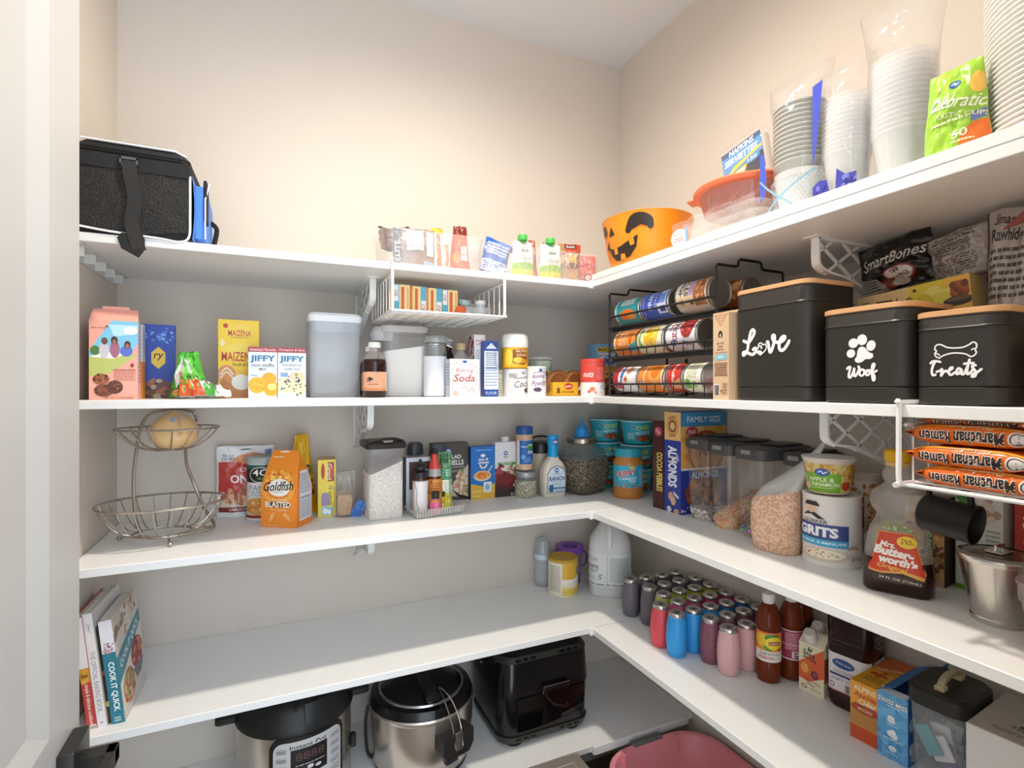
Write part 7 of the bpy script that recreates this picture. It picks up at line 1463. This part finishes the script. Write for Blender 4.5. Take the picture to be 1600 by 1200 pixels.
# ---- juice cartons
def juice_carton(label, x, y, rz):
    t = thing('juice_carton', label, 'carton', (x, y, T4), rz)
    w, d, h = .058, .05, .136
    C_ = mat('#ece3c6', .45)
    MB().loft([(0, w / 2, d / 2, .001), (h * .84, w / 2, d / 2, .001), (h, w / 2, .006, .001, 0, .006)], 2).build('carton_body', C_, t, 20)
    MB().lathe([(.0145, 0), (.0155, .002), (.0155, .012), (.0135, .022), (.012, .0235), (.0001, .0235)], 8).xf(Matrix.Translation((-.004, -.016, h * .9)) @ Matrix.Rotation(.45, 4, 'X')).build('screw_cap', mat('#e6e0d6', .35), t)
    art('front_print', t, front(w, h * .84, d), w, h * .84, [R(0, 0, 1, 1, '#ece4c8'), Pg([(0, .25), (0, .58), (1, .98), (1, .4), (.4, .22)], '#e0643a'), E(.28, .5, .22, .15, '#d8762e'), E(.24, .48, .15, .1, '#e8a850'), E(.64, .4, .15, .09, '#7a3340'), E(.66, .41, .09, .05, '#9a5058'), T('Saint', .42, .8, .5, .1, '#3a3a2c', -14, 0, .02), T('James', .44, .7, .56, .1, '#3a3a2c', -14, 0, .02), Pg([(.36, .88), (.42, .96), (.48, .88), (.56, .95), (.54, .86), (.42, .84)], '#4a5a3a'), T('PASSION FRUIT', .56, .25, .62, .05, '#a85a3a', -14), T('PEACH', .48, .18, .32, .05, '#a85a3a', -14), E(.22, .1, .12, .045, '#4a4a40'), E(.22, .1, .09, .03, '#d8d4bc'), Ln(.5, .06, .9, .12, 2, '#b8a888')])
    art('side_print', t, rside(w, h * .84, d), d, h * .84, [R(0, 0, 1, 1, '#e6ddc2'), R(0, .3, 1, .8, '#d8603a'), Ln(.1, .35, .9, .75, 8, '#5a4a6a')])
    return t
juice_carton('cream and orange juice carton with white cap, front of two', -.09, -0.9123, -82)
juice_carton('second cream juice carton behind the first, cap peeking over', -.034, -.893, -82)

# ---- big dark juice bottle
t = thing('juice_jug', 'large dark cranberry juice bottle with white label', 'bottle', (-.066, -.99, T4), -80)
t.scale = (.9, .9, 1)
OS = [(0, .044, .044, .02), (.006, .05, .05, .025), (.03, .0515, .0515, .02), (.034, .05, .05, .02), (.036, .05, .05, .02), (.125, .05, .05, .02), (.128, .052, .052, .022), (.2, .052, .052, .022), (.23, .046, .046, .03), (.255, .03, .03, .028), (.275, .019, .019, .019), (.285, .019, .019, .019)]
MB().loft(OS, 6).build('bottle_body', mat('#2c1414', .12, ior=1.4), t, 40)
for k in range(4):
    MB().box(-.034, -.0545, .14 + k * .016, .034, -.051, .148 + k * .016, .0015).build('grip_rib', mat('#2c1414', .12), t)
MB().lathe([(.02, .285), (.0205, .287), (.0205, .305), (.019, .307)], 7).build('cap', mat('#e8e8e8', .4), t)
art('front_label', t, loft_front(OS, .1, .038, .085), .1, .085, [R(0, 0, 1, 1, '#eae6ea'), E(.42, .76, .26, .13, '#3a66a4'), E(.42, .76, .22, .1, '#2a508c'), T('Ocean Spray', .42, .76, .36, .07, '#e8f0f8', -4, .2), Ln(.2, .5, .8, .6, 2, '#a8a8b4'), R(.1, .42, .9, .48, '#4a4a7a'), T('DIET CRAN', .5, .34, .7, .06, '#5a5a8a'), E(.16, .16, .06, .07, '#3a3a3a'), E(.16, .16, .045, .05, '#e6e2e6'), R(.44, .04, .84, .26, '#f0eeee'), R(0, 0, 1, .03, '#8a2a34')] + [R(.46 + .03 * k, .05, .473 + .03 * k + (.008 if k % 3 else 0), .25, '#3a3a3a') for k in range(12)], .005)
def osr(u, v, o): return (.0508 + o, (u - .5) * .06, .038 + v * .085)
art('side_label', t, osr, .06, .085, [R(0, 0, 1, 1, '#eae6ea'), T('DIET 5', .5, .76, .9, .2, '#26262e', 0, 0, .05), Ln(.1, .3, .9, .5, 3, '#8a8a9a')])
art('raised_logo', t, lambda u, v, o: (.0528 + o, (u - .5) * .07, .145 + v * .05), .07, .05, [E(.5, .5, .46, .44, '#8a8488'), E(.5, .5, .42, .38, '#2a1618'), T('Ocean', .5, .58, .6, .2, '#a8a2a4', 8, .2), T('Spray', .54, .34, .5, .18, '#a8a2a4', 8, .2), Pg([(.4, .7), (.6, .86), (.7, .7)], '#5a8aa0')])

# ---- drink mix boxes
t = thing('drink_mix_box', 'orange and yellow apple cider drink mix box lying closed', 'box', (-.095, -1.07, T4), -84)
w, d, h = .056, .165, .118
MB().box(-w / 2, -d / 2, 0, w / 2, d / 2, h, .001).build('card_body', mat('#e08a2c', .5), t)
art('front_print', t, front(w, h, d), w, h, [R(0, 0, 1, 1, '#e9a03c'), R(0, 0, 1, .24, '#c8502c'), R(0, .24, 1, .6, '#c8924a'), R(.05, .26, .95, .52, '#b98444'), E(.5, .56, .48, .08, '#b04a30'), T('ALPINE', .5, .9, .76, .085, '#f6e6c8', 0, 0, .02), T('Apple', .44, .78, .6, .1, '#b8402c', 0, .2, .02), T('Cider', .58, .68, .6, .1, '#f6ead0', 0, .2, .02), E(.78, .77, .1, .04, '#d8602c'), Ln(.15, .61, .9, .64, 1, '#7a4a20'), T('SPICED', .5, .55, .5, .045, '#f0d8b8')])
art('top_print', t, topf(w, h, d), w, d, [R(0, 0, 1, 1, '#eeb030'), R(0, .5, 1, 1, '#e0702c'), Pg([(0, .45), (.5, .55), (1, .45), (1, .6), (0, .62)], '#e89a30'), T('Apple Cider', .5, .62, .86, .1, '#f4e0c0', 35, .2, .02), Ln(.2, .14, .8, .3, 3, '#a86a20'), F(.5, .42, .3, .08, ['#c8402c', '#e0742c'], 10, .4, 3)])
t = thing('cocoa_mix_box', 'light blue cocoa mix box with torn open top flaps', 'box', (-.1, -1.124, T4), -84)
w, d, h = .052, .16, .126
MB().loft([(0, w / 2, d / 2, .001), (h, w / 2, d / 2, .001), (h, w / 2 - .0015, d / 2 - .0015, .001), (.004, w / 2 - .0015, d / 2 - .0015, .001)], 1).build('card_body', mat('#4a90cc', .5), t, 20)
MB().box(-.022, -.07, .004, .022, .07, .07).build('cocoa_packets', mat('#e8e4e0', .5), t)
MB().prism([(-w / 2, h), (-w / 2 + .001, h), (-w / 2 + .03, h + .016), (-w / 2 + .029, h + .017)], -d / 2 + .004, d / 2 - .004).build('top_flap', mat('#3a78bc', .5), t, 20)
MB().prism([(w / 2, h), (w / 2 - .001, h), (w / 2 + .004, h + .034), (w / 2 + .006, h + .034)], -d / 2 + .004, d / 2 - .004).build('side_flap', mat('#3f80c4', .5), t, 20)
MB().prism([(-d / 2, h), (-d / 2 + .001, h), (-d / 2 + .016, h + .004), (-d / 2 + .016, h + .003)], -w / 2 + .003, w / 2 - .003, 'x').build('end_flap', mat('#dfe6ee', .5), t, 20)
art('front_print', t, front(w, h, d), w, h, [R(0, 0, 1, 1, '#5aa2da'), F(.5, .5, .6, .6, ['#6ab0e2', '#4c94d0', '#5aa8e0', '#72b8e8'], 50, .3, 3), T('SWISS MISS', .5, .875, .96, .075, '#2a4a7a', -3, 0, .08), T('SWISS MISS', .5, .875, .96, .07, '#f4f6f8', -3, 0, .03), Ln(.3, .8, .75, .83, 1, '#dfeefa'), E(.46, .64, .12, .035, '#eef4f8'), E(.46, .595, .13, .035, '#e4ecf4'), Ln(.3, .52, .7, .54, 1, '#dfeefa'), E(.42, .4, .1, .045, '#f2f4f6'), E(.56, .38, .12, .05, '#e8eef2'), E(.52, .43, .1, .04, '#f6f8fa'), Ln(.2, .3, .84, .33, 1, '#dfeefa'), E(.5, .18, .13, .04, '#eef2f6'), E(.5, .16, .1, .03, '#d8e4ee'), Ln(.3, .09, .7, .11, 1, '#dfeefa')])
art('side_print', t, rside(w, h, d), d, h, [R(0, 0, 1, 1, '#2f6cb8'), F(.3, .5, .4, .5, ['#3a7cc8', '#2860a8', '#4a8cd4'], 36, .3, 3), T('SWISS', .34, .52, .36, .26, '#1c3c6a', 14, .2, .07), T('SWISS', .34, .52, .36, .24, '#f0f2f6', 14, .2, .03), E(.1, .62, .08, .1, '#c8d8e8'), E(.14, .24, .12, .1, '#dfe8f0'), E(.16, .12, .1, .08, '#b8c8d8'), E(.42, .3, .12, .12, '#4aa0c8')])

# ---- container with black handled lid, and white box
t = thing('lidded_container', 'clear container of packets with black lid and tan handle', 'container', (-.13, -1.2035, T4), -84)
w, d, h = .098, .13, .147
MB().loft([(0, w / 2 - .012, d / 2 - .012, .02), (.004, w / 2 - .009, d / 2 - .009, .022), (h, w / 2 - .003, d / 2 - .003, .026)], 6, cap1=False).build('container_wall', clear('#eef0f4', .16, .9), t)
BL = mat('#262420', .45)
MB().loft([(h - .004, w / 2, d / 2, .028), (h + .022, w / 2, d / 2, .028), (h + .027, w / 2 - .005, d / 2 - .005, .026), (h + .025, w / 2 - .018, d / 2 - .018, .02)], 6).build('lid', BL, t, 35)
MB().tube(smooth_path([(-.0, -.036, h + .025), (0, -.034, h + .036), (0, -.015, h + .043), (0, .015, h + .043), (0, .034, h + .036), (0, .036, h + .025)], 4), .0062, 6).build('lid_handle', mat('#bfae8c', .45), t)
MB().box(-.008, -.046, h + .024, .008, -.028, h + .034, .002).build('handle_foot', mat('#c9b996', .45), t); MB().box(-.008, .028, h + .024, .008, .046, h + .034, .002).build('handle_foot', mat('#c9b996', .45), t)
rn = random.Random(9)
for k, cc in enumerate(['#3fa0a8', '#e4e2e4', '#5a4a78', '#c8ccd2', '#2f8a92', '#d8d4da', '#8a90a0', '#b8b0c8', '#3f98a8', '#e8e6e8', '#6a6a80', '#d0d4da', '#40a4a8', '#b0a8c0']):
    a_ = rn.uniform(.009, .017); b_ = rn.uniform(.02, .034); m = MB().box(-a_, -.0025, -b_, a_, .0025, b_, .0015)
    m.xf(Matrix.Translation((rn.uniform(-.018, .018), -.052 + .0075 * k, .045 + rn.uniform(0, .04))) @ Matrix.Rotation(rn.uniform(-.5, .5), 4, 'Y') @ Matrix.Rotation(rn.uniform(-.2, .2), 4, 'X'))
    m.build('packet', mat(cc, .35), t)
t = thing('appliance_box', 'plain white carton with grey top and small black print', 'box', (-.118, -1.365, T4), -84)
w, d, h = .215, .17, .161
MB().box(-w / 2, -d / 2, 0, w / 2, d / 2, h, .0012).build('card_body', mat('#dfddda', .5), t)
MB().box(-w / 2 + .002, -d / 2, h, w / 2 - .002, .0, h + .001).build('top_flap', mat('#bfb4a8', .55), t, flat=True)
MB().box(-w / 2 + .002, .002, h, w / 2 - .002, d / 2, h + .001).build('top_flap', mat('#bfb4a8', .55), t, flat=True)
art('top_print', t, topf(w, h + .001, d), w, d, [T('CAMPBELL', .34, .28, .28, .06, '#3a3430', 180, .2), E(.26, .34, .02, .025, '#3a3430'), S([(.52, .22), (.52, .36), (.6, .36), (.62, .3)], .01, '#4a4440'), Ln(.12, .12, .6, .18, 2, '#8a8078'), T('CAMPBELL', .36, .78, .2, .05, '#3a3430', 180, .2), E(.3, .85, .016, .02, '#3a3430')])
art('front_print', t, front(w, h, d), w, h, [R(.86, .0, 1, .2, '#c84a34')])

# ================================================================ lowest shelf: appliances
BS_ = mat('#cfc8c0', .27, .95)
BKG = mat('#121212', .2); BKR = mat('#191919', .45)
t = thing('pressure_cooker', 'steel pressure cooker with black lid and round-cornered control panel', 'cooker', (-1.215, -.215, T5), 0)
r = .143
MB().lathe([(r * .9, .012), (r * .97, .015), (r, .03), (r, .212), (r * 1.005, .222)], 14).build('steel_body', BS_, t, 40)
MB().lathe([(r * .86, 0), (r * .97, .004), (r * .985, .028)], 14).build('base', BKR, t, 40)
MB().lathe([(r * 1.01, .22), (r * 1.035, .224), (r * 1.035, .236), (r * 1.0, .246), (r * .93, .27), (r * .8, .295), (r * .5, .312), (.0001, .316)], 14).build('lid', BKR, t, 40)
m = MB().grid(lambda u, v: ((lambda a, q: ((r * (1.045 - .12 * q ** 2)) * math.sin(a), -(r * (1.045 - .12 * q ** 2)) * math.cos(a), .227 + .062 * q))(.12 + .95 * u, v)), 16, 8); m.build('lid_rib', mat('#242526', .35), t, 60)
MB().box(-.19, -.028, .222, -.13, .028, .246, .006).build('side_handle', BKR, t); MB().box(.13, -.028, .222, .19, .028, .246, .006).build('side_handle', BKR, t)
th0 = .2
def pan(R_): return lambda u, v, o: ((R_ + o) * math.sin(th0 + (u - .5) * .19 / r), -(R_ + o) * math.cos(th0 + (u - .5) * .19 / r), .055 + v * .165)
def rrp(x0, y0, x1, y1, rx, ry):
    p = []
    for cx, cy, a0 in ((x1 - rx, y1 - ry, 0), (x0 + rx, y1 - ry, 90), (x0 + rx, y0 + ry, 180), (x1 - rx, y0 + ry, 270)):
        for k in range(5): a = math.radians(a0 + k * 22.5); p.append((cx + rx * math.cos(a), cy + ry * math.sin(a)))
    return p
pr = [Pg(rrp(0, 0, 1, 1, .14, .16), '#171717'), Pg(rrp(.05, .05, .95, .94, .12, .14), '#c9c8c6'), T('Instant Pot', .48, .86, .46, .06, '#3a3636', 0, .1), R(.26, .42, .72, .82, '#1c1a1c'), T('8888', .5, .7, .36, .12, '#5a4240'), Ln(.32, .56, .68, .59, 1, '#b8b8b8'), E(.4, .5, .04, .025, '#d0d0d0'), E(.5, .52, .04, .03, '#d8d8d8'), E(.6, .5, .04, .025, '#d0d0d0')]
for k in range(6):
    pr += [Pg(rrp(.08, .78 - .13 * k, .22, .86 - .13 * k, .03, .03), '#b0b0b2'), Ln(.1, .79 - .13 * k, .2, .84 - .13 * k, 2, '#5a5c64', k), Pg(rrp(.76, .78 - .13 * k, .92, .86 - .13 * k, .03, .03), '#b8b8ba'), Ln(.78, .79 - .13 * k, .9, .84 - .13 * k, 2, '#6a6c74', k + 9)]
for k in range(3): pr += [Pg(rrp(.28 + .15 * k, .22, .41 + .15 * k, .36, .03, .04), '#b4b4b6'), Ln(.3 + .15 * k, .26, .39 + .15 * k, .32, 2, '#6a6c74', k + 20)]
art('control_panel', t, pan(r + .002), .19, .165, pr, .0046, .35)
MB().box(.138, -.05, .095, .152, -.03, .13, .003).build('side_latch', BKR, t)

t = thing('slow_cooker', 'steel slow cooker with dark glass lid and wire lid clip', 'cooker', (-.872, -.228, T5), 0)
r = .15
MB().lathe([(r * .86, .0), (r * .9, .004), (r * .9, .016)], 14).build('base', BKR, t)
MB().lathe([(r * .9, .014), (r * .96, .03), (r * 1.0, .12), (r * 1.005, .172)], 14).build('steel_body', BS_, t, 40)
MB().lathe([(r * 1.01, .17), (r * 1.02, .173), (r * 1.02, .179), (r * 1.0, .183)], 14).build('steel_rim', mat('#d8d4ce', .25, .9), t)
MB().lathe([(r * 1.0, .18), (r * .99, .192), (r * .95, .205), (r * .86, .208), (r * .8, .203)], 14).build('crock_rim', BKG, t, 40)
MB().lathe([(r * .82, .204), (r * .835, .207), (r * .82, .212)], 14).build('lid_ring', mat('#a8a8a8', .25, .9), t)
MB().lathe([(r * .81, .209), (r * .7, .222), (r * .4, .238), (.0001, .243)], 14).build('glass_lid', mat('#0e0e10', .05), t, 60)
MB().lathe([(.01, .238), (.012, .2405), (.009, .243), (.0001, .244)], 7).xf(Matrix.Translation((-.02, -.04, -.006))).build('steam_vent', mat('#c8c4c0', .3, .8), t)
MB().box(-.022, -.13, .214, .022, .03, .244, .008).build('lid_handle', BKG, t)
a = .32; c_, s_ = math.sin(a), -math.cos(a)
Rz = Matrix.Rotation(a, 4, 'Z')
MB().prism([(-.05, .105), (-.035, .085), (.035, .085), (.05, .105), (.05, .145), (-.05, .145)], -r - .034, -r + .006).xf(Rz).build('side_handle', mat('#242322', .35), t, 30)
MB().box(-.012, -r - .036, .1, .012, -r - .03, .15, .002).xf(Rz).build('handle_clip', mat('#8a8a88', .25, .9), t)
MB().tube(smooth_path([(-.012, -r - .036, .11), (-.013, -r - .02, .17), (-.01, -r + .02, .216), (.0, -r + .06, .232), (.01, -r + .02, .216), (.013, -r - .02, .17), (.012, -r - .036, .11)], 5), .0018, 5).xf(Rz).build('wire_clip', mat('#c0bcb8', .25, .9), t)
MB().box(-.02, -r - .006, .05, .02, -r + .008, .078, .003).xf(Rz).build('foot_tab', mat('#2a3140', .35), t)
for sg in (-1,):
    MB().tube(smooth_path([(sg * (r + .004), 0, .18), (sg * (r + .012), -.01, .14), (sg * (r + .008), -.01, .06), (sg * (r - .01), -.005, .03)], 5), .005, 6).build('power_cord', BKR, t)

t = thing('air_fryer', 'glossy black air fryer oven with vents and front handle', 'air fryer', (-.5025, -.195, T5), 0)
w, d, h = .315, .272, .3
AF = mat('#131315', .16)
AS = [(.016, w / 2 - .012, d / 2 - .012, .045), (.024, w / 2 - .004, d / 2 - .004, .05), (.15, w / 2, d / 2, .05), (.152, w / 2 + .002, d / 2 + .002, .05), (.252, w / 2 - .003, d / 2 - .003, .05), (.268, w / 2 - .012, d / 2 - .012, .05), (h - .004, w / 2 - .04, d / 2 - .04, .045), (h, w / 2 - .06, d / 2 - .06, .04)]
MB().loft(AS, 7).build('housing', AF, t, 30)
GR = mat('#35342f', .4)
MB().loft([(.0155, w / 2 - .004, d / 2 - .004, .048), (.034, w / 2 + .001, d / 2 + .001, .05), (.036, w / 2 - .001, d / 2 - .001, .05)], 7).build('base_band', GR, t, 30)
MB().loft([(.2535, w / 2 - .002, d / 2 - .002, .05), (.268, w / 2 - .011, d / 2 - .011, .05), (.269, w / 2 - .014, d / 2 - .014, .05)], 7).build('vent_band', GR, t, 30)
for k, x in enumerate((-.1, -.075, -.05, .05, .075, .1)):
    MB().box(x - .008, -d / 2 - .001, .258, x + .008, -d / 2 + .012, .2625).build('vent_slot', mat('#080808', .5), t, flat=True)
    MB().box(x - .008, -d / 2 - .0015, .024, x + .008, -d / 2 + .01, .028).build('vent_slot', mat('#080808', .5), t, flat=True)
MB().loft([(.05, .115, .004, .003, .01, -d / 2 - .0005), (.15, .118, .004, .003, .01, -d / 2 - .0015)], 2).build('door_window', mat('#0b0a0b', .04), t)
MB().box(-.03, -d / 2 - .022, .158, .065, -d / 2 + .002, .178, .005).build('door_handle', AF, t)
MB().tube([(-.028, -d / 2 - .02, .158), (-.026, -d / 2 - .022, .179), (.062, -d / 2 - .022, .179)], .0012, 4).build('handle_trim', mat('#b0b0ac', .3, .8), t)
m = MB().lathe([(.005, 0), (.006, .001), (.005, .004)], 5); m.xf(Matrix.Translation((-.085, -d / 2 - .001, .135)) @ Matrix.Rotation(PI / 2, 4, 'X')).build('button', mat('#4a4844', .3), t)
for x in (-.1, .1):
    for y in (-.095, .095):
        MB().lathe([(.026, 0), (.028, .002), (.028, .017)], 7, x, y).build('foot', mat('#1c1b1a', .5), t)
MB().lathe([(.004, -.0), (.004, .004)], 5).xf(Matrix.Translation((-w / 2 - .001, .02, .2)) @ Matrix.Rotation(-PI / 2, 4, 'Y')).build('hinge_stud', mat('#a8a49c', .3, .8), t)

# ================================================================ on the floor
t = thing('storage_tote', 'large pink plastic tote with grey handle latch on the floor', 'tote', (-.215, -.68, 0), 0)
PK = mat('#e8949a', .35)
w, d, h = .4, .47, .36
TS = [(0, w / 2 - .06, d / 2 - .06, .06), (h - .05, w / 2 - .02, d / 2 - .02, .1), (h - .045, w / 2 - .01, d / 2 - .01, .11), (h, w / 2, d / 2, .12), (h + .004, w / 2 - .004, d / 2 - .004, .12), (h, w / 2 - .012, d / 2 - .012, .115), (h - .045, w / 2 - .026, d / 2 - .026, .1), (h - .06, w / 2 - .034, d / 2 - .034, .09), (.008, w / 2 - .068, d / 2 - .068, .05)]
MB().loft(TS, 8).build('tote_body', PK, t, 40)
MB().box(-.06, d / 2 - .012, h - .03, .05, d / 2 + .012, h + .009, .004).build('handle_latch', mat('#6f7070', .4), t)
MB().box(-.11, d / 2 - .03, h - .05, -.1, d / 2 - .004, h + .003, .002).build('rib', PK, t); MB().box(.09, d / 2 - .03, h - .05, .1, d / 2 - .004, h + .003, .002).build('rib', PK, t)
t = thing('floor_box', 'grey-brown lidded box on the floor below the lowest shelf', 'box', (-.676, -.594, 0), 0)
MB().box(-.2, -.14, 0, .2, .14, .382, .004).build('box_body', mat('#7a726a', .5), t)
MB().box(-.205, -.145, .382, .205, .145, .4, .005).build('lid', mat('#857c73', .45), t)
MB().tube([(-.17, -.11, .4005), (.17, -.11, .4005), (.17, .11, .4005), (-.17, .11, .4005)], .0016, 4, True).build('lid_groove', mat('#b8b0a8', .4), t)

# ---------------------------------------------------------------- small pieces belong to the part they sit on
SUB = {'lid_latch': 'lid', 'pour_flap': 'lid', 'lid_tab': 'lid', 'lid_handle': 'lid', 'clamp_tab': 'lid', 'handle_foot': 'lid', 'lid_petal': 'lid', 'lid_rib': 'lid', 'lid_plate': 'lid_rim',
       'sticker': 'onion_skin', 'vent_slot': 'vent_band', 'handle_trim': 'door_handle', 'handle_clip': 'side_handle', 'zipper': 'bag_body', 'top_piping': 'bag_body', 'strap_buckle': 'hanging_strap',
       'strap_loop': 'hanging_strap', 'pocket_flap': 'side_pocket', 'pocket_piping': 'side_pocket', 'pocket_hem': 'mesh_pocket', 'guard_wire': 'front_rail', 'closing_tab': 'top_flap', 'cap_print': 'foil_cap',
       'neck_badge': 'neck_wrap', 'cap_tip': 'red_cap', 'grip_rib': 'bottle_body', 'prong': 'funnel', 'top_flange': 'support_arm', 'lattice': 'support_arm'}
for o in list(COL.objects):
    k = o.name.split('.')[0]
    if k in SUB and o.parent is not None and o.parent.type == 'EMPTY':
        m = [c for c in o.parent.children if c.name.split('.')[0] == SUB[k]]
        if m: o.parent = m[0]
